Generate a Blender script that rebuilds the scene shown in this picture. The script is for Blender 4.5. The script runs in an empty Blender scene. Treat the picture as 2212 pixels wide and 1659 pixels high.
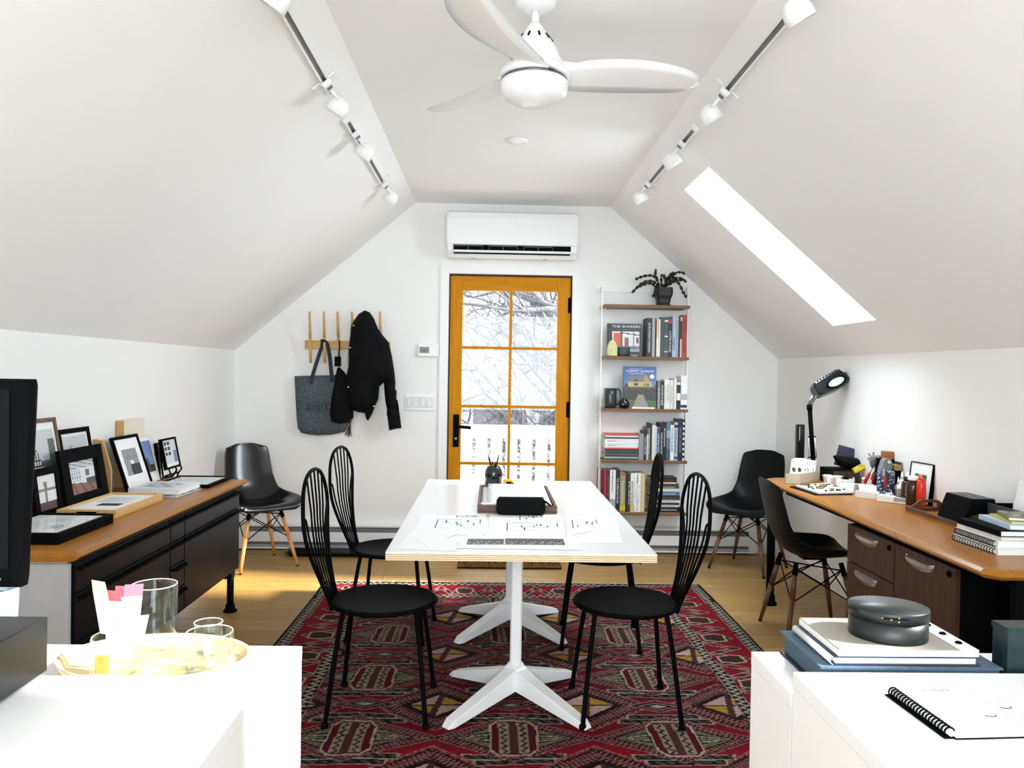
import bpy, bmesh, math, random
import numpy as np
from mathutils import Vector, Matrix

# ---------------------------------------------------------------- camera
S = bpy.context.scene
COL = S.collection
F, CH, CX, CY = 1700.0, 1.37, 1106.0, 829.5          # focal length in pixels of a 2212 wide frame, eye height
_r = math.radians(0.9)
_dy = Vector((1062 - CX, -(805.5 - CY), F)).normalized()
_up = Vector((math.sin(_r), math.cos(_r), 0)); _up = (_up - _dy * _up.dot(_dy)).normalized()
_dx = _up.cross(_dy)
CM = Matrix((_dx, _dy, _up))                           # (right, up, forward) -> world
cam = bpy.data.cameras.new('camera'); camo = bpy.data.objects.new('camera', cam); COL.objects.link(camo)
_R, _U, _B = CM @ Vector((1, 0, 0)), CM @ Vector((0, 1, 0)), CM @ Vector((0, 0, -1))
camo.matrix_world = Matrix(((_R.x, _U.x, _B.x, 0), (_R.y, _U.y, _B.y, 0), (_R.z, _U.z, _B.z, CH), (0, 0, 0, 1)))
cam.sensor_width = 36.0; cam.lens = F / 2212 * 36.0; cam.clip_start = 0.02; cam.clip_end = 200
S.camera = camo

# ---------------------------------------------------------------- sky, sun, skylight, added fill light, exposure
S.view_settings.view_transform = 'Standard'; S.view_settings.look = 'None'
S.view_settings.gamma = 1.0; S.view_settings.exposure = 1.03
S.view_settings.use_curve_mapping = False
w = bpy.data.worlds.new('overcast_sky'); S.world = w; w.use_nodes = True
bg = w.node_tree.nodes['Background']; bg.inputs[0].default_value = (0.93, 0.97, 1.0, 1); bg.inputs[1].default_value = 2.2
SUN_DIR = Vector((-2.70, 0.62, -2.08)).normalized()
def lamp(name, kind, loc, direction, energy, color=(1, 1, 1), **kw):
    l = bpy.data.lights.new(name, kind); l.energy = energy; l.color = color
    for k, v in kw.items(): setattr(l, k, v)
    o = bpy.data.objects.new(name, l); COL.objects.link(o); o.location = loc
    o.rotation_euler = Vector(direction).to_track_quat('-Z', 'Y').to_euler()
    return o
lamp('sun', 'SUN', (6, -2, 8), SUN_DIR, 11.0, (1, 0.975, 0.94), angle=math.radians(4))
lamp('added_fill_light', 'AREA', (0.13, -2.12, 1.55), (0, 1, 0), 64, (0.80, 0.915, 1.0), shape='RECTANGLE', size=2.6, size_y=1.7)  # added fill lamp behind the camera, brightens the whole room
lamp('skylight_daylight', 'AREA', (1.6685, 4.36, 2.194), (-.655, 0, -.756), 21, (0.80, 0.915, 1.0), shape='RECTANGLE', size=.5, size_y=1.15)
try:
    c = S.cycles; c.max_bounces = 10; c.diffuse_bounces = 7; c.glossy_bounces = 4; c.transmission_bounces = 8
    c.transparent_max_bounces = 16; c.sample_clamp_indirect = 6.0; c.caustics_reflective = False; c.caustics_refractive = False
except Exception: pass

# ---------------------------------------------------------------- helpers
def ray(x, y): return CM @ Vector((x - CX, -(y - CY), F))
def PY(x, y, Y): d = ray(x, y); t = Y / d.y; return Vector((d.x * t, Y, CH + d.z * t))       # photo point on a plane facing us
def PZ(x, y, Z): d = ray(x, y); t = (Z - CH) / d.z; return Vector((d.x * t, d.y * t, Z))      # on a level plane
def PX(x, y, X): d = ray(x, y); t = X / d.x; return Vector((X, d.y * t, CH + d.z * t))        # on a side plane
def lin(c):
    return tuple((v / 12.92 if v <= 0.04045 else ((v + 0.055) / 1.055) ** 2.4) for v in c[:3])
def rgb(r, g, b): return lin((r / 255, g / 255, b / 255))

class MB:
    """collects shapes; build() links them as one mesh"""
    def __init__(s): s.v = []; s.f = []; s.sm = []
    def add(s, vs, fs, smooth=False):
        n = len(s.v); s.v += [Vector(p) for p in vs]
        for f in fs: s.f.append([i + n for i in f]); s.sm.append(smooth)
        return s
    def hexa(s, p):                                   # 8 points: bottom ring 0-3, top ring 4-7
        return s.add(p, [(3, 2, 1, 0), (4, 5, 6, 7), (0, 1, 5, 4), (1, 2, 6, 5), (2, 3, 7, 6), (3, 0, 4, 7)])
    def box(s, x0, x1, y0, y1, z0, z1):
        return s.hexa([(x0, y0, z0), (x1, y0, z0), (x1, y1, z0), (x0, y1, z0), (x0, y0, z1), (x1, y0, z1), (x1, y1, z1), (x0, y1, z1)])
    def obox(s, c, u, v, w):                          # centre and three half axes
        c, u, v, w = map(Vector, (c, u, v, w))
        return s.hexa([c - u - v - w, c + u - v - w, c + u + v - w, c - u + v - w, c - u - v + w, c + u - v + w, c + u + v + w, c - u + v + w])
    def rbox(s, x0, x1, y0, y1, z0, z1, r=0.004):     # box with chamfered vertical edges and top
        r = min(r, (x1 - x0) / 3, (y1 - y0) / 3, (z1 - z0) / 3)
        def ring(i, z): return [(x0 + i, y0 + r, z), (x0 + r, y0 + i, z), (x1 - r, y0 + i, z), (x1 - i, y0 + r, z), (x1 - i, y1 - r, z), (x1 - r, y1 - i, z), (x0 + r, y1 - i, z), (x0 + i, y1 - r, z)]
        return s.rings([ring(r * .6, z0), ring(0, z0 + r), ring(0, z1 - r), ring(r * .6, z1)], caps=True)
    def rings(s, rs, caps=False, smooth=False, closed=True):
        n = len(rs[0]); vs = [p for r in rs for p in r]; fs = []
        for i in range(len(rs) - 1):
            for j in range(n if closed else n - 1):
                k = (j + 1) % n
                fs.append((i * n + j, i * n + k, (i + 1) * n + k, (i + 1) * n + j))
        s.add(vs, fs, smooth)
        if caps:
            m = len(s.v) - len(vs)
            s.f.append([m + j for j in range(n)][::-1]); s.sm.append(False)
            s.f.append([m + (len(rs) - 1) * n + j for j in range(n)]); s.sm.append(False)
        return s
    def cyl(s, p0, p1, r0, r1=None, n=12, smooth=True):
        p0, p1 = Vector(p0), Vector(p1); r1 = r0 if r1 is None else r1
        d = (p1 - p0).normalized(); a = d.orthogonal().normalized(); b = d.cross(a)
        def ring(p, r): return [p + a * (r * math.cos(2 * math.pi * i / n)) + b * (r * math.sin(2 * math.pi * i / n)) for i in range(n)]
        return s.rings([ring(p0, r0), ring(p1, r1)], True, smooth)
    def tube(s, pts, r, n=8, closed=False):
        pts = [Vector(p) for p in pts]; m = len(pts); rs = []
        rr = r if isinstance(r, (list, tuple)) else [r] * m
        a = None
        for i in range(m):
            if closed: d = pts[(i + 1) % m] - pts[i - 1]
            else: d = pts[min(i + 1, m - 1)] - pts[max(i - 1, 0)]
            d.normalize()
            a = d.orthogonal().normalized() if a is None else (a - d * a.dot(d)).normalized()
            b = d.cross(a)
            rs.append([pts[i] + a * (rr[i] * math.cos(2 * math.pi * j / n)) + b * (rr[i] * math.sin(2 * math.pi * j / n)) for j in range(n)])
        if closed: rs.append(rs[0]); return s.rings(rs, False, True)
        return s.rings(rs, True, True)
    def lathe(s, prof, c=(0, 0, 0), n=24, sx=1, sy=1, smooth=True):      # profile of (radius, z)
        c = Vector(c); rs = []
        for r, z in prof: rs.append([c + Vector((sx * r * math.cos(2 * math.pi * j / n), sy * r * math.sin(2 * math.pi * j / n), z)) for j in range(n)])
        return s.rings(rs, True, smooth)
    def prism(s, poly, O, U, V, W):                   # polygon (u,v) in plane O,U,V, thickness vector W
        O, U, V, W = map(Vector, (O, U, V, W)); n = len(poly)
        a = [O + U * p[0] + V * p[1] for p in poly]; b = [p + W for p in a]
        return s.add(a + b, [tuple(range(n))[::-1], tuple(range(n, 2 * n))] + [(i, (i + 1) % n, (i + 1) % n + n, i + n) for i in range(n)])
    def ribbon(s, pts, wdt, thick, side):             # flat strap along points
        pts = [Vector(p) for p in pts]; side = Vector(side).normalized(); rs = []
        for i, p in enumerate(pts):
            d = (pts[min(i + 1, len(pts) - 1)] - pts[max(i - 1, 0)]).normalized(); nn = d.cross(side).normalized()
            rs.append([p - side * wdt - nn * thick, p + side * wdt - nn * thick, p + side * wdt + nn * thick, p - side * wdt + nn * thick])
        return s.rings(rs, True)
    def grid(s, P, nu, nv, smooth=True):              # P(i,j)
        vs = [P(i, j) for i in range(nu + 1) for j in range(nv + 1)]
        fs = [(i * (nv + 1) + j, (i + 1) * (nv + 1) + j, (i + 1) * (nv + 1) + j + 1, i * (nv + 1) + j + 1) for i in range(nu) for j in range(nv)]
        return s.add(vs, fs, smooth)
    def build(s, name, mat, parent=None, world=False, base=None, bevel=0, fix=True):
        me = bpy.data.meshes.new(name); vs = s.v
        if parent is not None and world:
            mi = Matrix.LocRotScale(parent.location, parent.rotation_euler, None).inverted(); vs = [mi @ p for p in vs]
        org = Vector((0, 0, 0))
        if parent is None and base != 'keep':
            lo = [min(p[k] for p in vs) for k in range(3)]; hi = [max(p[k] for p in vs) for k in range(3)]
            org = Vector(((lo[0] + hi[0]) / 2, (lo[1] + hi[1]) / 2, lo[2])); vs = [p - org for p in vs]
        me.from_pydata([tuple(p) for p in vs], [], s.f)
        me.polygons.foreach_set('use_smooth', s.sm)
        if fix:
            bm = bmesh.new(); bm.from_mesh(me); bmesh.ops.recalc_face_normals(bm, faces=bm.faces); bm.to_mesh(me); bm.free()
        me.materials.append(mat)
        o = bpy.data.objects.new(name, me); COL.objects.link(o); o.location = org
        if parent is not None: o.parent = parent
        if bevel:
            b = o.modifiers.new('bevel', 'BEVEL'); b.width = bevel; b.segments = 2; b.limit_method = 'ANGLE'; b.angle_limit = math.radians(50)
        return o

def tag(o, label=None, cat=None, group=None, kind=None):
    if label: o['label'] = label
    if cat: o['category'] = cat
    if group: o['group'] = group
    if kind: o['kind'] = kind
    return o
def thing(name, label, cat, loc=(0, 0, 0), rz=0.0, group=None, rot=None):
    o = bpy.data.objects.new(name, None); o.empty_display_size = 0.05; COL.objects.link(o)
    o.location = Vector(loc); o.rotation_euler = rot if rot else (0, 0, rz)
    return tag(o, label, cat, group)
def copy_tree(o, parent=None):
    c = o.copy(); COL.objects.link(c)
    if parent is not None: c.parent = parent
    for ch in list(o.children): copy_tree(ch, c)
    return c
def struct(o): o['kind'] = 'structure'; return o

# ---------------------------------------------------------------- materials
MATS = {}
def mat(name, col, rough=0.5, metal=0.0, var=0.0, vscale=8.0, bump=0.0, bscale=60.0, coat=0.0, spec=0.5, rand=0.0, stretch=None, obj=True):
    if name in MATS: return MATS[name]
    m = bpy.data.materials.new(name); m.use_nodes = True; nt = m.node_tree; b = nt.nodes['Principled BSDF']
    b.inputs['Base Color'].default_value = (*col, 1); b.inputs['Roughness'].default_value = rough; b.inputs['Metallic'].default_value = metal
    b.inputs['Specular IOR Level'].default_value = spec
    if coat: b.inputs['Coat Weight'].default_value = coat; b.inputs['Coat Roughness'].default_value = 0.08
    tc = mp = None
    if var or bump:
        tc = nt.nodes.new('ShaderNodeTexCoord'); mp = nt.nodes.new('ShaderNodeMapping'); nt.links.new(tc.outputs['Object'], mp.inputs[0])
        if stretch: mp.inputs['Scale'].default_value = stretch
    if var:
        n = nt.nodes.new('ShaderNodeTexNoise'); n.inputs['Scale'].default_value = vscale; n.inputs['Detail'].default_value = 5
        nt.links.new(mp.outputs[0], n.inputs['Vector'])
        cr = nt.nodes.new('ShaderNodeValToRGB')
        cr.color_ramp.elements[0].position = 0.3; cr.color_ramp.elements[1].position = 0.7
        cr.color_ramp.elements[0].color = (*[max(0, v * (1 - var)) for v in col], 1)
        cr.color_ramp.elements[1].color = (*[min(1, v * (1 + var)) for v in col], 1)
        nt.links.new(n.outputs['Fac'], cr.inputs[0]); out = cr.outputs[0]
        if rand:
            oi = nt.nodes.new('ShaderNodeObjectInfo'); mr = nt.nodes.new('ShaderNodeMapRange')
            mr.inputs['To Min'].default_value = 1 - rand; mr.inputs['To Max'].default_value = 1 + rand
            nt.links.new(oi.outputs['Random'], mr.inputs['Value'])
            mx = nt.nodes.new('ShaderNodeVectorMath'); mx.operation = 'SCALE'
            nt.links.new(out, mx.inputs[0]); nt.links.new(mr.outputs[0], mx.inputs['Scale']); out = mx.outputs[0]
            va = nt.nodes.new('ShaderNodeVectorMath'); va.operation = 'MULTIPLY_ADD'
            va.inputs[1].default_value = (1, 1, 1); cm = nt.nodes.new('ShaderNodeCombineXYZ')
            ml = nt.nodes.new('ShaderNodeMath'); ml.operation = 'MULTIPLY'; ml.inputs[1].default_value = 37.0
            nt.links.new(oi.outputs['Random'], ml.inputs[0]); nt.links.new(ml.outputs[0], cm.inputs[1]); nt.links.new(ml.outputs[0], cm.inputs[0])
            nt.links.new(tc.outputs['Object'], va.inputs[0]); nt.links.new(cm.outputs[0], va.inputs[2]); nt.links.new(va.outputs[0], mp.inputs[0])
        nt.links.new(out, b.inputs['Base Color'])
    if bump:
        n2 = nt.nodes.new('ShaderNodeTexNoise'); n2.inputs['Scale'].default_value = bscale; n2.inputs['Detail'].default_value = 3
        nt.links.new(mp.outputs[0], n2.inputs['Vector'])
        bp = nt.nodes.new('ShaderNodeBump'); bp.inputs['Strength'].default_value = bump; bp.inputs['Distance'].default_value = 0.01
        nt.links.new(n2.outputs['Fac'], bp.inputs['Height']); nt.links.new(bp.outputs[0], b.inputs['Normal'])
    MATS[name] = m; return m
def glass_mat(name, tint=(1, 1, 1), gloss=0.12, rough=0.0):
    if name in MATS: return MATS[name]
    m = bpy.data.materials.new(name); m.use_nodes = True; nt = m.node_tree; nt.nodes.clear()
    o = nt.nodes.new('ShaderNodeOutputMaterial'); t = nt.nodes.new('ShaderNodeBsdfTransparent'); t.inputs[0].default_value = (*tint, 1)
    g = nt.nodes.new('ShaderNodeBsdfGlossy'); g.inputs['Roughness'].default_value = rough
    lw = nt.nodes.new('ShaderNodeLayerWeight'); lw.inputs[0].default_value = 0.5
    pw = nt.nodes.new('ShaderNodeMath'); pw.operation = 'POWER'; pw.inputs[1].default_value = 3.5; nt.links.new(lw.outputs['Facing'], pw.inputs[0])
    ma = nt.nodes.new('ShaderNodeMath'); ma.operation = 'MULTIPLY_ADD'; ma.inputs[1].default_value = gloss * 3; ma.inputs[2].default_value = 0.03; nt.links.new(pw.outputs[0], ma.inputs[0])
    mx = nt.nodes.new('ShaderNodeMixShader'); nt.links.new(ma.outputs[0], mx.inputs[0])
    nt.links.new(t.outputs[0], mx.inputs[1]); nt.links.new(g.outputs[0], mx.inputs[2]); nt.links.new(mx.outputs[0], o.inputs[0])
    MATS[name] = m; return m
def attr_mat(name, rough=0.5, bump=0.0, bscale=300, spec=0.5, coat=0.0):
    if name in MATS: return MATS[name]
    m = bpy.data.materials.new(name); m.use_nodes = True; nt = m.node_tree; b = nt.nodes['Principled BSDF']
    a = nt.nodes.new('ShaderNodeAttribute'); a.attribute_name = 'Col'; nt.links.new(a.outputs['Color'], b.inputs['Base Color'])
    b.inputs['Roughness'].default_value = rough; b.inputs['Specular IOR Level'].default_value = spec
    if coat: b.inputs['Coat Weight'].default_value = coat
    if bump:
        tc = nt.nodes.new('ShaderNodeTexCoord'); n2 = nt.nodes.new('ShaderNodeTexNoise'); n2.inputs['Scale'].default_value = bscale
        nt.links.new(tc.outputs['Object'], n2.inputs['Vector']); bp = nt.nodes.new('ShaderNodeBump'); bp.inputs['Strength'].default_value = bump; bp.inputs['Distance'].default_value = 0.004
        nt.links.new(n2.outputs['Fac'], bp.inputs['Height']); nt.links.new(bp.outputs[0], b.inputs['Normal'])
    MATS[name] = m; return m

M_WALL = mat('white_wall_paint', (0.86, 0.86, 0.85), 0.75, var=0.012, vscale=2, bump=0.04, bscale=220, spec=0.2)
M_CEIL = mat('white_ceiling_paint', (0.87, 0.87, 0.86), 0.8, var=0.01, vscale=2, bump=0.03, bscale=200, spec=0.2)
M_TRIM = mat('white_trim_paint', (0.85, 0.85, 0.85), 0.4, var=0.01)
M_WHITE = mat('white_lacquer', (0.86, 0.865, 0.87), 0.3, var=0.01)
M_WPLAST = mat('white_plastic', (0.84, 0.84, 0.84), 0.35, var=0.01)
M_PLANK = mat('oak_floorboard', rgb(152, 117, 60), 0.42, var=0.18, vscale=5, bump=0.06, bscale=30, rand=0.13, stretch=(0.6, 9, 9))
M_OAK = mat('oak_desk_veneer', rgb(158, 102, 34), 0.3, var=0.10, vscale=6, stretch=(9, 0.8, 9), coat=0.0, spec=.18)
M_OAKX = mat('oak_light', rgb(200, 156, 92), 0.4, var=0.14, vscale=7, stretch=(1, 12, 12))
M_DOOR = mat('fir_door_wood', rgb(202, 132, 12), 0.5, var=0.14, vscale=6, stretch=(14, 14, 0.9), spec=.12)
M_DOORX = mat('fir_door_rail_wood', rgb(200, 130, 12), 0.5, var=0.14, vscale=6, stretch=(0.9, 14, 14), spec=.12)
M_SHELF = mat('shelf_walnut', rgb(128, 97, 66), 0.5, var=0.15, vscale=7, stretch=(1, 14, 14))
M_WALNUT = mat('walnut_laminate', rgb(72, 48, 35), 0.55, var=0.55, vscale=11, stretch=(16, 16, 0.6), spec=.2)
M_DKWOOD = mat('dark_walnut_tray', rgb(90, 55, 34), 0.4, var=0.25, vscale=10, stretch=(10, 1, 10))
M_LEG = mat('maple_leg', rgb(205, 150, 85), 0.4, var=0.12, vscale=12, stretch=(6, 6, 1))
M_LEGD = mat('walnut_leg', rgb(86, 58, 32), 0.45, var=0.2, vscale=12, stretch=(6, 6, 1))
M_BLK = mat('black_powder_coat', (0.004, 0.004, 0.0045), 0.45, var=0.1, bump=0.02, bscale=300, spec=.015)
M_BLKG = mat('black_gloss_shell', (0.003, 0.0035, 0.0045), 0.18, var=0.1, coat=0.1, spec=.45)
M_SATIN = mat('black_satin_shell', (0.004, 0.0045, 0.005), 0.38, var=0.1, spec=.13)
M_BLKM = mat('black_matte', (0.003, 0.003, 0.0033), 0.75, var=0.15, spec=.05)
M_CRED = mat('black_painted_steel', (0.005, 0.005, 0.006), 0.35, var=0.1, spec=.12)
M_FABB = mat('black_quilted_nylon', (0.003, 0.003, 0.0035), 0.8, var=0.2, bump=0.2, bscale=45, spec=0.12)
M_FELT = mat('charcoal_felt', rgb(84, 92, 98), 0.95, var=0.5, vscale=90, bump=0.4, bscale=250, spec=0.1)
M_FELTD = mat('dark_felt', rgb(52, 58, 62), 0.95, var=0.5, vscale=90, bump=0.4, bscale=250, spec=0.1)
M_STEEL = mat('brushed_steel', (0.78, 0.79, 0.81), 0.32, 1.0, var=0.08, stretch=(1, 20, 20))
M_DSTEEL = mat('dark_steel', (0.13, 0.14, 0.15), 0.35, 0.8, var=0.1)
M_PAPER = mat('white_paper', (0.86, 0.865, 0.87), 0.8, var=0.01)
M_CREAM = mat('cream_paper', rgb(226, 218, 200), 0.8, var=0.03)
M_INK = mat('black_ink', (0.015, 0.015, 0.017), 0.7, var=0.05)
M_GREYINK = mat('grey_ink', rgb(140, 144, 150), 0.7, var=0.05)
M_WINK = mat('white_ink', (0.85, 0.85, 0.84), 0.7, var=0.02)
M_GLASS = glass_mat('window_glass', (0.98, 0.99, 0.99), 0.06)
M_CLEAR = glass_mat('clear_glassware', (0.95, 0.97, 0.965), 0.2, 0.02)
M_PRINT = attr_mat('printed_picture', 0.4)
M_GREY = mat('grey_paint', rgb(178, 180, 182), 0.6, var=0.12, vscale=5)

def book_mat(col, rough=0.45):
    return mat('cover_%02x%02x%02x' % col, rgb(*col), rough, var=0.06, vscale=20)

def lettering(txt, height, O, U, V, m, parent=None, name='lettering', width=None, depth=0.0006, align='LEFT'):
    """flat print: text in the plane O,U(right),V(up) (unit vectors); parent-local coordinates"""
    cu = bpy.data.curves.new(name, 'FONT'); cu.body = txt; cu.size = height * 1.38; cu.extrude = depth / 2; cu.align_x = align; cu.resolution_u = 2
    t = bpy.data.objects.new(name, cu); COL.objects.link(t)
    me = bpy.data.meshes.new_from_object(t.evaluated_get(bpy.context.evaluated_depsgraph_get()))
    bpy.data.objects.remove(t); bpy.data.curves.remove(cu)
    O, U, V = Vector(O), Vector(U).normalized(), Vector(V).normalized(); N = U.cross(V)
    xs = [v.co.x for v in me.vertices] or [0, 1]
    k = 1.0
    if width: k = width / max(1e-6, max(xs) - min(xs))
    for v in me.vertices: v.co = O + U * (v.co.x * k) + V * v.co.y + N * (v.co.z + depth / 2)
    me.materials.clear(); me.materials.append(m)
    o = bpy.data.objects.new(name, me); COL.objects.link(o)
    if parent is not None: o.parent = parent
    return o
def picture(name, O, U, V, nx, ny, paint, parent=None, m=None, world=False):
    """flat print with colours from paint(u, v); O lower-left corner, U and V full edge vectors"""
    O, U, V = Vector(O), Vector(U), Vector(V)
    if parent is not None and world:
        mi = Matrix.LocRotScale(parent.location, parent.rotation_euler, None).inverted()
        O2 = mi @ O; U = (mi @ (O + U)) - O2; V = (mi @ (O + V)) - O2; O = O2
    vs = [tuple(O + U * (i / nx) + V * (j / ny)) for j in range(ny + 1) for i in range(nx + 1)]
    fs = [(j * (nx + 1) + i, j * (nx + 1) + i + 1, (j + 1) * (nx + 1) + i + 1, (j + 1) * (nx + 1) + i) for j in range(ny) for i in range(nx)]
    me = bpy.data.meshes.new(name); me.from_pydata(vs, [], fs)
    at = me.color_attributes.new('Col', 'FLOAT_COLOR', 'CORNER'); k = 0
    for j in range(ny):
        for i in range(nx):
            c = rgb(*paint((i + .5) / nx, (j + .5) / ny))
            for _ in range(4): at.data[k].color = (*c, 1); k += 1
    me.materials.append(m or M_PRINT)
    o = bpy.data.objects.new(name, me); COL.objects.link(o)
    if parent is not None: o.parent = parent
    return o
def smooth_path(pts, n=6):
    """Catmull-Rom through points"""
    pts = [Vector(p) for p in pts]; out = []
    for i in range(len(pts) - 1):
        a, b, c, d = pts[max(i - 1, 0)], pts[i], pts[i + 1], pts[min(i + 2, len(pts) - 1)]
        for k in range(n):
            t = k / n
            out.append(0.5 * ((2 * b) + (c - a) * t + (2 * a - 5 * b + 4 * c - d) * t * t + (3 * b - a - 3 * c + d) * t ** 3))
    out.append(pts[-1]); return out
def puff(name, outline, ytop, depth, R, mat_, parent=None, cuts=4, quilt=None, world=True, base=None, back=0.25, flat=None):
    """soft body: outline in (x, z) of the plane y = ytop (its back), bulging towards -y"""
    bm = bmesh.new(); pts = [Vector((p[0], p[1])) for p in outline]
    f = bm.faces.new([bm.verts.new((p.x, 0, p.y)) for p in pts])
    bmesh.ops.triangulate(bm, faces=[f])
    for _ in range(cuts):
        long = [e for e in bm.edges if e.calc_length() > R * 0.35]
        if not long: break
        bmesh.ops.subdivide_edges(bm, edges=long, cuts=1)
        bmesh.ops.triangulate(bm, faces=bm.faces)
        bmesh.ops.beautify_fill(bm, faces=bm.faces, edges=[e for e in bm.edges if len(e.link_faces) == 2])
    n = len(pts)
    def dist(x, z):
        best = 9
        for i in range(n):
            a, b = pts[i], pts[(i + 1) % n]; ab = b - a; t = max(0, min(1, (Vector((x, z)) - a).dot(ab) / max(ab.length_squared, 1e-9)))
            best = min(best, (Vector((x, z)) - a - ab * t).length)
        return best
    bm.verts.ensure_lookup_table(); bm.verts.index_update()
    ds = [dist(v.co.x, v.co.z) for v in bm.verts]
    vs = []; fs = []; nv = len(bm.verts)
    for v, d in zip(bm.verts, ds):
        t = min(d / R, 1); b = math.sqrt(max(0, 1 - (1 - t) ** 2))
        q = quilt(v.co.x, v.co.z) if quilt else 1.0
        vs.append((v.co.x, ytop - depth * back - depth * b * q, v.co.z))
    for v, d in zip(bm.verts, ds):
        t = min(d / R, 1); vs.append((v.co.x, ytop - depth * back * (1 - t), v.co.z))
    for f in bm.faces:
        idx = [v.index for v in f.verts]; fs.append(idx); fs.append([i + nv for i in idx][::-1])
    for e in bm.edges:
        if len(e.link_faces) == 1:
            a, b = e.verts[0].index, e.verts[1].index; fs.append([a, b, b + nv, a + nv])
    bm.free()
    return MB().add(vs, fs, True).build(name, mat_, parent, world=world, base=base)
# ================================================================ the room
XL, XR, YB, YF = -1.955, 2.216, 6.05, -2.2
ZK, ZC, FL, FR = 1.512, 2.66, -0.60, 0.891
def slab(name, O, U, V, W, lu, lv, holes, m, base='keep'):
    """slab in plane O,U,V (unit vectors), thickness vector W, lengths lu, lv, rectangular holes (u0,u1,v0,v1)"""
    O, U, V, W = map(Vector, (O, U, V, W))
    us = sorted({0, lu, *[h[0] for h in holes], *[h[1] for h in holes]}); vs = sorted({0, lv, *[h[2] for h in holes], *[h[3] for h in holes]})
    def solid(i, j):
        if i < 0 or j < 0 or i >= len(us) - 1 or j >= len(vs) - 1: return False
        u, v = (us[i] + us[i + 1]) / 2, (vs[j] + vs[j + 1]) / 2
        return not any(h[0] < u < h[1] and h[2] < v < h[3] for h in holes)
    b = MB(); P = lambda u, v, w_: O + U * u + V * v + W * w_
    for i in range(len(us) - 1):
        for j in range(len(vs) - 1):
            if not solid(i, j): continue
            a, c, d, e = us[i], us[i + 1], vs[j], vs[j + 1]
            b.add([P(a, d, 0), P(c, d, 0), P(c, e, 0), P(a, e, 0)], [(0, 1, 2, 3)]); b.add([P(a, d, 1), P(c, d, 1), P(c, e, 1), P(a, e, 1)], [(3, 2, 1, 0)])
            for (di, dj, q) in ((-1, 0, [(a, d), (a, e)]), (1, 0, [(c, e), (c, d)]), (0, -1, [(c, d), (a, d)]), (0, 1, [(a, e), (c, e)])):
                if not solid(i + di, j + dj):
                    (u0, v0), (u1, v1) = q; b.add([P(u0, v0, 0), P(u1, v1, 0), P(u1, v1, 1), P(u0, v0, 1)], [(0, 1, 2, 3)])
    o = b.build(name, m, None, base=base)
    bm = bmesh.new(); bm.from_mesh(o.data); bmesh.ops.remove_doubles(bm, verts=bm.verts, dist=1e-5); bmesh.ops.recalc_face_normals(bm, faces=bm.faces); bm.to_mesh(o.data); bm.free()
    return struct(o)
T = 0.14
# floor: slab with boards lying on it in the part that is in view
floor = struct(MB().box(XL - T, XR + T, YF - T, YB + T, -0.2, -0.018).box(XL, XR, YF, 1.25, -0.018, 0.0).build('floor', M_PLANK, None, base='keep'))
rnd = random.Random(4)
PW = 0.192; rows = int(math.ceil((YB - 1.25) / PW)); protos = {}
for i in range(rows):
    y0 = 1.25 + i * PW; y1 = min(y0 + PW, YB); x = XL - rnd.uniform(0.0, 1.2)
    while x < XR:
        L = rnd.choice((1.3, 1.6, 1.9, 2.2)); a, b_ = max(x, XL), min(x + L, XR); x += L
        if b_ - a < 0.02: continue
        key = (round(b_ - a, 3), round(y1 - y0, 3))
        if key not in protos:
            l, d = (b_ - a) / 2 - 0.0009, (y1 - y0) / 2 - 0.0009
            p = MB().rings([[(-l, -d, -0.017), (l, -d, -0.017), (l, d, -0.017), (-l, d, -0.017)], [(-l, -d, -0.002), (l, -d, -0.002), (l, d, -0.002), (-l, d, -0.002)],
                            [(-l + .002, -d + .002, 0), (l - .002, -d + .002, 0), (l - .002, d - .002, 0), (-l + .002, d - .002, 0)]], True).build('plank', M_PLANK, floor)
            protos[key] = p
        else: p = protos[key].copy(); COL.objects.link(p)
        p.parent = floor; p.location = ((a + b_) / 2, (y0 + y1) / 2, 0)

struct(MB().box(XL - T, XL, YF - T, YB + T, 0, ZK + .12).build('wall_left', M_WALL, None, base='keep'))
struct(MB().box(XR, XR + T, YF - T, YB + T, 0, ZK + .12).build('wall_right', M_WALL, None, base='keep'))
DX0, DX1, DZ = -0.335, 0.61, 2.125            # door opening
slab('wall_back', (XL, YB, 0), (1, 0, 0), (0, 0, 1), (0, T, 0), XR - XL, 2.85, [(DX0 - XL, DX1 - XL, 0, DZ)], M_WALL)
slab('wall_front', (XL, YF, 0), (1, 0, 0), (0, 0, 1), (0, -T, 0), XR - XL, 2.85, [(-1.17 - XL, 1.43 - XL, 0.70, 2.40)], M_WALL)
struct(MB().box(FL - .1, FR + .1, YF - T, YB + T, ZC, ZC + T).build('ceiling', M_CEIL, None, base='keep'))
def slope(name, x0, x1, holes):
    O = Vector((x0, YF, ZK)); U = Vector((x1 - x0, 0, ZC - ZK)); L = U.length; U.normalize()
    N = Vector((-U.z, 0, U.x)) if U.x > 0 else Vector((U.z, 0, -U.x))
    slab(name, O, U, (0, 1, 0), N * 0.16, L, YB - YF, holes, M_CEIL)
    return O, U, N
SL = lambda x: (XR - x) / (XR - FR) * math.hypot(XR - FR, ZC - ZK)
LO, LU, LN = slope('ceiling_left', XL, FL, [])
SKY = [(4.10, 4.62), (0.98, 1.50)]; s0, s1 = SL(2.02), SL(1.117)
SO, SU, SN = slope('ceiling_right', XR, FR, [(s0, s1, a - YF, b - YF) for a, b in SKY])
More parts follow.
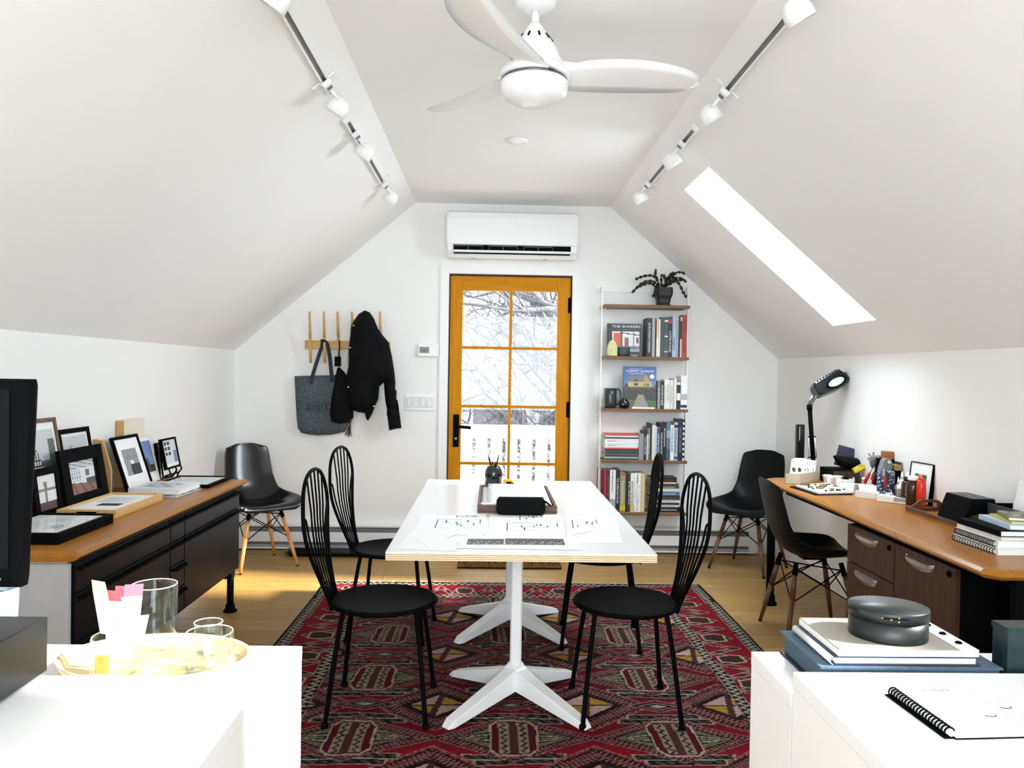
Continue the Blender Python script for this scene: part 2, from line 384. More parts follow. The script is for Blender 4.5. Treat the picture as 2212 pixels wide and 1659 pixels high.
for k, (a, b, SO, SU, SN) in enumerate([(*q, SO, SU, SN) for q in SKY]):              # skylights: glass in a white frame at the outer face of the roof
    P = lambda s, y, n, O_=SO, U_=SU, N_=SN: O_ + U_ * s + Vector((0, y - YF, 0)) + N_ * n
    r = thing('window_%d' % (k + 1), 'roof window', 'window', P((s0 + s1) / 2, (a + b) / 2, 0.16)); del r['category']; del r['label']; struct(r)
    fr = MB()
    for (q0, q1, y0, y1) in ((s0 - .05, s1 + .05, a - .05, a), (s0 - .05, s1 + .05, b, b + .05), (s0 - .05, s0, a, b), (s1, s1 + .05, a, b)):
        fr.hexa([P(q0, y0, .161), P(q1, y0, .161), P(q1, y1, .161), P(q0, y1, .161), P(q0, y0, .21), P(q1, y0, .21), P(q1, y1, .21), P(q0, y1, .21)])
    fr.build('window_frame', M_TRIM, r, world=True)
    MB().hexa([P(s0, a, .175), P(s1, a, .175), P(s1, b, .175), P(s0, b, .175), P(s0, a, .181), P(s1, a, .181), P(s1, b, .181), P(s0, b, .181)]).build('pane', M_GLASS, r, world=True)
# unseen gable window behind the camera, added to let fill light in
r = thing('window_3', 'x', 'x', (0.13, YF - .07, .70)); del r['label']; del r['category']; struct(r)
f = MB()
for q in ((-1.17, -1.11, .70, 2.40), (1.37, 1.43, .70, 2.40), (-1.11, 1.37, .70, .76), (-1.11, 1.37, 2.34, 2.40), (.10, .16, .76, 2.34)): f.box(q[0], q[1], YF - .10, YF - .04, q[2], q[3])
f.build('window_frame', M_TRIM, r, world=True)
MB().box(-1.11, .10, YF - .075, YF - .069, .76, 2.34).build('pane', M_GLASS, r, world=True); MB().box(.16, 1.37, YF - .075, YF - .069, .76, 2.34).build('pane', M_GLASS, r, world=True)

# door casing (white trim) and the fir door
c = MB(); yo = YB - .018
c.box(DX0 - .065, DX0 - .001, yo, YB - .001, 0, DZ + .065); c.box(DX1 + .001, DX1 + .05, yo, YB - .001, 0, DZ + .065); c.box(DX0 - .001, DX1 + .001, yo, YB - .001, DZ + .001, DZ + .065)
struct(c.build('trim_1', M_TRIM, None, base='keep'))
c = MB().box(DX0 + .0, DX0 + .008, YB, YB + .12, 0, DZ).box(DX1 - .006, DX1, YB, YB + .12, 0, DZ).box(DX0 + .008, DX1 - .006, YB, YB + .12, DZ - .008, DZ)
struct(c.build('trim_2', mat('dark_weatherstrip', (0.05, 0.035, 0.02), 0.7, var=.1), None, base='keep'))
dr = thing('door_1', 'x', 'x', (DX0 + .47, YB + .04, 0)); del dr['label']; del dr['category']; struct(dr)
dx0, dx1, dz0, dz1, ya, yb = DX0 + .010, DX1 - .009, 0.006, DZ - .012, YB + .022, YB + .066
px0, px1 = dx0 + .095, dx1 - .100
MB().box(dx0, px0, ya, yb, dz0, dz1).build('stile', M_DOOR, dr, world=True, bevel=.002)
MB().box(px1, dx1, ya, yb, dz0, dz1).build('stile', M_DOOR, dr, world=True, bevel=.002)
gz1 = PY(1100, 628, YB).z; zr = [PY(1100, y, YB).z for y in (752, 879, 1003)]
gz0 = zr[2] - (zr[0] - zr[2]) / 2
MB().box(px0, px1, ya, yb, gz1, dz1).build('rail', M_DOORX, dr, world=True, bevel=.002)
MB().box(px0, px1, ya, yb, dz0, gz0).build('rail', M_DOORX, dr, world=True, bevel=.002)
mx = (px0 + px1) / 2 + .006
zs = [gz0] + zr[::-1] + [gz1]
for z in zr: MB().box(px0, px1, ya + .004, yb - .004, z - .011, z + .011).build('muntin', M_DOORX, dr, world=True, bevel=.003)
for i in range(4):
    lo, hi = zs[i] + (.011 if i else 0), zs[i + 1] - (.011 if i < 3 else 0)
    MB().box(mx - .011, mx + .011, ya + .004, yb - .004, lo, hi).build('muntin', M_DOOR, dr, world=True, bevel=.003)
    MB().box(px0, mx - .011, ya + .018, ya + .024, lo, hi).build('pane', M_GLASS, dr, world=True)
    MB().box(mx + .011, px1, ya + .018, ya + .024, lo, hi).build('pane', M_GLASS, dr, world=True)
hp = PY(985, 930, ya)                         # handle
h = MB().rbox(hp.x - .023, hp.x + .023, ya - .012, ya - .0005, hp.z - .125, hp.z + .125, .008).build('door_handle', M_BLK, dr, world=True)
lv = MB().cyl((hp.x, ya - .012, hp.z + .03), (hp.x, ya - .055, hp.z + .03), .011).tube(smooth_path([(hp.x, ya - .05, hp.z + .03), (hp.x + .04, ya - .052, hp.z + .032), (hp.x + .115, ya - .045, hp.z + .026)]), .0125).build('lever', M_BLK, dr, world=True)
lv.parent = h
MB().cyl((hp.x, ya - .0125, hp.z - .06), (hp.x, ya - .018, hp.z - .06), .010).build('keyhole', M_DSTEEL, dr, world=True)
for y in (660, 885, 1110):
    z = PY(1230, y, ya).z
    MB().box(dx1 - .020, dx1 - .001, ya - .004, ya - .0005, z - .058, z + .058).cyl((dx1 + .002, ya - .010, z - .062), (dx1 + .002, ya - .010, z + .062), .0095, n=10).build('hinge', M_BLK, dr, world=True)

# baseboard heaters along the back wall
def heater(x0, x1, label):
    z0, z1, yf = 0.012, 0.205, YB - .068
    t = thing('baseboard_heater', label, 'heater', ((x0 + x1) / 2, YB - .03, 0), group=None)
    b = MB().box(x0, x1, YB - .012, YB - .002, z0, z1)                                  # back plate
    b.hexa([(x0, yf + .012, z1 - .018), (x1, yf + .012, z1 - .018), (x1, YB - .012, z1 - .012), (x0, YB - .012, z1 - .012), (x0, yf + .012, z1 - .008), (x1, yf + .012, z1 - .008), (x1, YB - .012, z1), (x0, YB - .012, z1)])
    b.box(x0, x1, yf + .01, YB - .012, z0, z0 + .012); b.build('body', M_TRIM, t, world=True)
    MB().box(x0 + .06, x1 - .06, yf, yf + .004, z0 + .055, z1 - .062).build('front_panel', M_TRIM, t, world=True, bevel=.002)
    MB().box(x0 + .005, x1 - .005, YB - .05, YB - .014, z0 + .03, z1 - .03).build('fins', mat('grey_heater_fins', rgb(120, 123, 126), .5, .3, var=.2, vscale=60, stretch=(20, 1, 1)), t, world=True)
    MB().box(x0, x0 + .06, yf - .002, YB - .012, z0, z1 - .012).build('end_cap', M_TRIM, t, world=True, bevel=.002); MB().box(x1 - .06, x1, yf - .002, YB - .012, z0, z1 - .012).build('end_cap', M_TRIM, t, world=True, bevel=.002)
    MB().box(x0 + .06, x1 - .06, yf + .006, yf + .012, z1 - .024, z1 - .010).build('top_lip', M_TRIM, t, world=True)
heater(XL + .05, DX0 - .075, 'long white baseboard heater on the wall below the coat rack')
heater(DX1 + .06, 2.06, 'white baseboard heater on the wall below the bookshelf')
bb = MB().box(XL + .001, XL + .014, 2.0, YB - .07, 0.001, .10); struct(bb.build('baseboard_left', M_TRIM, None, base='keep'))
bb = MB().box(XR - .014, XR - .001, 2.0, YB - .015, 0.001, .10); struct(bb.build('baseboard_right', M_TRIM, None, base='keep'))

# ================================================================ outside the door
M_SNOW = mat('slushy_ground', (0.26, 0.265, 0.275), .9, var=.5, vscale=.6)
struct(MB().box(-12, 14, YB + .2, 40, -3.2, -3.0).build('ground', M_SNOW, None, base='keep'))
struct(MB().box(-1.6, 2.2, YB + T + .005, 7.95, -.16, -.06).build('deck', mat('pale_deck', rgb(225, 225, 225), .8, var=.05), None, base='keep'))
rl = thing('deck_railing', 'white board railing of the deck beyond the glass door', 'railing', (.2, 7.72, -.06))
zt = PY(1100, 919, 7.7).z; zb = PY(1100, 947, 7.7).z
M_RAIL = mat('white_deck_paint', (.8, .8, .81), .6, var=.02)
MB().box(-1.5, 2.1, 7.66, 7.78, zt - .035, zt).box(-1.5, 2.1, 7.70, 7.74, zb, zt - .035).build('top_rail', M_RAIL, rl, world=True)
MB().box(-1.5, 2.1, 7.70, 7.74, -.02, .06).build('bottom_rail', M_RAIL, rl, world=True)
g0 = PY(1024, 950, 7.72).x; pitch = PY(1056.5, 950, 7.72).x - g0
for k in range(-5, 9):
    x = g0 + k * pitch + .016
    MB().box(x, x + pitch - .034, 7.705, 7.735, .06, zb).build('baluster', M_RAIL, rl, world=True)
M_HOUSE = mat('pale_siding', rgb(186, 186, 192), .8, var=.05); M_ROOFG = mat('grey_snowy_roof', rgb(215, 217, 222), .9, var=.08)
hs = thing('neighbour_house', 'pale neighbour house with low roof seen through the door panes', 'house', (1, 22, -3.0))
MB().box(-6, 9, 21, 27, -3.0, .75).build('wall', M_HOUSE, hs, world=True)
MB().prism([(20.4, .72), (27.6, .72), (24, 2.6)], (-6.5, 0, 0), (0, 1, 0), (0, 0, 1), (16, 0, 0)).build('roof', M_ROOFG, hs, world=True)
M_HWIN = mat('dark_house_window', rgb(112, 108, 116), .6, var=.3, vscale=3, spec=.1)
for (x0, x1, z0, z1) in ((-.55, .9, -.35, .5), (1.2, 2.6, -.5, .45), (-3.2, -1.6, -.8, .3)):
    f = MB().box(x0, x1, 20.93, 20.99, z0, z1).build('window', M_RAIL, hs, world=True)
    pn = MB().box(x0 + .08, x1 - .08, 20.90, 20.925, z0 + .08, z1 - .08).build('pane', M_HWIN, hs, world=True); pn.parent = f
M_BARK = mat('pale_grey_bark', rgb(88, 88, 94), .9, var=.3, vscale=6)
def tree(name, label, base, h, seed, lean, n1=9):
    rr = random.Random(seed); t = thing(name, label, 'tree', base, group=None); br = MB(); tw = MB()
    def limb(mb, p, d, L, r, depth, n):
        pts = [p.copy()]; q = p.copy(); dd = d.normalized(); k = 5
        for i in range(k):
            dd = (dd + Vector((rr.uniform(-1, 1), rr.uniform(-1, 1), rr.uniform(-.8, .9))) * .22).normalized(); q = q + dd * (L / k); pts.append(q.copy())
        mb.tube(pts, [r * (1 - .7 * i / k) for i in range(k + 1)], n)
        if depth <= 0: return
        for c in range(5 if depth > 1 else 6):
            i = rr.randint(1, k); a = Vector((rr.uniform(-1, 1), rr.uniform(-1, 1), rr.uniform(-.6, .9))).normalized()
            limb(tw if depth < 3 else br, pts[i], (dd * .7 + a).normalized(), L * rr.uniform(.45, .75), r * .45, depth - 1, 4 if depth < 3 else 5)
    tr = MB(); pts = smooth_path([Vector((0, 0, 0)), Vector((lean * .2, 0, h * .3)), Vector((lean * .6, .1, h * .65)), Vector((lean, 0, h))], 4)
    tr.tube(pts, [.16 * (1 - .6 * i / len(pts)) for i in range(len(pts))], 8); tr.build('trunk', M_BARK, t)
    for i in range(n1):
        p = pts[rr.randint(len(pts) // 2 - 2, len(pts) - 1)]; a = rr.uniform(0, 2 * math.pi)
        limb(br, p, Vector((math.cos(a), math.sin(a) * .8, rr.uniform(-.1, .9))), rr.uniform(1.3, 2.4), .05, 3, 5)
    br.build('branches', M_BARK, t, fix=False); tag(tw.build('twigs', M_BARK, t, fix=False), kind='stuff')
tree('bare_tree', 'bare grey tree nearest the deck behind the right-hand door panes', (1.9, 10.4, -3), 5.2, 3, -.9, 15)
tree('bare_tree', 'bare grey tree farther off behind the left-hand door panes', (-2.0, 13.2, -3), 6.0, 8, 1.4, 15)
tree('bare_tree', 'slender bare grey tree between the two larger trees outside', (.9, 11.8, -3), 5.6, 15, .3, 13)
# ================================================================ rug
RX0, RX1, RY0, RY1, RZ = -1.062, 1.385, 1.95, 5.10, 0.008
FZ = .0092                                              # what stands on the rug
def make_rug():
    st = 0.0055; nx = int((RX1 - RX0) / st); ny = int((RY1 - RY0) / st)
    xs = np.linspace(RX0, RX1, nx + 1); ys = np.linspace(RY0, RY1, ny + 1)
    X, Y = np.meshgrid(xs, ys); rs = np.random.RandomState(5)
    # slight weaving wobble
    wob = lambda a, s: sum(np.sin(X * f1 * s + Y * f2 * s + p) for f1, f2, p in ((7, 3, 1), (-5, 9, 2), (11, -8, .5))) * a
    x = X + wob(.003, 1.3); y = Y + wob(.003, 1.7)
    C = lambda r, g, b: np.array(rgb(r, g, b))
    RED, DRED, BLK, CRM, PNK, YEL, OLV, BRN, GRY = C(150, 18, 40), C(92, 11, 27), C(24, 22, 24), C(214, 196, 176), C(206, 140, 136), C(196, 146, 56), C(140, 132, 88), C(82, 48, 42), C(120, 108, 100)
    # red field with abrash bands
    t = (np.sin(y * 5.1) + np.sin(y * 13.7 + 1) * .6 + np.sin(y * 2.3 + 2) + np.sin(y * 41) * .3)
    k = np.clip(.5 + .22 * t, 0, 1)[..., None]; col = RED * k + DRED * (1 - k)
    def put(mask, c): col[mask] = c
    tri = lambda a, p: np.abs(((a / p) % 1) - .5) * 2
    def serr(d, lo, hi, ang, f):                    # band between lo and hi filled with hooked zigzag
        m = (d > lo) & (d < hi); put(m, DRED * .35 + BLK * .65)
        ph = tri(ang, f); q = (d - lo) / (hi - lo)
        put(m & (np.abs(q - (.2 + .6 * ph)) < .13), PNK * .75)
        put((d > hi - .012 * 3) & (d < hi), PNK * .8); put((d > lo) & (d < lo + .02), BLK)
    PXm, PYm = .604, .58
    def cell(ox, oy):                               # nearest lattice point offsets
        i = np.round((x - ox) / PXm); j = np.round((y - oy) / PYm); return x - ox - i * PXm, y - oy - j * PYm
    fld = (x > -.765) & (x < 1.035) & (y < 4.84)
    # quartered diamonds between the medallions
    for ox, oy in ((-.2, 3.21),):
        u, v = cell(ox, oy); d = np.abs(u) / .118 + np.abs(v) / .098
        put((d < 2.40) & (d > 2.33), PNK * .8)
        serr(d, 1.2, 2.25, np.abs(u) - np.abs(v), .028)
        put(d < 1.2, BLK)
        m = d < 1.02; put(m & (u * v > 0), YEL); put(m & (u * v <= 0), PNK * .5 + CRM * .5)
        put(m & (np.abs(v) < .006), BLK); put((d < 1.12) & (np.abs(u - .15 * v) < .014), BRN)
    # medallions
    u, v = cell(-.50, 2.92); au, av = np.abs(u), np.abs(v)
    for vy in (.29,):                               # small linking diamonds
        d = au / .11 + np.abs(av - vy) / .05; put(d < 1.25, BLK); put((d < 1.25) & (d > 1.08), PNK * .8); put((d < .8) & (d > .62), PNK * .7); put(d < .35, CRM * .8)
    for vy, hw in ((.185, .15), (.145, .19)):       # stepped bars above and below
        m = (np.abs(av - vy) < .021) & (au < hw - .25 * (av - vy)); put(m, BLK)
        put(m & ((np.abs(np.abs(av - vy) - .019) < .0035) | (au > hw - .008)), CRM * .75); put(m & (np.abs(av - vy) < .007) & (tri(u + 2 * v, .045) < .35), GRY)
    d = au / .27 + av / .155
    serr(d, .80, 1.20, au - av * 1.4, .030)
    put(d < .80, BLK); put((d < .80) & (d > .76), CRM * .6)
    put((d < .73) & (np.abs(av - (.235 - au) * .36) < .0085) & (au > .07), OLV); put((d < .73) & (av < .0065) & (au > .10) & (au < .235), OLV * 1.05)
    put((d < .70) & (np.abs(av - (.235 - au) * .16) < .004) & (au > .09), CRM * .8); put((d < .6) & (au > .09) & (tri(u * 1.0, .03) < .18) & (tri(v, .03) < .25), CRM * .7)
    hx = np.maximum(au / .084, au / .084 * .55 + av / .125 * .62); hx = np.maximum(hx, av / .130)
    put(hx < 1.08, CRM * .85); put(hx < 1.0, DRED); put((au < .056) & (hx < .92), CRM * .62 * np.array([1, .9, .78]))
    put((au < .054) & (au > .020) & (hx < .9) & (np.abs(au - .037 - .010 * (tri(v, .04) * 2 - 1)) < .006), BLK)
    put((au < .016) & (hx < .95), BRN)
    # outside the field: borders
    L = x - RX0; R_ = RX1 - x; e = np.minimum(L, R_); eT = np.minimum(RY1 - y, y - RY0 + .0); e2 = np.minimum(e, eT); al = np.where(e < eT, y, x)
    brd = e2 < .345
    put(brd, RED * .9 + DRED * .1)
    # main border: paired triangles and hooked lines
    q = (e2 - .205) / .115; ph = ((al / .30) % 1); tt = np.abs(ph - .5) * 2
    m = brd & (np.abs(q) < .85)
    zz = np.abs(((al / .30 + .25) % .5) / .5 - .5) * 4 - 1
    put(m & (np.abs(q - zz * .6) < .30), BLK * .5 + DRED * .5); put(m & (np.abs(np.abs(q - zz * .6) - .30) < .055), CRM * .75)
    put(m & (np.abs(q - zz * .6) < .2) & (tri(al, .05) < .4), PNK * .7)
    a1 = m & (tt < .42 - .25 * np.abs(q + .1)) & (np.abs(q) < .55); put(a1, CRM * .8); put(m & (tt < .34 - .25 * np.abs(q + .1)) & (np.abs(q) < .45), BRN * .8)
    def guard(lo, hi):
        m = (e2 > lo) & (e2 < hi); put(m, BLK); z = (e2 - lo) / (hi - lo); p2 = tri(al, .042)
        put(m & (np.abs(z - (.2 + .6 * p2)) < .17), CRM * .85); put(m & ((z < .07) | (z > .93)), CRM * .6)
    guard(.022, .078); guard(.287, .345)
    put(e2 < .022, BLK)
    n = rs.rand(*x.shape)[..., None]; col *= (.72 + .5 * n) * .52; s2 = rs.rand(ny + 1, 1, 1); col *= (.9 + .2 * s2)
    col = np.clip(col, 0, 1)
    Z = RZ + (rs.rand(*x.shape) - .5) * .0015; Xe = X + 0.004 * np.sin(Y * 3.1) * (np.abs(X - .16) > 1.2)
    Z[0, :] = Z[-1, :] = .0005; Z[:, 0] = Z[:, -1] = .0005
    co = np.stack([Xe - .16, Y - RY0, Z], -1).reshape(-1, 3).astype(np.float32)
    i = np.arange(ny)[:, None] * (nx + 1) + np.arange(nx)[None]; q = np.stack([i, i + 1, i + nx + 2, i + nx + 1], -1).reshape(-1)
    me = bpy.data.meshes.new('rug'); me.vertices.add(len(co)); me.vertices.foreach_set('co', co.ravel())
    me.loops.add(len(q)); me.loops.foreach_set('vertex_index', q.astype(np.int32)); me.polygons.add(nx * ny)
    me.polygons.foreach_set('loop_start', np.arange(0, len(q), 4, dtype=np.int32)); me.update(calc_edges=True)
    at = me.color_attributes.new('Col', 'FLOAT_COLOR', 'POINT'); at.data.foreach_set('color', np.concatenate([col.reshape(-1, 3), np.ones((len(co), 1))], 1).astype(np.float32).ravel())
    me.materials.append(attr_mat('wool_pile', .95, .3, 500, .1)); me.validate()
    return me
t = thing('rug', 'red and black tribal patterned wool rug under the white table', 'rug', (.16, RY0, 0))
o = bpy.data.objects.new('pile', make_rug()); COL.objects.link(o); o.parent = t
fr = MB(); rnd = random.Random(2); x = RX0 + .05
while x < RX1 - .02:
    fr.tube([(x, RY1 - .003, .003), (x + rnd.uniform(-.006, .006), RY1 + .02, .002), (x + rnd.uniform(-.014, .014), RY1 + rnd.uniform(.025, .045), .0015)], .0016, 4); x += .009
tag(fr.build('fringe', M_CREAM, t, world=True), 'short cream fringe', kind='stuff')

# ================================================================ the two tables
TX0, TX1, TY0, TY1, TZ = -0.366, 0.602, 2.79, 4.685, 0.73
M_LAM = mat('white_laminate_top', (0.86, 0.865, 0.87), 0.22, var=0.008)
M_PLYD = mat('birch_ply_dark', rgb(176, 146, 108), .6, var=.15, vscale=30, stretch=(1, 1, 8)); M_PLYL = mat('birch_ply_light', rgb(222, 204, 172), .6, var=.1, vscale=30, stretch=(1, 1, 8))
def table(y0, y1, label):
    cx, cy = (TX0 + TX1) / 2, (y0 + y1) / 2
    t = thing('work_table', label, 'table', (cx, cy, FZ), group='square white tables pushed together')
    MB().box(TX0, TX1, y0, y1, TZ - .004, TZ).build('laminate_surface', M_LAM, t, world=True)
    tp = MB(); z = TZ - .004; k = 0; dk = MB()
    while z > TZ - .030:
        q = .0046 if k % 2 == 0 else .0026; (tp if k % 2 == 0 else dk).box(TX0, TX1, y0, y1, z - q, z); z -= q; k += 1
    zb = z
    a = tp.build('tabletop', M_PLYL, t, world=True); d = dk.build('ply_layer', M_PLYD, t, world=True); d.parent = a
    MB().rbox(cx - .0235, cx + .0235, cy - .0235, cy + .0235, .06, zb - .012, .006).build('column', M_WHITE, t, world=True)
    MB().box(cx - .13, cx + .13, cy - .13, cy + .13, zb - .012, zb - .001).build('mounting_plate', M_WHITE, t, world=True)
    for sx in (-1, 1):
        for sy in (-1, 1):
            d = Vector((sx * .275, sy * .275, 0)); s_ = Vector((-d.y, d.x, 0)).normalized(); c = Vector((cx, cy - .045, 0)) if False else Vector((cx, cy, 0))
            rs = []
            for (k_, hw, zl, zh) in ((.02, .034, .062, .165), (.10, .034, .058, .142), (.25, .033, .050, .118), (.93, .027, FZ, .036), (1.0, .020, FZ, .014)):
                p = c + d * k_; rs.append([p - s_ * hw + Vector((0, 0, zl)), p + s_ * hw + Vector((0, 0, zl)), p + s_ * hw * .9 + Vector((0, 0, zh)), p - s_ * hw * .9 + Vector((0, 0, zh))])
            MB().rings(rs, True).build('foot', M_WHITE, t, world=True, bevel=.003)
YM = 3.742
table(TY0, YM - .001, 'nearer white square table with ply edge and drawings on it')
table(YM + .001, TY1, 'farther white square table carrying the pen jar')

# ================================================================ black wire chairs
def wire_chair():
    t = thing('wire_chair', 'x', 'chair', (0, 0, 0), group='black wire-back chairs at the work tables')
    sz = .442
    MB().lathe([(.0, sz - .022), (.195, sz - .020), (.212, sz - .016), (.219, sz - .008), (.2165, sz - .001), (.205, sz + .002), (.19, sz - .003), (.0, sz - .005)], n=40).build('seat', M_BLK, t)
    bx = lambda z: -.192 - .085 * math.sin(min(1, max(0, (z - .40) / .40)) * math.pi / 2) - .015 * max(0, (z - .8) / .15)
    half = [(.066, .41), (.074, .47), (.104, .54), (.148, .62), (.192, .70), (.216, .77), (.214, .83), (.186, .89), (.132, .933), (.064, .953), (0, .958)]
    pts = [(bx(z), -y, z) for y, z in half] + [(bx(z), y, z) for y, z in half[::-1][1:]]
    MB().tube(smooth_path(pts, 4), .0078, 8).build('back_frame', M_BLK, t)
    for k, (y0, y1, z1) in enumerate(((-.046, -.128, .934), (-.024, -.064, .951), (0, 0, .955), (.024, .064, .951), (.046, .128, .934))):
        MB().tube([(bx(z) + .004, y0 + (y1 - y0) * ((z - .42) / (z1 - .42)), z) for z in np.linspace(.42, z1, 9)], .0042, 6).build('spindle', M_BLK, t)
    for s in (-1, 1):
        MB().tube(smooth_path([(bx(.80), s * .216, .795), (bx(.775) + .002, s * .186, .785), (bx(.72) + .003, s * .140, .70), (bx(.6) + .004, s * .085, .58), (bx(.5) + .004, s * .056, .47)], 4), .0042, 6).build('side_spindle', M_BLK, t)
    for sx in (-1, 1):
        for sy in (-1, 1):
            fx, fy = sx * .192, sy * .198
            p = smooth_path([(fx, fy, .008), (fx * .86, fy * .80, .25), (fx * .76, fy * .655, .395), (fx * .74, fy * .58, .413), (fx * .74, fy * .35, .4165), (fx * .74, 0, .4165)], 5)
            lg = MB().tube(p, .0098, 8).build('leg', M_BLK, t)
            gl = MB().lathe([(.012, 0), (.0145, .002), (.0145, .012), (.011, .022)], (fx, fy, 0), 10).build('foot_glide', M_BLKM, t); gl.parent = lg
    return t
WC = wire_chair()
for i, (x, y, rz, lab) in enumerate(((-.422, 3.19, 0, 'black wire-back chair at the near end of the table, by the left foreground counter'),
                                     (.562, 3.19, math.pi, 'black wire-back chair at the near end of the table, by the right foreground counter'),
                                     (-.50, 4.12, -.08, 'black wire-back chair at the far end of the table, before the boot tray'),
                                     (.575, 4.03, math.pi - .10, 'black wire-back chair at the far end of the table, before the bookshelf'))):
    o = WC if i == 0 else copy_tree(WC)
    o.location = (x, y, FZ); o.rotation_euler.z = rz; o['label'] = lab

# ================================================================ moulded shell chairs on dowel legs
def shell_chair(leg_mat, shell_mat=M_BLKG):
    t = thing('shell_chair', 'x', 'chair', (0, 0, 0), group='black moulded shell chairs')
    prof = smooth_path([(.232, 0, .405), (.222, 0, .430), (.18, 0, .440), (.10, 0, .428), (.0, 0, .418), (-.09, 0, .426), (-.155, 0, .462), (-.195, 0, .53), (-.222, 0, .62), (-.248, 0, .72), (-.268, 0, .80), (-.275, 0, .832)], 4)
    n = len(prof) - 1; nv = 22
    def P(i, j):
        u = i / n; v = j / nv * 2 - 1; p = prof[i]; d = (prof[min(i + 1, n)] - prof[max(i - 1, 0)]).normalized(); nn = Vector((d.z, 0, -d.x))  # towards the sitter
        if nn.z < 0 and u < .45: nn = -nn
        w_ = .205 + .030 * math.sin(min(1, u / .45) * math.pi) - .055 * max(0, (u - .45) / .55)
        if u < .12: w_ *= math.sqrt(max(.0, 1 - ((.12 - u) / .12) ** 2 * .35))
        if u > .80: q = (u - .80) / .20; w_ *= (1 - q ** 3 * .30)
        if u > .985: w_ *= .93
        lift = (.030 if u < .15 else .030 + .055 * math.sin(min(1, (u - .15) / .55) * math.pi)) * abs(v) ** 2.6
        if u < .1: lift *= u / .1 * .4
        up = Vector((.25, 0, 1)).normalized() if u < .3 else (nn if u > .6 else (Vector((.25, 0, 1)).normalized() * ((.6 - u) / .3) + nn * ((u - .3) / .3)).normalized())
        drop = 0
        if u > .9: drop = .040 * abs(v) ** 4 * (u - .9) / .1
        return Vector((p.x, w_ * v, p.z)) + up * lift - Vector((0, 0, drop))
    s = MB().grid(P, n, nv).build('shell', shell_mat, t, fix=False)
    so = s.modifiers.new('thickness', 'SOLIDIFY'); so.thickness = .007; so.offset = 0
    sd = s.modifiers.new('smooth', 'SUBSURF'); sd.levels = 1; sd.render_levels = 1
    tops, feet = {}, {}
    for sx in (-1, 1):
        for sy in (-1, 1):
            a, b = Vector((sx * .118 - .01, sy * .108, .405)), Vector((sx * .203, sy * .203, .002)); tops[sx, sy], feet[sx, sy] = a, b
            lg = MB().cyl(b, b + (a - b) * .55, .0095, .0150, 12).cyl(b + (a - b) * .55, b + (a - b) * .86, .0150, .0125, 12).build('leg', leg_mat, t)
            br = MB().cyl(b + (a - b) * .84, a, .0145, .012, 10).build('bracket', M_BLK, t); br.parent = lg
            gl = MB().cyl(b - Vector((0, 0, .001)), b + (a - b) * .02, .0100, n=10).build('foot_cap', M_BLKM, t); gl.parent = lg
    w_ = lambda k, q: feet[k] + (tops[k] - feet[k]) * q
    ks = [(1, 1), (1, -1), (-1, -1), (-1, 1)]
    for i in range(4):
        a, b = ks[i], ks[(i + 1) % 4]
        MB().tube([w_(a, .92), w_(b, .50)], .0035, 6).build('wire_brace', M_BLK, t); MB().tube([w_(b, .92), w_(a, .50)], .0035, 6).build('wire_brace', M_BLK, t)
    MB().tube([w_((1, 1), .9), w_((-1, -1), .9)], .004, 6).build('wire_brace', M_BLK, t); MB().tube([w_((1, -1), .9), w_((-1, 1), .9)], .004, 6).build('wire_brace', M_BLK, t)
    MB().box(-.06, .05, -.04, .04, .403, .413).build('mount_plate', M_BLK, t)
    return t
SC = shell_chair(M_LEG); SC.location = (-1.615, 5.545, 0); SC.rotation_euler.z = math.radians(-52)
SC['label'] = 'glossy black shell chair with pale wooden legs by the black credenza'
SD = shell_chair(M_LEGD, M_SATIN); SD.location = (1.858, 5.576, 0); SD.rotation_euler.z = math.radians(-132)
SD['label'] = 'black shell chair with dark wooden legs in the corner behind the oak desk'
o = copy_tree(SD); o.location = (1.735, 4.17, 0); o.rotation_euler.z = 0; o['label'] = 'black shell chair with dark wooden legs pushed under the oak desk'

# ================================================================ credenza on the left
CRX, CRY0, CRY1, CRZ = -1.42, 2.73, 4.50, .74
t = thing('credenza', 'black steel credenza with rounded oak top along the left wall', 'credenza', (-1.68, 3.6, 0))
prof = [(XL + .012, CRZ - .036), (CRX - .01, CRZ - .036), (CRX + .022, CRZ - .028), (CRX + .036, CRZ - .016), (CRX + .030, CRZ - .005), (CRX + .012, CRZ), (XL + .012, CRZ)]
pr = []
for (y, k) in ((2.695, .0), (2.712, .010), (CRY1 + .018, .012), (CRY1 + .034, .0)):
    pr.append([(p[0], y, p[1] if k or p[1] < CRZ - .02 else CRZ - .016) for p in prof])
MB().rings(pr, True).build('oak_top', M_OAK, t, world=True)
MB().box(XL + .015, CRX - .012, CRY0, CRY1, .235, CRZ - .045).build('body', M_CRED, t, world=True)
MB().box(XL + .015, CRX - .010, CRY0 - .016, CRY0 - .001, .235, CRZ - .045).build('end_panel', M_GREY, t, world=True, bevel=.002)
MB().box(XL + .03, CRX - .02, CRY0 - .01, CRY1, CRZ - .0445, CRZ - .0365).build('spacer', M_WPLAST, t, world=True)
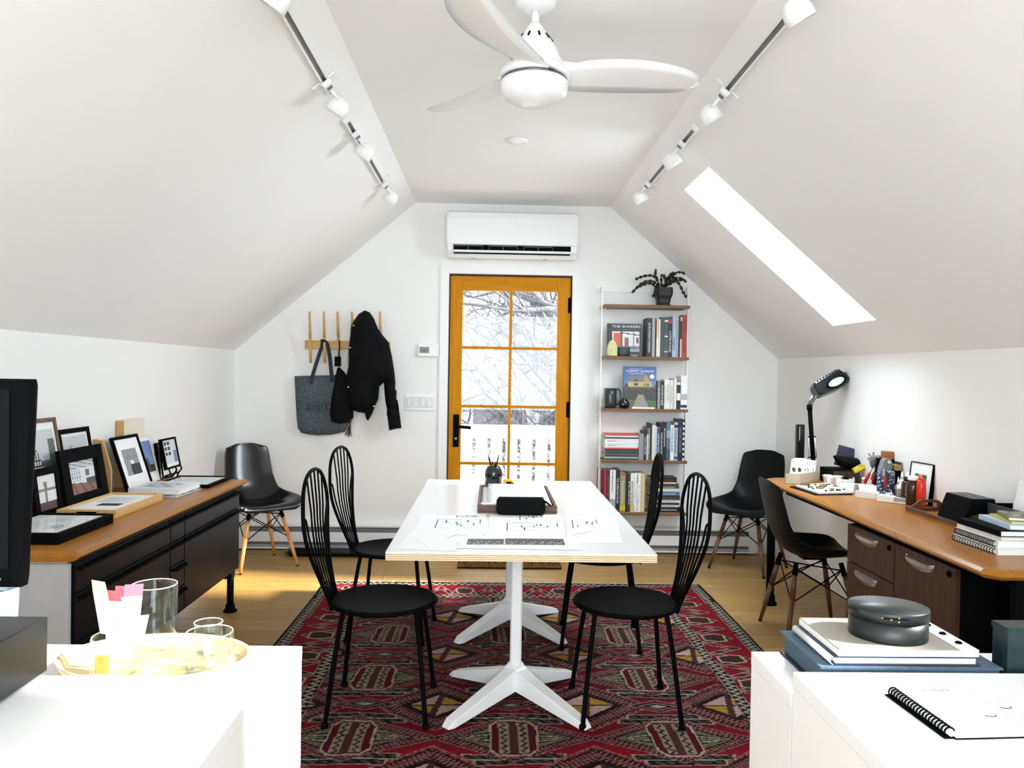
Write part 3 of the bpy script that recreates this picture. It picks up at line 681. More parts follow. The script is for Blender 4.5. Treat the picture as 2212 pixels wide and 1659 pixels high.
def drawer(y0, y1, z0, z1, full=True):
    d = MB().box(CRX - .012, CRX, y0 + .002, y1 - .002, z0 + .002, z1 - .002).build('drawer', M_CRED, t, world=True, bevel=.0015)
    y0_, y1_ = y0 + .012, y1 - .012
    h = MB(); pts = smooth_path([(CRX + .001, y0_, z1 - .012), (CRX + .016, y0_ + .004, z1 - .012), (CRX + .026, y0_ + .02, z1 - .012), (CRX + .026, y1_ - .02, z1 - .012), (CRX + .016, y1_ - .004, z1 - .012), (CRX + .001, y1_, z1 - .012)], 4)
    h.ribbon(pts, .004, .003, (0, 0, 1)); h.box(CRX + .0005, CRX + .025, y0_ + .012, y1_ - .012, z1 - .014, z1 - .010)
    hh = h.build('pull', M_BLK, t, world=True); hh.parent = d
ZT = CRZ - .048
for a, b in ((.585, ZT - .005), (.41, .583), (.24, .408)): drawer(CRY0 + .004, 3.535, a, b)
for a, b in ((.585, ZT - .005), (.475, .583), (.36, .473), (.24, .358)): drawer(3.539, 3.70, a, b)
for a, b in ((.585, ZT - .005), (.24, .583)): drawer(3.704, CRY1 - .002, a, b)
for y in (CRY1 - .035, CRY0 + .05):
    for x in (CRX - .035, XL + .06):
        lg = MB().cyl((x, y, .012), (x, y, .234), .019, n=14).build('leg', M_CRED, t, world=True)
        ft = MB().lathe([(.038, 0), (.038, .006), (.027, .018), (.025, .04), (.020, .045)], (x, y, 0), 16).build('foot', M_BLKM, t, world=True); ft.parent = lg
    MB().box(XL + .02, CRX - .02, y - .03, y + .03, .19, .234).build('bracket', M_CRED, t, world=True)

# ================================================================ oak desk on the right
DKX, DKZ = 1.685, .74
t = thing('oak_desk', 'long oak desk with rounded edge along the right wall', 'desk', (1.95, 3.7, 0))
prof = [(0, DKZ - .038), (.010, DKZ - .038), (-.016, DKZ - .024), (-.022, DKZ - .014), (-.012, DKZ - .004), (.008, DKZ), (0, DKZ)]
def edge(yf):                                           # plan outline of the top
    return yf
plan = [(XR - .004, 2.55), (1.70, 2.55), (1.655, 2.60), (1.668, 3.2), (1.690, 3.9), (1.70, 4.45), (1.705, 4.78), (1.725, 4.88), (1.79, 4.93), (XR - .004, 4.93)]
def off(d, z):
    out = []
    for (x, y) in plan:
        if x > 2.2: out.append((x, y + (d if y < 3 else -d), z)); continue
        nx_ = 1.0; ny_ = 0.0
        if y < 2.58: nx_, ny_ = .4, 1
        elif y < 2.7: nx_, ny_ = 1, .4
        elif y > 4.92: nx_, ny_ = .3, -1
        elif y > 4.8: nx_, ny_ = .7, -.7
        out.append((x + d * nx_, y + d * ny_, z))
    return out
MB().rings([off(.030, DKZ - .038), off(.012, DKZ - .032), off(0, DKZ - .020), off(.002, DKZ - .012), off(.016, DKZ - .003), off(.032, DKZ)], True).build('desktop', M_OAK, t, world=True)
MB().cyl((1.70, 4.69, .02), (1.70, 4.69, DKZ - .039), .024, n=18).build('post_leg', M_BLK, t, world=True)
MB().lathe([(.040, 0), (.040, .012), (.030, .025), (.030, .055), (.025, .06)], (1.70, 4.69, 0), 18).build('leg_foot', M_BLK, t, world=True)
MB().box(1.78, XR - .05, 2.60, 2.632, 0.002, DKZ - .039).build('end_panel', M_BLKM, t, world=True)
MB().box(1.75, XR - .02, 2.64, 4.60, DKZ - .060, DKZ - .039).build('frame_rail', M_BLKM, t, world=True)
def file_cabinet(y0, y1, fronts, label):
    x0, x1 = 1.742, 2.19; c = thing('file_cabinet', label, 'cabinet', ((x0 + x1) / 2, (y0 + y1) / 2, 0), group='walnut pedestal cabinets under the oak desk')
    MB().box(x0, x1, y0, y1, 0.012, DKZ - .064).build('body', M_BLKM, c, world=True)
    MB().box(x0 + .02, x1, y0 + .02, y1 - .02, 0.0, .012).build('plinth', M_BLKM, c, world=True)
    for (z0, z1) in fronts:
        d = MB().box(x0 - .020, x0 - .001, y0 + .002, y1 - .002, z0 + .002, z1 - .002).build('drawer', M_WALNUT, c, world=True, bevel=.001)
        ym = y0 + (y1 - y0) * .56; hw = .103; z = z1 - .032
        h = MB(); rs = []
        for i in range(15):
            q = i / 14 * 2 - 1; dz = .034 * math.sqrt(max(0.0, 1 - q * q)) + .002; px = .018 * math.sqrt(max(0.0, 1 - q ** 4)) + .001
            y = ym + q * hw; rs.append([(x0 - .0195, y, z + .008), (x0 - .0205 - px, y, z + .004), (x0 - .0205 - px * .9, y, z - dz * .45), (x0 - .0195 - .003, y, z - dz), (x0 - .0195, y, z - dz)])
        hh = h.rings(rs, True).build('cup_pull', M_STEEL, c, world=True); hh.parent = d
        if z1 > .6:
            lk = MB().cyl((x0 - .0195, y0 + .04, z1 - .03), (x0 - .026, y0 + .04, z1 - .03), .012, n=14).box(x0 - .028, x0 - .0262, y0 + .038, y0 + .042, z1 - .036, z1 - .024).build('lock', M_BLKM, c, world=True); lk.parent = d
file_cabinet(3.29, 3.73, ((.50, .676), (.32, .498), (.03, .318)), 'walnut cabinet with two small drawers beside the tucked-in shell chair')
file_cabinet(2.845, 3.285, ((.35, .676), (.03, .348)), 'walnut cabinet with one tall drawer below the stacked notebooks')

# ================================================================ white counters in the foreground
def counter(name, x0, x1, y0, y1, z, label, toe=True):
    t = thing(name, label, 'counter', ((x0 + x1) / 2, (y0 + y1) / 2, 0))
    MB().box(x0, x1, y0, y1, z - .03, z).build('countertop', M_WHITE, t, world=True, bevel=.002)
    MB().box(x0 + .001, x1 - .001, y0 + .001, y1 - .001, .05, z - .0305).build('carcass', M_WHITE, t, world=True)
    MB().box(x0 + .03, x1 - .03, y0 + .03, y1 - .03, 0, .05).build('plinth', M_WPLAST, t, world=True)
LZ, LZ2 = .74, .787
counter('low_cabinet', -1.30, -.422, 1.505, 1.80, LZ, 'low white cabinet holding the glassware tray, left foreground')
counter('white_desk', -1.75, -.420, .55, 1.498, LZ2, 'taller white desk with a black box on it, left foreground')
counter('low_cabinet', .606, 1.45, 1.545, 1.785, LZ, 'low white cabinet under the oval box and binders, right foreground')
counter('white_desk', .606, 1.90, .55, 1.538, LZ2, 'taller white desk with the open notepad, right foreground')
# ================================================================ air conditioner above the door
ax0, ax1, az0, az1 = PY(966, 452, 5.86).x, PY(1250, 458, 5.86).x, PY(1108, 557, 5.86).z, PY(1108, 456, 5.86).z
t = thing('air_conditioner', 'white split air conditioner mounted over the door', 'air conditioner', ((ax0 + ax1) / 2, 5.95, az0))
yb_ = YB - .002; yf = 5.845; zs_ = az0 + .095
b = MB(); rs = []
for x, k in ((ax0, .012), (ax0 + .012, 0), (ax1 - .012, 0), (ax1, .012)):
    rs.append([(x, yb_, az0 + .012 + k), (x, yf + .05 + k, az0 + k), (x, yf + .012 + k, az0 + .045), (x, yf + .010 + k, zs_), (x, yf + .012 + k, az1 - .035), (x, yf + .04 + k, az1 - .004 - k), (x, yb_, az1 - k)])
b.rings(rs, True); b.build('body', M_WPLAST, t, world=True)
fp = MB(); rs = []
for x, k in ((ax0 + .001, .015), (ax0 + .012, .003), (ax0 + .03, 0), (ax1 - .03, 0), (ax1 - .012, .003), (ax1 - .001, .015)):
    rs.append([(x, yf + .009, zs_ + k * .6), (x, yf - .004 + k * .3, zs_ + k * .6), (x, yf - .008 + k * .3, az1 - .06), (x, yf + .002 + k * .3, az1 - .02 - k * .5), (x, yf + .03, az1 - .002 - k), (x, yf + .04, az1 - .006 - k)])
fp.rings(rs, True); fp.build('front_panel', mat('glossy_white_plastic', (.86, .865, .87), .18, var=.008), t, world=True)
MB().box(ax0 + .05, ax1 - .055, yf + .0005, yf + .0095, az0 + .052, zs_ - .006).build('air_outlet', M_BLKM, t, world=True)
xx = ax0 + .055
for k in range(3):
    for q in range(2):
        MB().tube([(xx, yf - .001, az0 + .056), (xx, yf - .001, zs_ - .014), (xx + .105, yf - .001, zs_ - .014), (xx + .105, yf - .001, az0 + .056)], .0018, 5).build('louvre_frame', M_GREYINK, t, world=True); xx += .107
    xx += .045
MB().box(ax0 + .05, ax1 - .055, yf - .010, yf + .002, az0 + .034, az0 + .050).build('vane', M_WPLAST, t, world=True, bevel=.003)
MB().box(ax0 + .052, ax1 - .06, yf + .006, yf + .0115, az0 + .0235, az0 + .0330).build('lower_slot', M_BLKM, t, world=True)
lettering('Important  read before use', .007, (ax0 + .055, yf + .0085, az0 + .017), (1, 0, 0), (0, 0, 1), M_GREYINK, None)
o = bpy.data.objects['lettering']; o.parent = t; o.location = -t.location
for q in (.18, .72): MB().box(ax0 + q, ax0 + q + .03, yf + .055, yf + .065, az0 - .004, az0 + .002).build('clip', M_GREYINK, t, world=True)

# ================================================================ thermostat and switches
a, c = PY(903, 743, YB), PY(948, 771, YB)
t = thing('thermostat', 'white wall thermostat reading 66 left of the door', 'thermostat', ((a.x + c.x) / 2, YB - .012, c.z))
MB().rbox(a.x, c.x, YB - .026, YB - .001, c.z, a.z, .006).build('case', M_WPLAST, t, world=True)
sx0, sx1, sz0, sz1 = PY(917.5, 0, YB).x, PY(938.5, 0, YB).x, PY(920, 763, YB).z, PY(920, 749.5, YB).z
MB().box(sx0, sx1, YB - .0275, YB - .0262, sz0, sz1).build('display', mat('lcd_grey_green', rgb(112, 120, 108), .3, var=.03), t, world=True)
def wl(txt, h, O, U, V, m, parent, **k):            # lettering given in world coordinates on an unrotated parent
    o = lettering(txt, h, O, U, V, m, parent, **k); o.location = -parent.location; return o
wl('66', (sz1 - sz0) * .42, ((sx0 + sx1) / 2 - .014, YB - .0278, sz0 + .012), (1, 0, 0), (0, 0, 1), M_INK, t, width=.026)
for k in (0, 1): MB().rbox(c.x - .022, c.x - .010, YB - .029, YB - .0255, c.z + .035 + k * .022, c.z + .045 + k * .022, .003).build('button', M_WPLAST, t, world=True)
a, c = PY(875, 851, YB), PY(938, 887, YB)
t = thing('switch_plate', 'white four-gang light switch plate below the thermostat', 'light switch', ((a.x + c.x) / 2, YB - .005, c.z))
M_SWP = mat('switch_plastic', (.80, .805, .81), .3, var=.01)
MB().rbox(a.x, c.x, YB - .008, YB - .001, c.z, a.z, .004).build('plate', M_SWP, t, world=True)
for k in range(4):
    xm = a.x + (c.x - a.x) * (.155 + .23 * k)
    r_ = MB().box(xm - .020, xm + .020, YB - .0095, YB - .0082, c.z + .024, a.z - .024).build('bezel', mat('switch_bezel', (.45, .46, .47), .5, var=.02), t, world=True)
    q = MB().hexa([(xm - .017, YB - .011, c.z + .027), (xm + .017, YB - .011, c.z + .027), (xm + .017, YB - .009, c.z + .027), (xm - .017, YB - .009, c.z + .027), (xm - .017, YB - .015, a.z - .027), (xm + .017, YB - .015, a.z - .027), (xm + .017, YB - .009, a.z - .027), (xm - .017, YB - .009, a.z - .027)]).build('rocker', M_SWP, t, world=True)
    for z in (c.z + .010, a.z - .010): s_ = MB().cyl((xm, YB - .0085, z), (xm, YB - .0095, z), .0035, n=8).build('screw', M_STEEL, t, world=True)

# ================================================================ coat rack with hanging things
YR = YB - .05
a, c = PY(658, 735, YR), PY(658, 753, YR); xr = PY(842, 745, YR).x
t = thing('coat_rack', 'oak wall rack with tall tilting pegs beside the door', 'coat rack', ((a.x + xr) / 2, YB - .03, c.z))
MB().box(a.x, xr, YB - .045, YB - .001, c.z, a.z).build('board', M_OAKX, t, world=True, bevel=.002)
for (x0, x1) in ((668.5, 672), (699.5, 702), (729, 733), (760, 764), (790, 793), (821, 824)):
    p0 = PY(x0, 673, YR - .06); p1 = PY(x1, 784, YR + .012)
    p1.y = YB - .052
    MB().cyl(p1, p1 + (p0 - p1) * .5, .0088, .0100, 10).cyl(p1 + (p0 - p1) * .5, p0, .0100, .0075, 10).build('peg', M_OAKX, t, world=True)
def crop(pts, Y):                                       # outline points measured on a 4.88x enlargement of the rack area
    return [(PY(600 + x * .20496, 620 + y * .20496, Y).x, PY(600 + x * .20496, 620 + y * .20496, Y).z) for x, y in pts]
# tote
YT = YB - .012
o0 = crop([(160, 940), (330, 934), (560, 930), (700, 925), (745, 1100), (760, 1400), (700, 1530), (560, 1560), (400, 1568), (290, 1556), (230, 1540), (195, 1490), (182, 1380), (170, 1150)], YT - .06)
lo = min(p[1] for p in o0)
t = thing('tote_bag', 'charcoal felt tote bag with stamped lettering hanging on the rack', 'bag', (o0[4][0] - .1, YT, lo))
puff('bag_body', o0, YT, .055, .10, M_FELT, t, cuts=4, back=.25)
for pts in ([(350, 1020), (360, 960), (420, 760), (470, 610), (493, 560)], [(575, 1000), (565, 900), (545, 720), (520, 600), (500, 560)]):
    P3 = [PY(600 + x * .20496, 620 + y * .20496, YT - .075 + .01 * i) for i, (x, y) in enumerate(pts)]
    P3[-1].y = YR - .075
    MB().ribbon(smooth_path(P3, 5), .014, .0025, (1, 0, 0)).build('strap', M_FELTD, t, world=True)
P_ = lambda x, y, Y: PY(600 + x * .20496, 620 + y * .20496, Y)
q0, q1 = P_(312, 1290, YT - .0705), P_(540, 1290, YT - .0705)
wl('DIET', (P_(312, 1228, YT - .07).z - q0.z), (q0.x, YT - .0705, q0.z), (1, 0, 0), (0, 0, 1), M_INK, t, width=q1.x - q0.x - .004, depth=.002)
a, c = P_(302, 1212, YT - .0705), P_(640, 1308, YT - .0705)
fr = MB()
for (x0, x1, z0, z1) in ((a.x, c.x, a.z - .003, a.z), (a.x, c.x, c.z, c.z + .003), (a.x, a.x + .003, c.z, a.z)): fr.box(x0, x1, YT - .073, YT - .070, z0, z1)
fr.build('stamped_frame', M_INK, t, world=True)
# small black bag with tassel
YS = YB - .085
o0 = crop([(600, 935), (620, 850), (640, 842), (690, 890), (720, 930), (790, 1000), (790, 1380), (740, 1430), (650, 1445), (555, 1425), (540, 1330), (560, 1150), (590, 1020)], YS - .04)
t = thing('small_bag', 'small black bag with brown tassel hanging between tote and jacket', 'bag', (sum(p[0] for p in o0) / len(o0), YS, min(p[1] for p in o0)))
puff('bag_body', o0, YS, .05, .06, M_FABB, t, cuts=4)
MB().ribbon([P_(640, 840, YS - .03), P_(645, 730, YS - .03), P_(650, 600, YS - .03), P_(645, 560, YR - .06)], .004, .002, (1, 0, 0)).build('cord', M_BLKM, t, world=True)
a, c = P_(600, 732, YS - .03), P_(666, 838, YS - .03); MB().box(a.x, c.x, YS - .034, YS - .028, c.z, a.z).build('luggage_tag', M_BLKM, t, world=True)
ts = MB(); rnd = random.Random(1); top = P_(790, 1380, YS - .06)
for i in range(26):
    e_ = P_(745 + rnd.uniform(-40, 40), 1585 - rnd.uniform(0, 30), YS - .06 + rnd.uniform(-.01, .01)); m_ = P_(755 + rnd.uniform(-18, 18), 1480, YS - .06 + rnd.uniform(-.008, .008))
    ts.tube(smooth_path([top, P_(768, 1440, YS - .06), m_, e_], 3), .0014, 4)
ts.tube([P_(772, 1395, YS - .06), P_(760, 1450, YS - .06)], .006, 6)
ts.build('tassel', mat('brown_leather', rgb(74, 42, 34), .7, var=.2), t, world=True)
# jacket
YJ = YB - .075
body = crop([(905, 240), (960, 262), (1005, 330), (1045, 430), (1085, 490), (1130, 545), (1160, 580), (1185, 700), (1210, 850), (1222, 960), (1200, 1010), (1110, 1005), (1060, 1050), (1050, 1180), (1015, 1260), (985, 1340), (940, 1415), (925, 1400), (905, 1330), (830, 1322), (780, 1300), (735, 1230), (722, 1100), (715, 930), (735, 820), (738, 650), (752, 520), (755, 425), (790, 350), (840, 280)], YJ - .08)
t = thing('jacket', 'black hooded quilted jacket hanging on the wall rack', 'jacket', (sum(p[0] for p in body) / len(body), YJ, min(p[1] for p in body)))
qz = lambda x, z: 1 - .10 * abs(math.sin(z * 42)) ** 8 * (1 if z < 1.62 else 0)
puff('jacket_body', body, YJ, .115, .14, M_FABB, t, cuts=5, quilt=qz, back=.3)
slv = crop([(1100, 640), (1160, 580), (1195, 730), (1218, 880), (1232, 1000), (1228, 1070), (1245, 1100), (1240, 1180), (1256, 1200), (1252, 1280), (1270, 1300), (1270, 1370), (1282, 1395), (1296, 1492), (1245, 1498), (1165, 1518), (1148, 1385), (1155, 1370), (1140, 1280), (1135, 1180), (1112, 1050), (1095, 900)], YJ - .06)
puff('sleeve', slv, YJ + .01, .085, .055, M_FABB, t, cuts=4, quilt=lambda x, z: 1 - .22 * abs(math.sin(z * 36)) ** 6)
zp = [P_(x, y, YJ - .095) for x, y in ((775, 380), (768, 480), (752, 600), (742, 720), (735, 830))]
MB().tube(smooth_path(zp, 4), .0022, 5).build('zip', M_DSTEEL, t, world=True)
for x, y in ((803, 408), (768, 640), (748, 1053), (1017, 1255)):
    p = P_(x, y, YJ - .10); MB().cyl((p.x, YJ - .085, p.z), (p.x, YJ - .125, p.z), .0045, n=8).build('snap', M_STEEL, t, world=True)

# ================================================================ boot tray and doormat
p0, p1, p2 = PZ(617, 1196, .01), PZ(838, 1210, .01), PZ(640, 1176, .01)
x0, x1, y0, y1 = p0.x, p1.x + .02, p0.y - .07, YB - .11
t = thing('boot_tray', 'black plastic boot tray on the floor under the coats', 'tray', ((x0 + x1) / 2, (y0 + y1) / 2, 0))
def rr(i, z): return [(x0 + i + .02, y0 + i, z), (x1 - i - .02, y0 + i, z), (x1 - i, y0 + i + .02, z), (x1 - i, y1 - i - .02, z), (x1 - i - .02, y1 - i, z), (x0 + i + .02, y1 - i, z), (x0 + i, y1 - i - .02, z), (x0 + i, y0 + i + .02, z)]
MB().rings([rr(.03, .001), rr(.012, .028), rr(0, .032), rr(.004, .036), rr(.016, .034), rr(.036, .009)], True).build('pan', M_BLKG, t, world=True)
for k in range(9):
    y = y0 + .07 + k * (y1 - y0 - .14) / 8; MB().box(x0 + .06, x1 - .06, y - .004, y + .004, .0092, .0135).build('rib', M_BLKG, t, world=True)
p0, p1 = PZ(988, 1222, .02), PZ(1214, 1226, .02)
mx0, mx1, my0, my1 = p0.x, p1.x, p0.y, p0.y + .42
t = thing('doormat', 'brown coir doormat lying in front of the door', 'doormat', ((mx0 + mx1) / 2, (my0 + my1) / 2, 0))
MB().box(mx0, mx1, my0, my1, .001, .010).build('backing', M_BLKM, t, world=True)
M_COIR = mat('coir_fibre', rgb(150, 106, 52), .95, var=.3, vscale=60)
fb = MB(); rnd = random.Random(9)
for i in range(4200):
    x, y = rnd.uniform(mx0, mx1), rnd.uniform(my0, my1) if i % 3 else my0 + rnd.uniform(0, .02); h_ = rnd.uniform(.022, .032); a_ = rnd.uniform(0, 6.28); d = .004
    fb.add([(x - d * math.cos(a_), y - d * math.sin(a_), .009), (x + d * math.cos(a_), y + d * math.sin(a_), .009), (x + rnd.uniform(-.006, .006), y + rnd.uniform(-.006, .006), h_)], [(0, 1, 2)])
tag(fb.build('coir_pile', M_COIR, t, world=True, fix=False), kind='stuff')

# ================================================================ ceiling: fan, detector, track lights
fx, fy = .128, 2.66
t = thing('ceiling_fan', 'white three-blade ceiling fan with domed light above the table', 'fan', (fx, fy, ZC))
MB().lathe([(.0, ZC - .001), (.078, ZC - .001), (.078, ZC - .03), (.070, ZC - .042), (.070, ZC - .052), (.055, ZC - .066), (.030, ZC - .072), (.0, ZC - .073)], (fx, fy, 0), 28).build('canopy', M_WPLAST, t, world=True)
MB().cyl((fx, fy, ZC - .12), (fx, fy, ZC - .0735), .0135, n=14).build('downrod', M_WPLAST, t, world=True)
MB().lathe([(.0, 2.545), (.020, 2.545), (.026, 2.535), (.045, 2.505), (.078, 2.455), (.094, 2.415), (.098, 2.405), (.0, 2.404)], (fx, fy, 0), 32).build('motor_housing', M_WPLAST, t, world=True)
for k in range(10):
    a_ = math.radians(-150 + k * 36); d = Vector((math.cos(a_), math.sin(a_), 0)); s_ = Vector((-d.y, d.x, 0)); p = Vector((fx, fy, 2.494)) + d * .0535
    MB().obox(p, s_ * .0028, (d * .8 + Vector((0, 0, -1))).normalized() * .011, (d + Vector((0, 0, .8))).normalized() * .0022).build('vent_slot', M_BLKM, t, world=True)
MB().lathe([(.0, 2.4035), (.090, 2.4035), (.110, 2.392), (.118, 2.372), (.117, 2.362), (.0, 2.361)], (fx, fy, 0), 36).build('hub', M_WPLAST, t, world=True)
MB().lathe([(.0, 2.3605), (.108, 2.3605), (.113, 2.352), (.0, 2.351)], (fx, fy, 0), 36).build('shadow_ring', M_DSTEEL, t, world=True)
MB().lathe([(.0, 2.3505), (.112, 2.3505), (.1155, 2.340), (.112, 2.318), (.098, 2.297), (.07, 2.281), (.035, 2.273), (.0, 2.271)], (fx, fy, 0), 36).build('light_dome', mat('opal_diffuser', (.86, .87, .88), .25, var=.005), t, world=True)
for ang in (12, 132, 250):
    b = MB(); n = 18; rs = []; a0 = math.radians(ang)
    for i in range(n + 1):
        q = i / n; r_ = .07 + .52 * q; sw = .02 - .045 * q - .035 * math.sin(q * math.pi); ch = .070 + .028 * math.sin(min(1, q * 1.25) * math.pi * .85) ; ch *= 1 if q < .75 else max(.10, math.sqrt(max(0.0, 1 - ((q - .75) / .25) ** 2)))
        if q < .12: ch = .085 - .1 * q
        tw = math.radians(-17 + 8 * q); ce = Vector((r_ * math.cos(a0), r_ * math.sin(a0), 0)); s_ = Vector((-math.sin(a0), math.cos(a0), 0))
        ce = Vector((fx, fy, 2.382 + .012 * q)) + ce + s_ * sw; cd = s_ * math.cos(tw) + Vector((0, 0, math.sin(tw))); nn = Vector((0, 0, 1)) * math.cos(tw) - s_ * math.sin(tw)
        th = .010 * (1 - .55 * q) + .001
        rs.append([ce - cd * ch, ce - cd * ch * .5 + nn * th * .8, ce + nn * th, ce + cd * ch * .5 + nn * th * .7, ce + cd * ch, ce + cd * ch * .5 - nn * th * .5, ce - nn * th * .6, ce - cd * ch * .5 - nn * th * .6])
    b.rings(rs, True, True).build('blade', M_WPLAST, t, world=True)
p = PZ(1117, 303, ZC)
t = thing('ceiling_plate', 'small round white cover plate on the flat ceiling', 'ceiling plate', (p.x, p.y, ZC))
MB().lathe([(.0, -.016), (.045, -.015), (.058, -.008), (.062, -.001), (0, -.001)], (0, 0, 0), 28).build('cover', M_WPLAST, t)
for s_ in (-1, 1): MB().cyl((s_ * .035, 0, -.0165), (s_ * .035, 0, -.0185), .004, n=8).build('screw', M_STEEL, t)
M_TRK = mat('track_white', (.83, .83, .83), .4, var=.01); M_SLOT = mat('track_slot', (.16, .16, .155), .6, var=.05)
def track(side, x, y0, y1, brackets, heads, label):
    """lighting track on the sloping ceiling; x on the slope, running along y"""
    if side > 0: z = ZK + (XR - x) / (XR - FR) * (ZC - ZK); N = Vector((-(ZC - ZK), 0, -(XR - FR))).normalized(); U = Vector((-(XR - FR), 0, ZC - ZK)).normalized()
    else: z = ZK + (x - XL) / (FL - XL) * (ZC - ZK); N = Vector(((ZC - ZK), 0, -(FL - XL))).normalized(); U = Vector((FL - XL, 0, ZC - ZK)).normalized()
    O = Vector((x, 0, z)); Y = Vector((0, 1, 0)); ym = (y0 + y1) / 2
    t = thing('track_light', label, 'track light', O + Y * ym, group='track lights on the sloping ceilings')
    P = lambda u, y, n: O + U * u + Y * y + N * n
    b = MB(); hw = .018
    for (u0, u1, n0, n1) in ((-hw, -.009, .001, .022), (.009, hw, .001, .022), (-.009, .009, .001, .006)):
        b.hexa([P(u0, y0, n0), P(u1, y0, n0), P(u1, y1, n0), P(u0, y1, n0), P(u0, y0, n1), P(u1, y0, n1), P(u1, y1, n1), P(u0, y1, n1)])
    b.build('track', M_TRK, t, world=True)
    MB().hexa([P(-.0088, y0 + .02, .0065), P(.0088, y0 + .02, .0065), P(.0088, y1 - .02, .0065), P(-.0088, y1 - .02, .0065), P(-.0088, y0 + .02, .012), P(.0088, y0 + .02, .012), P(.0088, y1 - .02, .012), P(-.0088, y1 - .02, .012)]).build('slot', M_SLOT, t, world=True)
    for yy in (y0, y1): MB().obox(P(0, yy, .0125), U * (hw + .003), Y * .012, N * .0115).build('end_cap', M_TRK, t, world=True, bevel=.003)
    for yy in brackets: MB().obox(P(0, yy, .0045), U * .060, Y * .032, N * .0035).obox(P(0, yy, .015), U * .0235, Y * .032, N * .006).build('bracket', M_TRK, t, world=True, bevel=.002)
    for yy in heads:
        h = MB().obox(P(0, yy, .034), U * .020, Y * .034, N * .0105).build('adapter', M_TRK, t, world=True, bevel=.002)
        gp = MB().obox(P(0, yy, .0455), U * .013, Y * .012, N * .0008).build('grip', M_SLOT, t, world=True); gp.parent = h
        st0 = P(0, yy + .02, .044); st1 = P(0.0, yy + .055, .085)
        MB().cyl(st0, st1, .008, n=10).build('stem', M_TRK, t, world=True)
        ax = Vector((side * .52, .12, -.80)).normalized(); c0 = st1 + ax * -.030 + Vector((0, .035, -.004))
        hd = MB(); e1 = ax.orthogonal().normalized(); e2 = ax.cross(e1); rs = []
        pr = [(.006, 0), (.024, .003), (.036, .012), (.044, .028), (.0465, .048), (.0465, .076), (.043, .077), (.040, .045), (.02, .035)]
        for r_, d in pr: rs.append([c0 + ax * d + e1 * (r_ * math.cos(2 * math.pi * j / 22)) + e2 * (r_ * math.sin(2 * math.pi * j / 22)) for j in range(22)])
        hd.rings(rs, True, True).build('spotlight_head', M_TRK, t, world=True)
track(-1, -.712, 2.30, 3.40, (3.30,), (2.30, 3.27), 'longer white track light on the left slope, nearest the camera')
track(-1, -.712, 3.76, 5.06, (5.00,), (3.95, 5.0), 'white track light on the left slope, farthest from the camera')
track(1, .978, 2.30, 3.42, (3.33,), (2.34, 3.31), 'longer white track light on the right slope, nearest the camera')
track(1, .978, 3.82, 5.05, (4.93,), (4.05, 4.92), 'white track light on the right slope, above the skylight end')
# ================================================================ wall shelf with books
YSF, YSB = 5.835, YB - .012
shx0, shx1 = PY(1306, 660, YSF).x, PY(1491, 660, YSF).x
shz = [PY(1398, y, YSF).z for y in (658.5, 770.5, 883.5, 995, 1107.5)]
t = thing('wall_shelf', 'wall-mounted ladder shelf with white uprights and five wooden shelves', 'bookshelf', ((shx0 + shx1) / 2, YSB, shz[4] - .03))
for x in (shx0 - .010, shx1 + .002):
    MB().box(x, x + .010, 5.925, 5.955, PY(1300, 1150, 5.93).z, PY(1300, 615, 5.93).z).build('upright', M_WHITE, t, world=True)
    MB().box(x, x + .010, 5.955, YB - .001, PY(1300, 630, 5.93).z, PY(1300, 618, 5.93).z).build('wall_arm', M_WHITE, t, world=True)
MB().box(shx0 - .03, shx1 + .012, YB - .010, YB - .001, PY(1390, 632, YB).z, PY(1390, 620, YB).z).build('wall_rail', M_WHITE, t, world=True)
for z in shz:
    s_ = MB().rings([[(x + k, YSF, z - .020), (x + k, YSF + k_, z - .020 + .0), (x + k, YSF, z), (x + k, YSB - .0, z)] for x, k, k_ in ()] or [
        [(shx0, YSF + .004, z - .021), (shx0, YSF, z - .004), (shx0, YSF + .003, z), (shx0, YSB, z), (shx0, YSB, z - .021)], [(shx1, YSF + .004, z - .021), (shx1, YSF, z - .004), (shx1, YSF + .003, z), (shx1, YSB, z), (shx1, YSB, z - .021)]], True).build('shelf_board', M_SHELF, t, world=True)
    for x in (shx0 + .012, shx1 - .024):
        k = MB().box(x, x + .012, 5.90, 6.0, z - .026, z - .0212).build('support_tab', M_WHITE, t, world=True); k.parent = s_

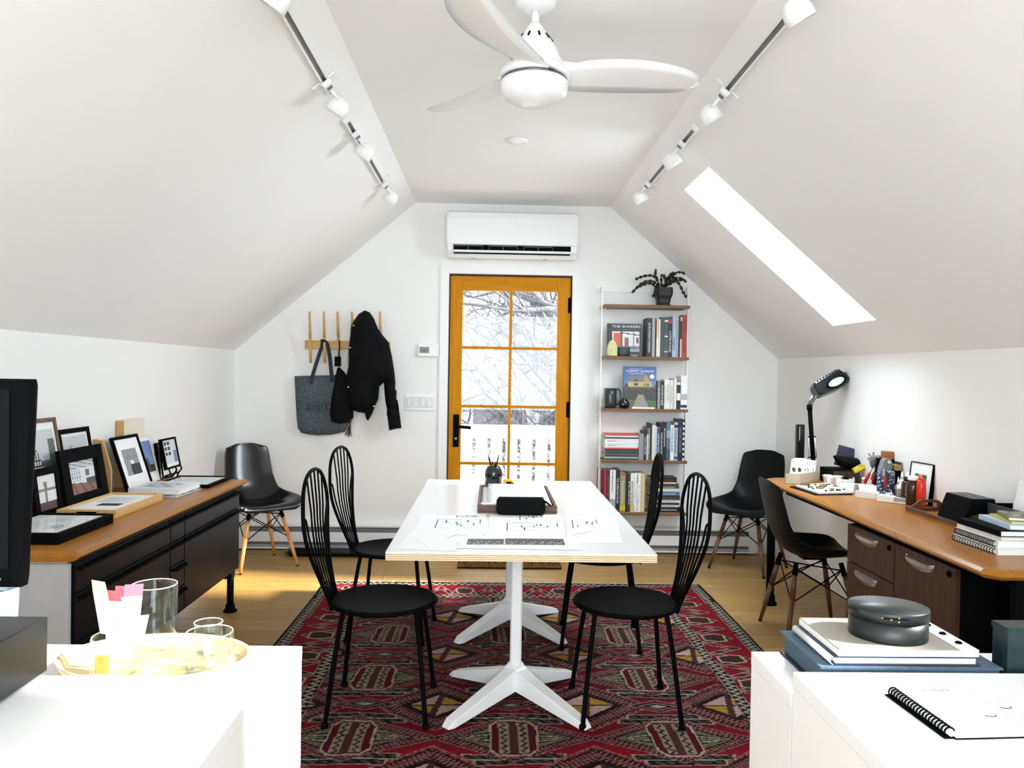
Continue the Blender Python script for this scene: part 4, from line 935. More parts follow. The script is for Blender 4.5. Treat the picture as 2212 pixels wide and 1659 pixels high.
M_PAGES = mat('book_pages', rgb(232, 226, 210), .85, var=.06, vscale=200, stretch=(1, 1, 1))
def spine_title(bk, txt, w_, h, m, at=.5, frac=.6, size=None):
    hgt = size or min(w_ * .62, .016); L = h * frac
    o = lettering(txt, hgt, (-hgt / 2, -.0012, h * at + L / 2), (0, 0, -1), (1, 0, 0), m, bk, width=L)
    return o
def vbook(x0, x1, ytop, shelf, col, label, title=None, tcol=None, depth=.16, lean=0, bands=(), spiral=False, yfront=5.862, at=.5, frac=.6, kind='book', cat='book'):
    """upright book; x0,x1,ytop are read off the photo at the spine"""
    z = shz[shelf]; a, c = PY(x0, 900, yfront).x, PY(x1, 900, yfront).x; h = PY((x0 + x1) / 2, ytop, yfront).z - z; w_ = c - a - .0006
    depth = min(depth, YSB - yfront - .004)
    t = thing(kind, label, cat, ((a + c) / 2, yfront, z + .0008), group='books standing on the wall shelf')
    t.rotation_euler.y = math.radians(lean); m = book_mat(col); b = min(.0022, w_ * .22); hw = w_ / 2
    if spiral:
        MB().box(-hw + .0003, hw, .006, depth, 0, h).build('pages', M_PAPER, t)
        for k in range(int(h / .008)):
            zz = .006 + k * .008; MB().tube([(-hw * .8, .010, zz), (-hw * .8, .001, zz), (hw * .8, .001, zz), (hw * .8, .010, zz)], .0013, 4).build('wire_loop', M_BLKM, t)
        return t
    MB().box(-hw, hw, 0, .002, 0, h).box(-hw, -hw + b, .002, depth, 0, h).box(hw - b, hw, .002, depth, 0, h).build('cover', m, t)
    MB().box(-hw + b, hw - b, .0022, depth - .004, .0025, h - .003).build('pages', M_PAGES, t)
    for (q0, q1, bc) in bands: MB().box(-hw + .0002, hw - .0002, -.0008, -.0001, h * q0, h * q1).build('spine_band', book_mat(bc), t)
    if title: spine_title(t, title, w_, h, tcol or M_WINK, at, frac)
    return t
W_, K_ = M_WINK, M_INK
BK, WT = (22, 22, 24), (228, 228, 226)
# --- shelf two
s2 = 1
vbook(1394, 1405.5, 687, s2, BK, 'thick black book beside the facing Shaker book', 'EUROPEAN DESIGN', W_, frac=.75)
vbook(1406, 1412, 689, s2, WT, 'slim white spiral-bound booklet right of the thick black book', spiral=True)
vbook(1412.3, 1414.8, 690, s2, BK, 'very thin black booklet between the white spiral and the tan book')
vbook(1415, 1419.2, 687, s2, (222, 190, 150), 'thin tan book on the second shelf', bands=((0, .5, (236, 230, 220)),))
vbook(1419.6, 1423, 689.5, s2, (240, 226, 214), 'thin pale pink booklet left of the slate binders')
vbook(1423.2, 1431.3, 685.5, s2, (58, 68, 76), 'plain slate-grey binder, the left one of the pair')
vbook(1431.6, 1440, 685, s2, (62, 76, 86), 'slate-grey binder with white dots, the right one of the pair', bands=((.12, .145, (235, 240, 240)), (.50, .53, (235, 240, 240)), (.88, .92, (235, 240, 240))))
vbook(1440.3, 1448.5, 687.5, s2, (26, 24, 28), 'black book with red label at the top of its spine', 'A PATTERN OF HOUSES', W_, bands=((.86, .98, (176, 44, 52)),), at=.4, frac=.55)
vbook(1449, 1457.6, 682.5, s2, (158, 184, 210), 'pale blue book about light, spine title in lower case', 'light', mat('slate_ink', rgb(60, 84, 110), .7, var=.05), at=.32, frac=.3)
vbook(1458.2, 1462.8, 683, s2, WT, 'thin spiral-bound black and white pad beside the blue book', spiral=True)
vbook(1463.2, 1466, 685, s2, (40, 40, 36), 'thin dark olive booklet left of the red book')
vbook(1466.2, 1469.8, 685, s2, (206, 206, 176), 'thin pale yellow booklet touching the red book', bands=((.45, .9, (30, 30, 28)),))
vbook(1470.2, 1479.6, 680, s2, (178, 58, 50), 'brick-red book at the end of the second shelf', 'MODERN HOUSE REVIEW', K_, frac=.8)
# --- shelf three
s3 = 2
vbook(1419.5, 1425, 823, s3, (120, 126, 118), 'grey-green narrow book right of the blue house book', bands=((0, .76, (150, 156, 160)),))
vbook(1425.3, 1433.6, 823.5, s3, (26, 26, 28), 'black book with white spine lettering on the third shelf', 'THE NATURE OF ORDER', W_, frac=.75)
vbook(1434, 1439.4, 820, s3, (236, 234, 228), 'off-white book right after the black one, third shelf', 'Small Houses', M_GREYINK)
vbook(1439.8, 1445.4, 820.5, s3, (240, 240, 236), 'white book with bold black spine title, third shelf', 'Landscape Graphics', K_, at=.55)
vbook(1446, 1453, 821, s3, (228, 222, 208), 'cream book with faint grey spine lettering, third shelf', 'The Timeless Way', M_GREYINK)
vbook(1453.6, 1456.8, 818.5, s3, (214, 212, 206), 'thin pale grey booklet, left of two, third shelf')
vbook(1457.1, 1460.2, 818, s3, (238, 238, 234), 'thin bright white booklet, right of two, third shelf')
vbook(1460.8, 1469, 824.5, s3, (24, 22, 24), 'black and white book with a white patch on its spine', bands=((.88, .99, (220, 214, 224)), (.32, .58, (235, 235, 232))))
vbook(1469.6, 1483.4, 812, s3, (238, 239, 240), 'large white book ending the third shelf row', bands=((.28, .46, (176, 184, 190)), (.05, .13, (30, 30, 32))))
# --- shelf four
s4 = 3
vbook(1381, 1391.6, 937.5, s4, (138, 142, 146), 'grey book standing against the magazine pile')
vbook(1392, 1397.6, 931.5, s4, (28, 27, 28), 'short black book right of the grey one, fourth shelf', 'PALLADIO', W_)
vbook(1397.9, 1400.8, 924.5, s4, (120, 30, 38), 'thin dark red booklet on the fourth shelf', bands=((0, .8, (220, 220, 216)),))
vbook(1401, 1405.2, 925, s4, (112, 122, 112), 'narrow grey-green book on the fourth shelf', 'gardens', W_)
vbook(1405.5, 1408.8, 915, s4, (30, 30, 32), 'tall narrow black book left of the pale green one')
vbook(1409.1, 1417.2, 918.5, s4, (206, 212, 202), 'pale green-white book in the middle of the fourth shelf')
vbook(1417.5, 1420, 921, s4, (180, 206, 220), 'very thin light blue booklet on the fourth shelf')
vbook(1420.2, 1426.4, 922, s4, (44, 62, 124), 'royal blue book with red spot on the fourth shelf', 'CRAFTSMAN HOMES', W_, bands=((.93, .98, (190, 70, 70)),))
vbook(1426.8, 1433.4, 914, s4, (20, 20, 22), 'black book with small white title next to the royal blue one', 'WORLD ARCHITECTURE', W_, at=.45)
vbook(1433.7, 1440.2, 914.5, s4, (24, 25, 28), 'black book with bold Architecture title on its spine', 'Architecture', W_, at=.62, frac=.5)
vbook(1440.5, 1448.6, 913.5, s4, (84, 118, 142), 'teal blue book with a cloudy spine', bands=((.0, .3, (60, 92, 110)), (.6, .8, (140, 170, 190))))
vbook(1449, 1456.8, 918.5, s4, (238, 236, 230), 'white book on barns with black and red lettering', 'THE AMERICAN BARN', K_, at=.6, frac=.7)
vbook(1457.2, 1465, 912.5, s4, (166, 184, 208), 'light blue book with a black emblem at the top', 'Great River Pictorial', mat('navy_ink', rgb(52, 70, 110), .7, var=.05), bands=((.86, .93, (26, 26, 30)), (.04, .1, (40, 60, 110))), at=.5, frac=.6)
vbook(1465.4, 1475.2, 906, s4, (30, 38, 62), 'navy book with thin spine lettering on the fourth shelf', 'HISTORIC INTERIORS', M_GREYINK)
vbook(1475.6, 1479.4, 906.5, s4, (22, 22, 24), 'black and white zigzag booklet ending the fourth shelf', bands=[(k / 8, k / 8 + .06, (236, 236, 232)) for k in range(8)])
# --- shelf five
s5 = 4
vbook(1293.4, 1296.5, 1010, s5, (164, 26, 52), 'thin crimson book outside the left shelf upright', depth=.15, yfront=5.985)
vbook(1308, 1312.4, 1016, s5, (176, 30, 62), 'crimson book just right of the shelf upright, bottom shelf')
vbook(1312.8, 1319.4, 1016, s5, (58, 24, 30), 'dark maroon book with framed spine, bottom shelf', 'ARTS OF THE WEST', mat('dull_gold_ink', rgb(150, 120, 100), .6, var=.05), frac=.7)
vbook(1319.8, 1332.6, 1015.5, s5, (230, 232, 232), 'large white architecture book on the bottom shelf', 'architecture', K_, at=.72, frac=.5, bands=((0, .30, (150, 170, 184)),))
vbook(1333, 1341.2, 1014.5, s5, (22, 22, 24), 'black book with stacked white lettering, bottom shelf', 'THE AMERICAN HOUSE', W_)
vbook(1341.7, 1354, 1022, s5, (150, 144, 108), 'olive-beige book with a yellow spot at its foot', 'The Complete Builder', W_, bands=((.03, .17, (206, 178, 40)), (.95, .99, (190, 70, 50))))
vbook(1354.5, 1358.8, 1023.5, s5, (24, 24, 24), 'thin black booklet after the olive book')
vbook(1359.2, 1364.4, 1023, s5, (60, 60, 62), 'thin grey-black book left of the white one, bottom shelf', 'PLANS', W_)
vbook(1364.8, 1372.8, 1023, s5, (236, 234, 226), 'white book with black spine title and yellow foot', 'BUILDING CONSTRUCTION', K_, bands=((.02, .2, (216, 186, 90)),))
def tree_spine(bk, w_, h):
    b = MB(); rr_ = random.Random(3)
    def br(p, a, L, r_, d):
        q = (p[0] + math.sin(a) * L, p[1] + math.cos(a) * L)
        if abs(q[0]) > w_ / 2 - .001 or q[1] > h: return
        s_ = Vector((math.cos(a), 0, -math.sin(a))) * r_; P0, P1 = Vector((p[0], -.0006, p[1])), Vector((q[0], -.0006, q[1]))
        b.add([P0 - s_, P0 + s_, P1 + s_ * .7, P1 - s_ * .7], [(0, 1, 2, 3)])
        if d:
            for da in (-.5, .1, .55): br(q, a + da * rr_.uniform(.7, 1.2), L * .8, r_ * .65, d - 1)
    br((0, .01), 0, h * .22, .0022, 4); br((-.006, .01), .2, h * .15, .0016, 3)
    b.build('tree_print', M_GREYINK, bk, fix=False)
tb = vbook(1373.2, 1387, 1022.5, s5, (238, 238, 236), 'white book with a grey bare-tree print on its spine', 'Form and Purpose', K_, at=.85, frac=.25); tree_spine(tb, .049, .27)
vbook(1387.5, 1395.5, 1023, s5, (214, 190, 136), 'yellow-cream book ending the bottom shelf row')
# flat pile on the bottom shelf
z = shz[4] + .0008; xa = PY(1404, 1080, 5.862).x; rnd = random.Random(12)
pile = [('AND MODERN ARCHITECTURE', 1104, 1093, 1472, (22, 22, 24), W_, 'black book with white title at the bottom of the flat pile'), ('DRAFTING HOUSES', 1092.8, 1088.2, 1467, (226, 226, 222), K_, 'second book from the bottom of the flat pile, white'),
        (None, 1088, 1083.4, 1468, (24, 24, 26), None, 'thin black book third from the bottom of the flat pile'), ('A Pattern Language for Builders', 1083.2, 1077, 1470, (232, 230, 224), M_GREYINK, 'white book with grey spine lettering in the flat pile'),
        (None, 1076.8, 1070, 1469, (58, 66, 72), None, 'dark grey book in the middle of the flat pile'), (None, 1069.8, 1067.2, 1469, (40, 34, 36), None, 'thin dark booklet under the blue book in the flat pile'),
        ('Residential', 1067, 1058.6, 1468, (84, 106, 156), W_, 'blue book in the flat pile on the bottom shelf'), (None, 1058.4, 1051.5, 1467, (214, 208, 190), None, 'cream book above the blue one in the flat pile'),
        ('THE OLD ARCHITECTURE', 1051.3, 1046, 1467, (46, 66, 78), W_, 'dark teal book with white title in the flat pile'), (None, 1045.8, 1040.8, 1466, (60, 72, 78), None, 'slate book near the top of the flat pile'),
        (None, 1040.6, 1037.4, 1460, (226, 210, 168), None, 'thin cream booklet under the top book of the flat pile'), ('SMALL SPACES', 1037.2, 1027, 1461, (36, 22, 22), mat('dull_red_ink', rgb(160, 60, 50), .6, var=.05), 'black book with red end on top of the flat pile')]
for ttl, yb0, yt0, xr0, col, tm, lab in pile:
    h = PY(1440, yt0, 5.862).z - PY(1440, yb0, 5.862).z; x1 = PY(xr0, 1080, 5.862).x; x0_ = xa + rnd.uniform(-.004, .012); d = rnd.uniform(.13, .155); y_ = 5.862 + rnd.uniform(0, .008)
    t = thing('book', lab, 'book', ((x0_ + x1) / 2, y_, z), group='flat pile of books on the bottom shelf'); hw = (x1 - x0_) / 2; b = min(.0018, h * .2)
    MB().box(-hw, hw, 0, .002, 0, h - .0004).box(-hw, hw, .002, d, 0, b).box(-hw, hw, .002, d, h - b - .0004, h - .0004).build('cover', book_mat(col), t)
    MB().box(-hw + .003, hw - .003, .0022, d - .003, b, h - b - .0004).build('pages', M_PAGES, t)
    if ttl: lettering(ttl, min(h * .5, .012), (-hw * .3, -.0011, h * .27), (1, 0, 0), (0, 0, 1), tm, t, width=hw * 1.0)
    z += h
# magazines
z = shz[3] + .0008; ztop = PY(1345, 938, 5.862).z; cols = [((60, 62, 66), 'dark grey'), ((176, 178, 180), 'light grey'), ((38, 40, 44), 'black'), ((96, 104, 112), 'slate'), ((44, 46, 50), 'charcoal'), ((70, 82, 96), 'blue-grey'), ((36, 38, 44), 'inky'), ((196, 72, 66), 'red'),
        ((226, 226, 224), 'white'), ((232, 232, 230), 'bright white'), ((220, 221, 222), 'pale grey'), ((234, 234, 232), 'snow white'), ((228, 229, 230), 'plain white'), ((222, 222, 220), 'off-white'), ((52, 52, 54), 'black-edged'), ((232, 232, 230), 'thin white'), ((204, 76, 66), 'orange-red')]
h = (ztop - z) / len(cols); order = ['lowest', 'second', 'third', 'fourth', 'fifth', 'sixth', 'seventh', 'eighth', 'ninth', 'tenth', 'eleventh', 'twelfth', 'thirteenth', 'fourteenth', 'fifteenth', 'sixteenth', 'topmost']
for i, (col, nm) in enumerate(cols):
    x0_ = PY(1306.5, 960, 5.862).x + rnd.uniform(0, .006); x1 = PY(1380, 960, 5.862).x - rnd.uniform(0, .006); y_ = 5.862 + rnd.uniform(0, .006)
    t = thing('magazine', '%s magazine, %s from the bottom of the pile on the fourth shelf' % (nm, order[i]) if i < 16 and i else '%s magazine, %s in the pile on the fourth shelf' % (nm, order[i]), 'magazine', ((x0_ + x1) / 2, y_, z), group='magazines piled on the fourth shelf'); hw = (x1 - x0_) / 2
    MB().box(-hw, hw, 0, .0012, 0, h * .94).box(-hw, hw, .0012, .165, 0, h * .12).box(-hw, hw, .0012, .165, h * .82, h * .94).build('cover', book_mat(col), t)
    MB().box(-hw + .001, hw - .001, .0013, .164, h * .12, h * .82).build('pages', M_PAGES, t)
    if i in (9, 12, 14): lettering('JOURNAL OF BUILDING', h * .5, (-hw * .85, -.0007, h * .25), (1, 0, 0), (0, 0, 1), K_, t, width=hw * .5)
    z += h

# facing books
def shakers(u, v):
    if .13 < u < .94 and .14 < v < .77:
        a, b = (u - .13) / .81, (v - .14) / .63
        if b < .28: return (96, 100, 106) if b > .05 + .1 * a else (150, 152, 156)
        if .07 < a < .33 and b < .93: return (196, 86, 44)
        if .33 < a < .38: return (60, 50, 48)
        if .46 < a < .60 and b < .70: return (140, 74, 52) if a < .57 else (90, 60, 50)
        if .87 < a < .97 and .42 < b < .68: return (110, 44, 40)
        if .76 < a < .78: return (70, 72, 76)
        if abs(b - (.92 - .16 * (a - .3))) < .025 and a > .3: return (40, 40, 44)
        return (214, 214, 210) if b > .72 else (196, 202, 208)
    return (20, 19, 20)
def facing(name, label, x0, x1, yt, shelf, th, paint, nx, ny, lean, edge):
    z = shz[shelf] + .0008; Y = 5.865; a, c = PY(x0, 850, Y).x, PY(x1, 850, Y).x; h = (PY(x0, yt, Y).z - z); w_ = c - a
    t = thing(name, label, 'book', (a, Y, z), rot=(math.radians(-lean), 0, 0))
    MB().box(0, w_, 0, .002, 0, h).box(0, w_, th - .002, th, 0, h).box(0, .002, .002, th - .002, 0, h).build('cover', book_mat(edge), t)
    MB().box(.002, w_ - .002, .0021, th - .0021, .002, h - .002).build('pages', M_PAGES, t)
    picture('cover_picture', (.0005, -.0006, .0005), (w_ - .001, 0, 0), (0, 0, h - .001), nx, ny, paint, t)
    return t, w_, h
t, w_, h = facing('book', 'black Shaker furniture book standing with its cover facing the room', 1310.5, 1385, 697.5, s2, .022, shakers, 44, 42, 6, (20, 19, 20))
lettering('THE SHAKERS', .019, (w_ * .13, -.0014, h * .875), (1, 0, 0), (0, 0, 1), W_, t, width=w_ * .83); lettering('FROM MOUNT LEBANON TO THE WORLD', .007, (w_ * .16, -.0014, h * .80), (1, 0, 0), (0, 0, 1), M_GREYINK, t, width=w_ * .72)
def summit(u, v):
    k = math.sin(u * 57 + v * 31) * math.sin(u * 23 - v * 71)
    hw = .27 * (.34 - v) / .34 + .10
    if v < .34 and abs(u - .52) < hw * .72: return (150, 140, 130) if k < .6 else (120, 110, 104)
    if v < .20: return (84, 110, 62) if k > -.3 else (50, 66, 42)
    if v < .46: return (34, 40, 34) if k > -.35 else (96, 92, 76)
    if v < .52: return (92, 80, 66) if (u * 14) % 1 > .3 else (30, 30, 30)
    if .13 < u < .86 and v < .64:
        if .30 < u < .44 and .54 < v < .60: return (60, 70, 70)
        if .60 < u < .76 and .53 < v < .60 and (u * 25) % 1 > .3: return (54, 60, 60)
        return (186, 164, 112)
    if v < .77 and .16 < u < .62 and (v - .64) < (u - .10) * 1.6: return (110, 112, 112) if not (.33 < u < .44 and v < .70) else (80, 76, 70)
    if v < .82 and abs(u - .68) < (.82 - v) * .78: return (170, 138, 90)
    if v < .5 + .1 * math.sin(u * 20) : return (40, 56, 36)
    f = (v - .5) / .5; return (int(96 - 40 * f), int(124 - 36 * f), int(176 - 28 * f))
t, w_, h = facing('book', 'blue house picture book standing with its cover facing the room', 1347.5, 1418, 791, s3, .02, summit, 52, 66, 4, (46, 74, 128))
lettering('SUMMIT AVENUE', .016, (w_ * .08, -.0014, h * .865), (1, 0, 0), (0, 0, 1), W_, t, width=w_ * .84); lettering('Great Houses of', .009, (w_ * .17, -.0014, h * .93), (1, 0, 0), (0, 0, 1), W_, t, width=w_ * .38); lettering('and the Hill District', .009, (w_ * .17, -.0014, h * .82), (1, 0, 0), (0, 0, 1), W_, t, width=w_ * .45)
MB().cyl((w_ * .87, -.0007, h * .765), (w_ * .87, -.0014, h * .765), .0165, n=24).build('round_sticker', M_PAPER, t)
x0_, x1 = PY(1365, 880, 5.845).x, PY(1414, 880, 5.845).x
b = MB().box(x0_, x1, 5.842, 5.856, shz[2] + .0008, shz[2] + .0125).build('display_ledge', M_WHITE, None, bevel=.001); tag(b, 'small white ledge strip in front of the blue house book', 'ledge')

# pottery and stone on the shelf
p = PY(1322, 770, 5.855)
b = MB().lathe([(0, 0), (.036, 0), (.040, .006), (.041, .03), (.039, .06), (.034, .085), (.024, .106), (.011, .117), (0, .119)], (p.x, 5.872 - .03, shz[1] + .0008), 24, 1, .6).build('stone', mat('pale_yellow_stone', rgb(208, 204, 150), .7, var=.18, vscale=30, bump=.2, bscale=60), None)
tag(b, 'pale yellow dome-shaped stone leaning by the Shaker book', 'stone'); b.location.y = 5.848
p0, p1 = PY(1334.5, 770, 5.85), PY(1360.5, 770, 5.85); rr_ = (p1.x - p0.x) / 2
b = MB().lathe([(0, 0), (rr_ * .75, 0), (rr_ * .92, .008), (rr_, .03), (rr_ * .97, .062), (rr_ * .93, .066), (rr_ * .90, .058), (rr_ * .88, .02), (0, .012)], ((p0.x + p1.x) / 2, 5.85, shz[1] + .0008), 26, 1, .28).build('bowl', mat('charcoal_glaze', (.012, .013, .018), .4, var=.2), None)
tag(b, 'small charcoal bowl beside the pale yellow stone', 'bowl')
b = MB().box(PY(1362, 770, 5.85).x, PY(1377, 770, 5.85).x, 5.84, 5.86, shz[1] + .0008, shz[1] + .014).build('glass_paperweight', mat('blue_grey_glass', rgb(120, 136, 160), .15, var=.3, vscale=60), None, bevel=.005); tag(b, 'little blue-grey paperweight before the Shaker book', 'paperweight')
p0, p1 = PY(1303, 880, 5.87), PY(1331.5, 880, 5.87); rr_ = (p1.x - p0.x) / 2; hh = PY(1315, 839, 5.87).z - shz[2]; mc = ((p0.x + p1.x) / 2 + .004, 5.885, shz[2] + .0008)
t = thing('mug', 'dark green glazed mug at the left end of the third shelf', 'mug', mc)
M_GLZ = mat('dark_green_glaze', rgb(30, 48, 46), .3, var=.5, vscale=25, coat=.3)
MB().lathe([(0, 0), (rr_ * .78, 0), (rr_ * .95, .02), (rr_, hh * .35), (rr_ * .97, hh * .7), (rr_ * .95, hh), (rr_ * .89, hh), (rr_ * .9, hh * .5), (rr_ * .8, .02), (0, .015)], n=28).build('mug_body', M_GLZ, t)
MB().tube(smooth_path([(rr_ * .9, -.004, hh * .93), (rr_ * 1.25, -.004, hh * .97), (rr_ * 1.55, -.004, hh * .72), (rr_ * 1.5, -.004, hh * .42), (rr_ * 1.2, -.004, hh * .22), (rr_ * .93, -.004, hh * .16)], 5), .007, 8).build('handle', M_GLZ, t)
p0, p1 = PY(1337, 880, 5.86), PY(1360, 880, 5.86); rr_ = (p1.x - p0.x) / 2
t = thing('bud_vase', 'small round black vase between the mug and the blue book', 'vase', ((p0.x + p1.x) / 2 - .003, 5.845, shz[2] + .0008))
MB().lathe([(0, 0), (rr_ * .6, 0), (rr_ * .92, .012), (rr_, .032), (rr_ * .85, .052), (rr_ * .5, .064), (rr_ * .40, .070), (rr_ * .46, .078), (rr_ * .33, .078), (rr_ * .3, .06), (0, .05)], n=24, sy=.5).build('vase_body', M_BLKG, t)

# plant on top
pc = PY(1432, 657, 5.92); t = thing('potted_cactus', 'jointed holiday cactus in a square black pot on the top shelf', 'plant', (pc.x, 5.915, shz[0] + .0008))
ph = PY(1432, 622, 5.915).z - shz[0]; r0, r1 = .046, .060
M_POT = mat('black_pot', (.006, .006, .007), .5, var=.15)
def sq(r_, z, k=.3): return [(r_, -r_ * (1 - k), z), (r_, r_ * (1 - k), z), (r_ * (1 - k), r_, z), (-r_ * (1 - k), r_, z), (-r_, r_ * (1 - k), z), (-r_, -r_ * (1 - k), z), (-r_ * (1 - k), -r_, z), (r_ * (1 - k), -r_, z)]
MB().rings([sq(.042, .007), sq(.046, .02), sq(.050, .05), sq(.060, .075), sq(.064, .10), sq(.062, ph), sq(.055, ph), sq(.052, ph - .02)], True).build('pot', M_POT, t)
MB().rings([sq(.052, 0), sq(.054, .004), sq(.054, .007)], True).build('saucer', M_POT, t)
MB().rings([sq(.052, ph - .019), sq(.0515, ph - .012)], True).build('soil', mat('dark_soil', (.01, .008, .006), .9, var=.3, vscale=60), t)
M_CACT = mat('dark_cactus_green', (.008, .011, .008), .5, var=.3, vscale=40)
def seg(b, p, d, L, wd, nrm):
    d = d.normalized(); s_ = d.cross(nrm).normalized(); nn = s_.cross(d); k = 6; rs = []
    for i in range(k + 1):
        q = i / k; w2 = wd * (.18 + .82 * math.sin(math.pi * min(1, q * 1.02 + .0)) ** .7) if 0 < q < 1 else wd * .22
        c = p + d * (L * q); rs.append([c - s_ * w2, c - nn * .0022, c + s_ * w2, c + nn * .0022])
    b.rings(rs, True, True); return p + d * L
stems = [[(1425, 622), (1412, 608), (1398, 607), (1386, 612), (1371, 626), (1365, 633)], [(1420, 624), (1406, 611), (1390, 615), (1378, 620)], [(1424, 620), (1416, 598), (1401, 595), (1385, 598), (1372, 604)], [(1420, 604), (1414, 590), (1418, 582)],
         [(1430, 622), (1428, 603), (1430, 592)], [(1436, 622), (1438, 604), (1446, 597), (1455, 593)], [(1438, 620), (1450, 600), (1462, 588), (1472, 588), (1480, 592)], [(1440, 618), (1455, 603), (1470, 600), (1483, 610)], [(1444, 616), (1462, 606), (1475, 630), (1483, 643)],
         [(1440, 605), (1456, 596), (1458, 601)], [(1436, 604), (1434, 592)], [(1442, 606), (1448, 591), (1456, 589)], [(1430, 621), (1441, 611), (1436, 600)], [(1418, 625), (1413, 636), (1410, 642)], [(1433, 622), (1434, 632), (1437, 638)], [(1448, 612), (1459, 604), (1470, 606), (1478, 603)]]
rnd = random.Random(7)
for st in stems:
    b = MB(); yy = rnd.uniform(5.84, 5.95); pts = [PY(x, y, yy + (5.915 - yy) * (.6 if i == 0 else 0)) for i, (x, y) in enumerate(st)]
    path = smooth_path(pts, 8); i = 0; L = 0
    b.tube(path, .002, 5)
    acc = 0; p = path[0]
    nrm = Vector((rnd.uniform(-.4, .4), -1, rnd.uniform(-.3, .3)))
    for q in range(1, len(path)):
        if (path[q] - p).length > .034 or q == len(path) - 1:
            seg(b, p, path[q] - p, (path[q] - p).length * 1.04, .0112, nrm); p = path[q]
    b.build('stem', M_CACT, t, world=True)
# ================================================================ on the work tables
zt = TZ + .0006
p = PZ(1066, 1049, zt); jx, jy = p.x, p.y + .02; jr = .5 * (PY(1085, 1040, p.y).x - PY(1047, 1040, p.y).x)
jh = PY(1066, 1008, p.y).z - TZ
M_SMOKE = mat('black_jar_glass', (.006, .007, .008), .12, var=.1, coat=.4)
t = thing('pen_jar', 'black glass jar holding pens at the far end of the table', 'jar', (jx, jy, zt))
MB().lathe([(0, 0), (jr * .94, 0), (jr, .008), (jr, jh * .62), (jr * .93, jh * .80), (jr * .76, jh * .93), (jr * .74, jh), (jr * .66, jh), (jr * .66, jh * .93), (jr * .85, jh * .75), (jr * .88, .012), (0, .010)], n=28).build('jar_body', M_SMOKE, t)
for k, (dx, top, lx, m, lab) in enumerate(((-.022, .205, -.030, M_BLK, 'black pen leaning out of the jar toward the left'), (.020, .215, .030, M_BLK, 'tall black marker leaning out of the jar toward the right'), (-.008, .165, -.004, M_DSTEEL, 'dark grey pen standing upright in the jar'), (.006, .160, .010, M_BLKM, 'short black pencil in the middle of the jar'), (.0, .155, -.018, M_BLKG, 'short glossy black pen at the back of the jar'))):
    a, b = Vector((jx - lx * .5, jy + .006 * (k - 2), zt + .016)), Vector((jx + dx + lx * .35, jy + .008 * (k - 2), zt + top * .86))
    a.x = jx + (a.x - jx) * .5
    t = thing('pen', lab, 'pen', a, group='pens in the black jar')
    MB().cyl(a, a + (b - a) * .8, .0042, n=8).build('barrel', m, t, world=True); MB().cyl(a + (b - a) * .8, b, .0042, .0012, n=8).build('tip', M_BLKM, t, world=True)
p = PZ(1098, 1053, zt); x0, x1 = PY(1087, 1050, p.y).x, PY(1111, 1050, p.y).x; h = PY(1098, 1036.5, p.y).z - TZ
t = thing('tape_measure', 'yellow tape measure standing beside the pen jar', 'tape measure', ((x0 + x1) / 2, p.y, zt))
w2 = (x1 - x0) / 2
MB().prism([(-w2, 0), (w2, 0), (w2, h * .55), (w2 * .7, h * .9), (w2 * .2, h), (-w2 * .8, h), (-w2, h * .85)], (0, 0, 0), (1, 0, 0), (0, 0, 1), (0, .03, 0)).build('case', mat('yellow_plastic', rgb(224, 180, 20), .4, var=.05), t, bevel=.004)
MB().prism([(-w2 * .45, h * .25), (w2 * .5, h * .25), (w2 * .5, h * .72), (-w2 * .45, h * .72)], (0, -.0015, 0), (1, 0, 0), (0, 0, 1), (0, .0015, 0)).build('label_panel', M_BLKM, t)
MB().box(w2, w2 + .006, .008, .022, .001, .016).build('tape_hook', M_STEEL, t); MB().prism([(w2 * .55, 0), (w2 * 1.02, 0), (w2 * 1.02, h * .5), (w2 * .6, h * .6)], (0, -.0012, 0), (1, 0, 0), (0, 0, 1), (0, .0012, 0)).build('grip', M_BLKM, t)
# wooden tray with papers
a, b, c = PZ(1031, 1108, zt), PZ(1203, 1109, zt), PZ(1040, 1061, zt)
x0, x1, y0, y1 = a.x, b.x, a.y, c.y; hw = PY(1031, 1092, a.y).z - TZ
t = thing('paper_tray', 'dark wooden tray of papers in the middle of the table', 'tray', ((x0 + x1) / 2, (y0 + y1) / 2, zt))
M_TRAYW = mat('oiled_walnut', rgb(86, 56, 34), .5, var=.35, vscale=14, stretch=(1, 6, 6))
MB().box(x0, x1, y0, y1, zt, zt + .008).build('base', M_TRAYW, t, world=True)
for q in ((x0, x1, y0, y0 + .014), (x0, x1, y1 - .014, y1), (x0, x0 + .014, y0 + .014, y1 - .014), (x1 - .014, x1, y0 + .014, y1 - .014)): MB().box(*q, zt + .008, zt + hw).build('rim', M_TRAYW, t, world=True, bevel=.002)
z = zt + .0085; rnd = random.Random(5)
labs = ['lowest white sheet in the wooden table tray', 'white sheet lying second in the wooden table tray', 'white sheet lying third in the wooden table tray', 'white sheet lying fourth in the wooden table tray', 'folded white sheet near the top of the wooden table tray', 'curling top sheet in the wooden table tray']
for k in range(6):
    i0, i1 = rnd.uniform(.016, .05), rnd.uniform(.016, .07); th = .0042
    def SP(i, j, k=k, i0=i0, i1=i1, z=z):
        u, v = i / 8, j / 8; return Vector((x0 + i0 + (x1 - x0 - i0 - i1) * u, y0 + .018 + (y1 - y0 - .036) * v + .004 * k, z + (.0 if k < 4 else .012 * (v - .3) ** 2 + .014 * max(0, u - .75) * v)))
    g = MB().grid(SP, 8, 8); o = g.build('paper_sheet', M_PAPER, None, fix=False); so = o.modifiers.new('thickness', 'SOLIDIFY'); so.thickness = th * .9; so.offset = 1
    tag(o, labs[k], 'paper', 'papers in the wooden table tray'); z += th + .0004
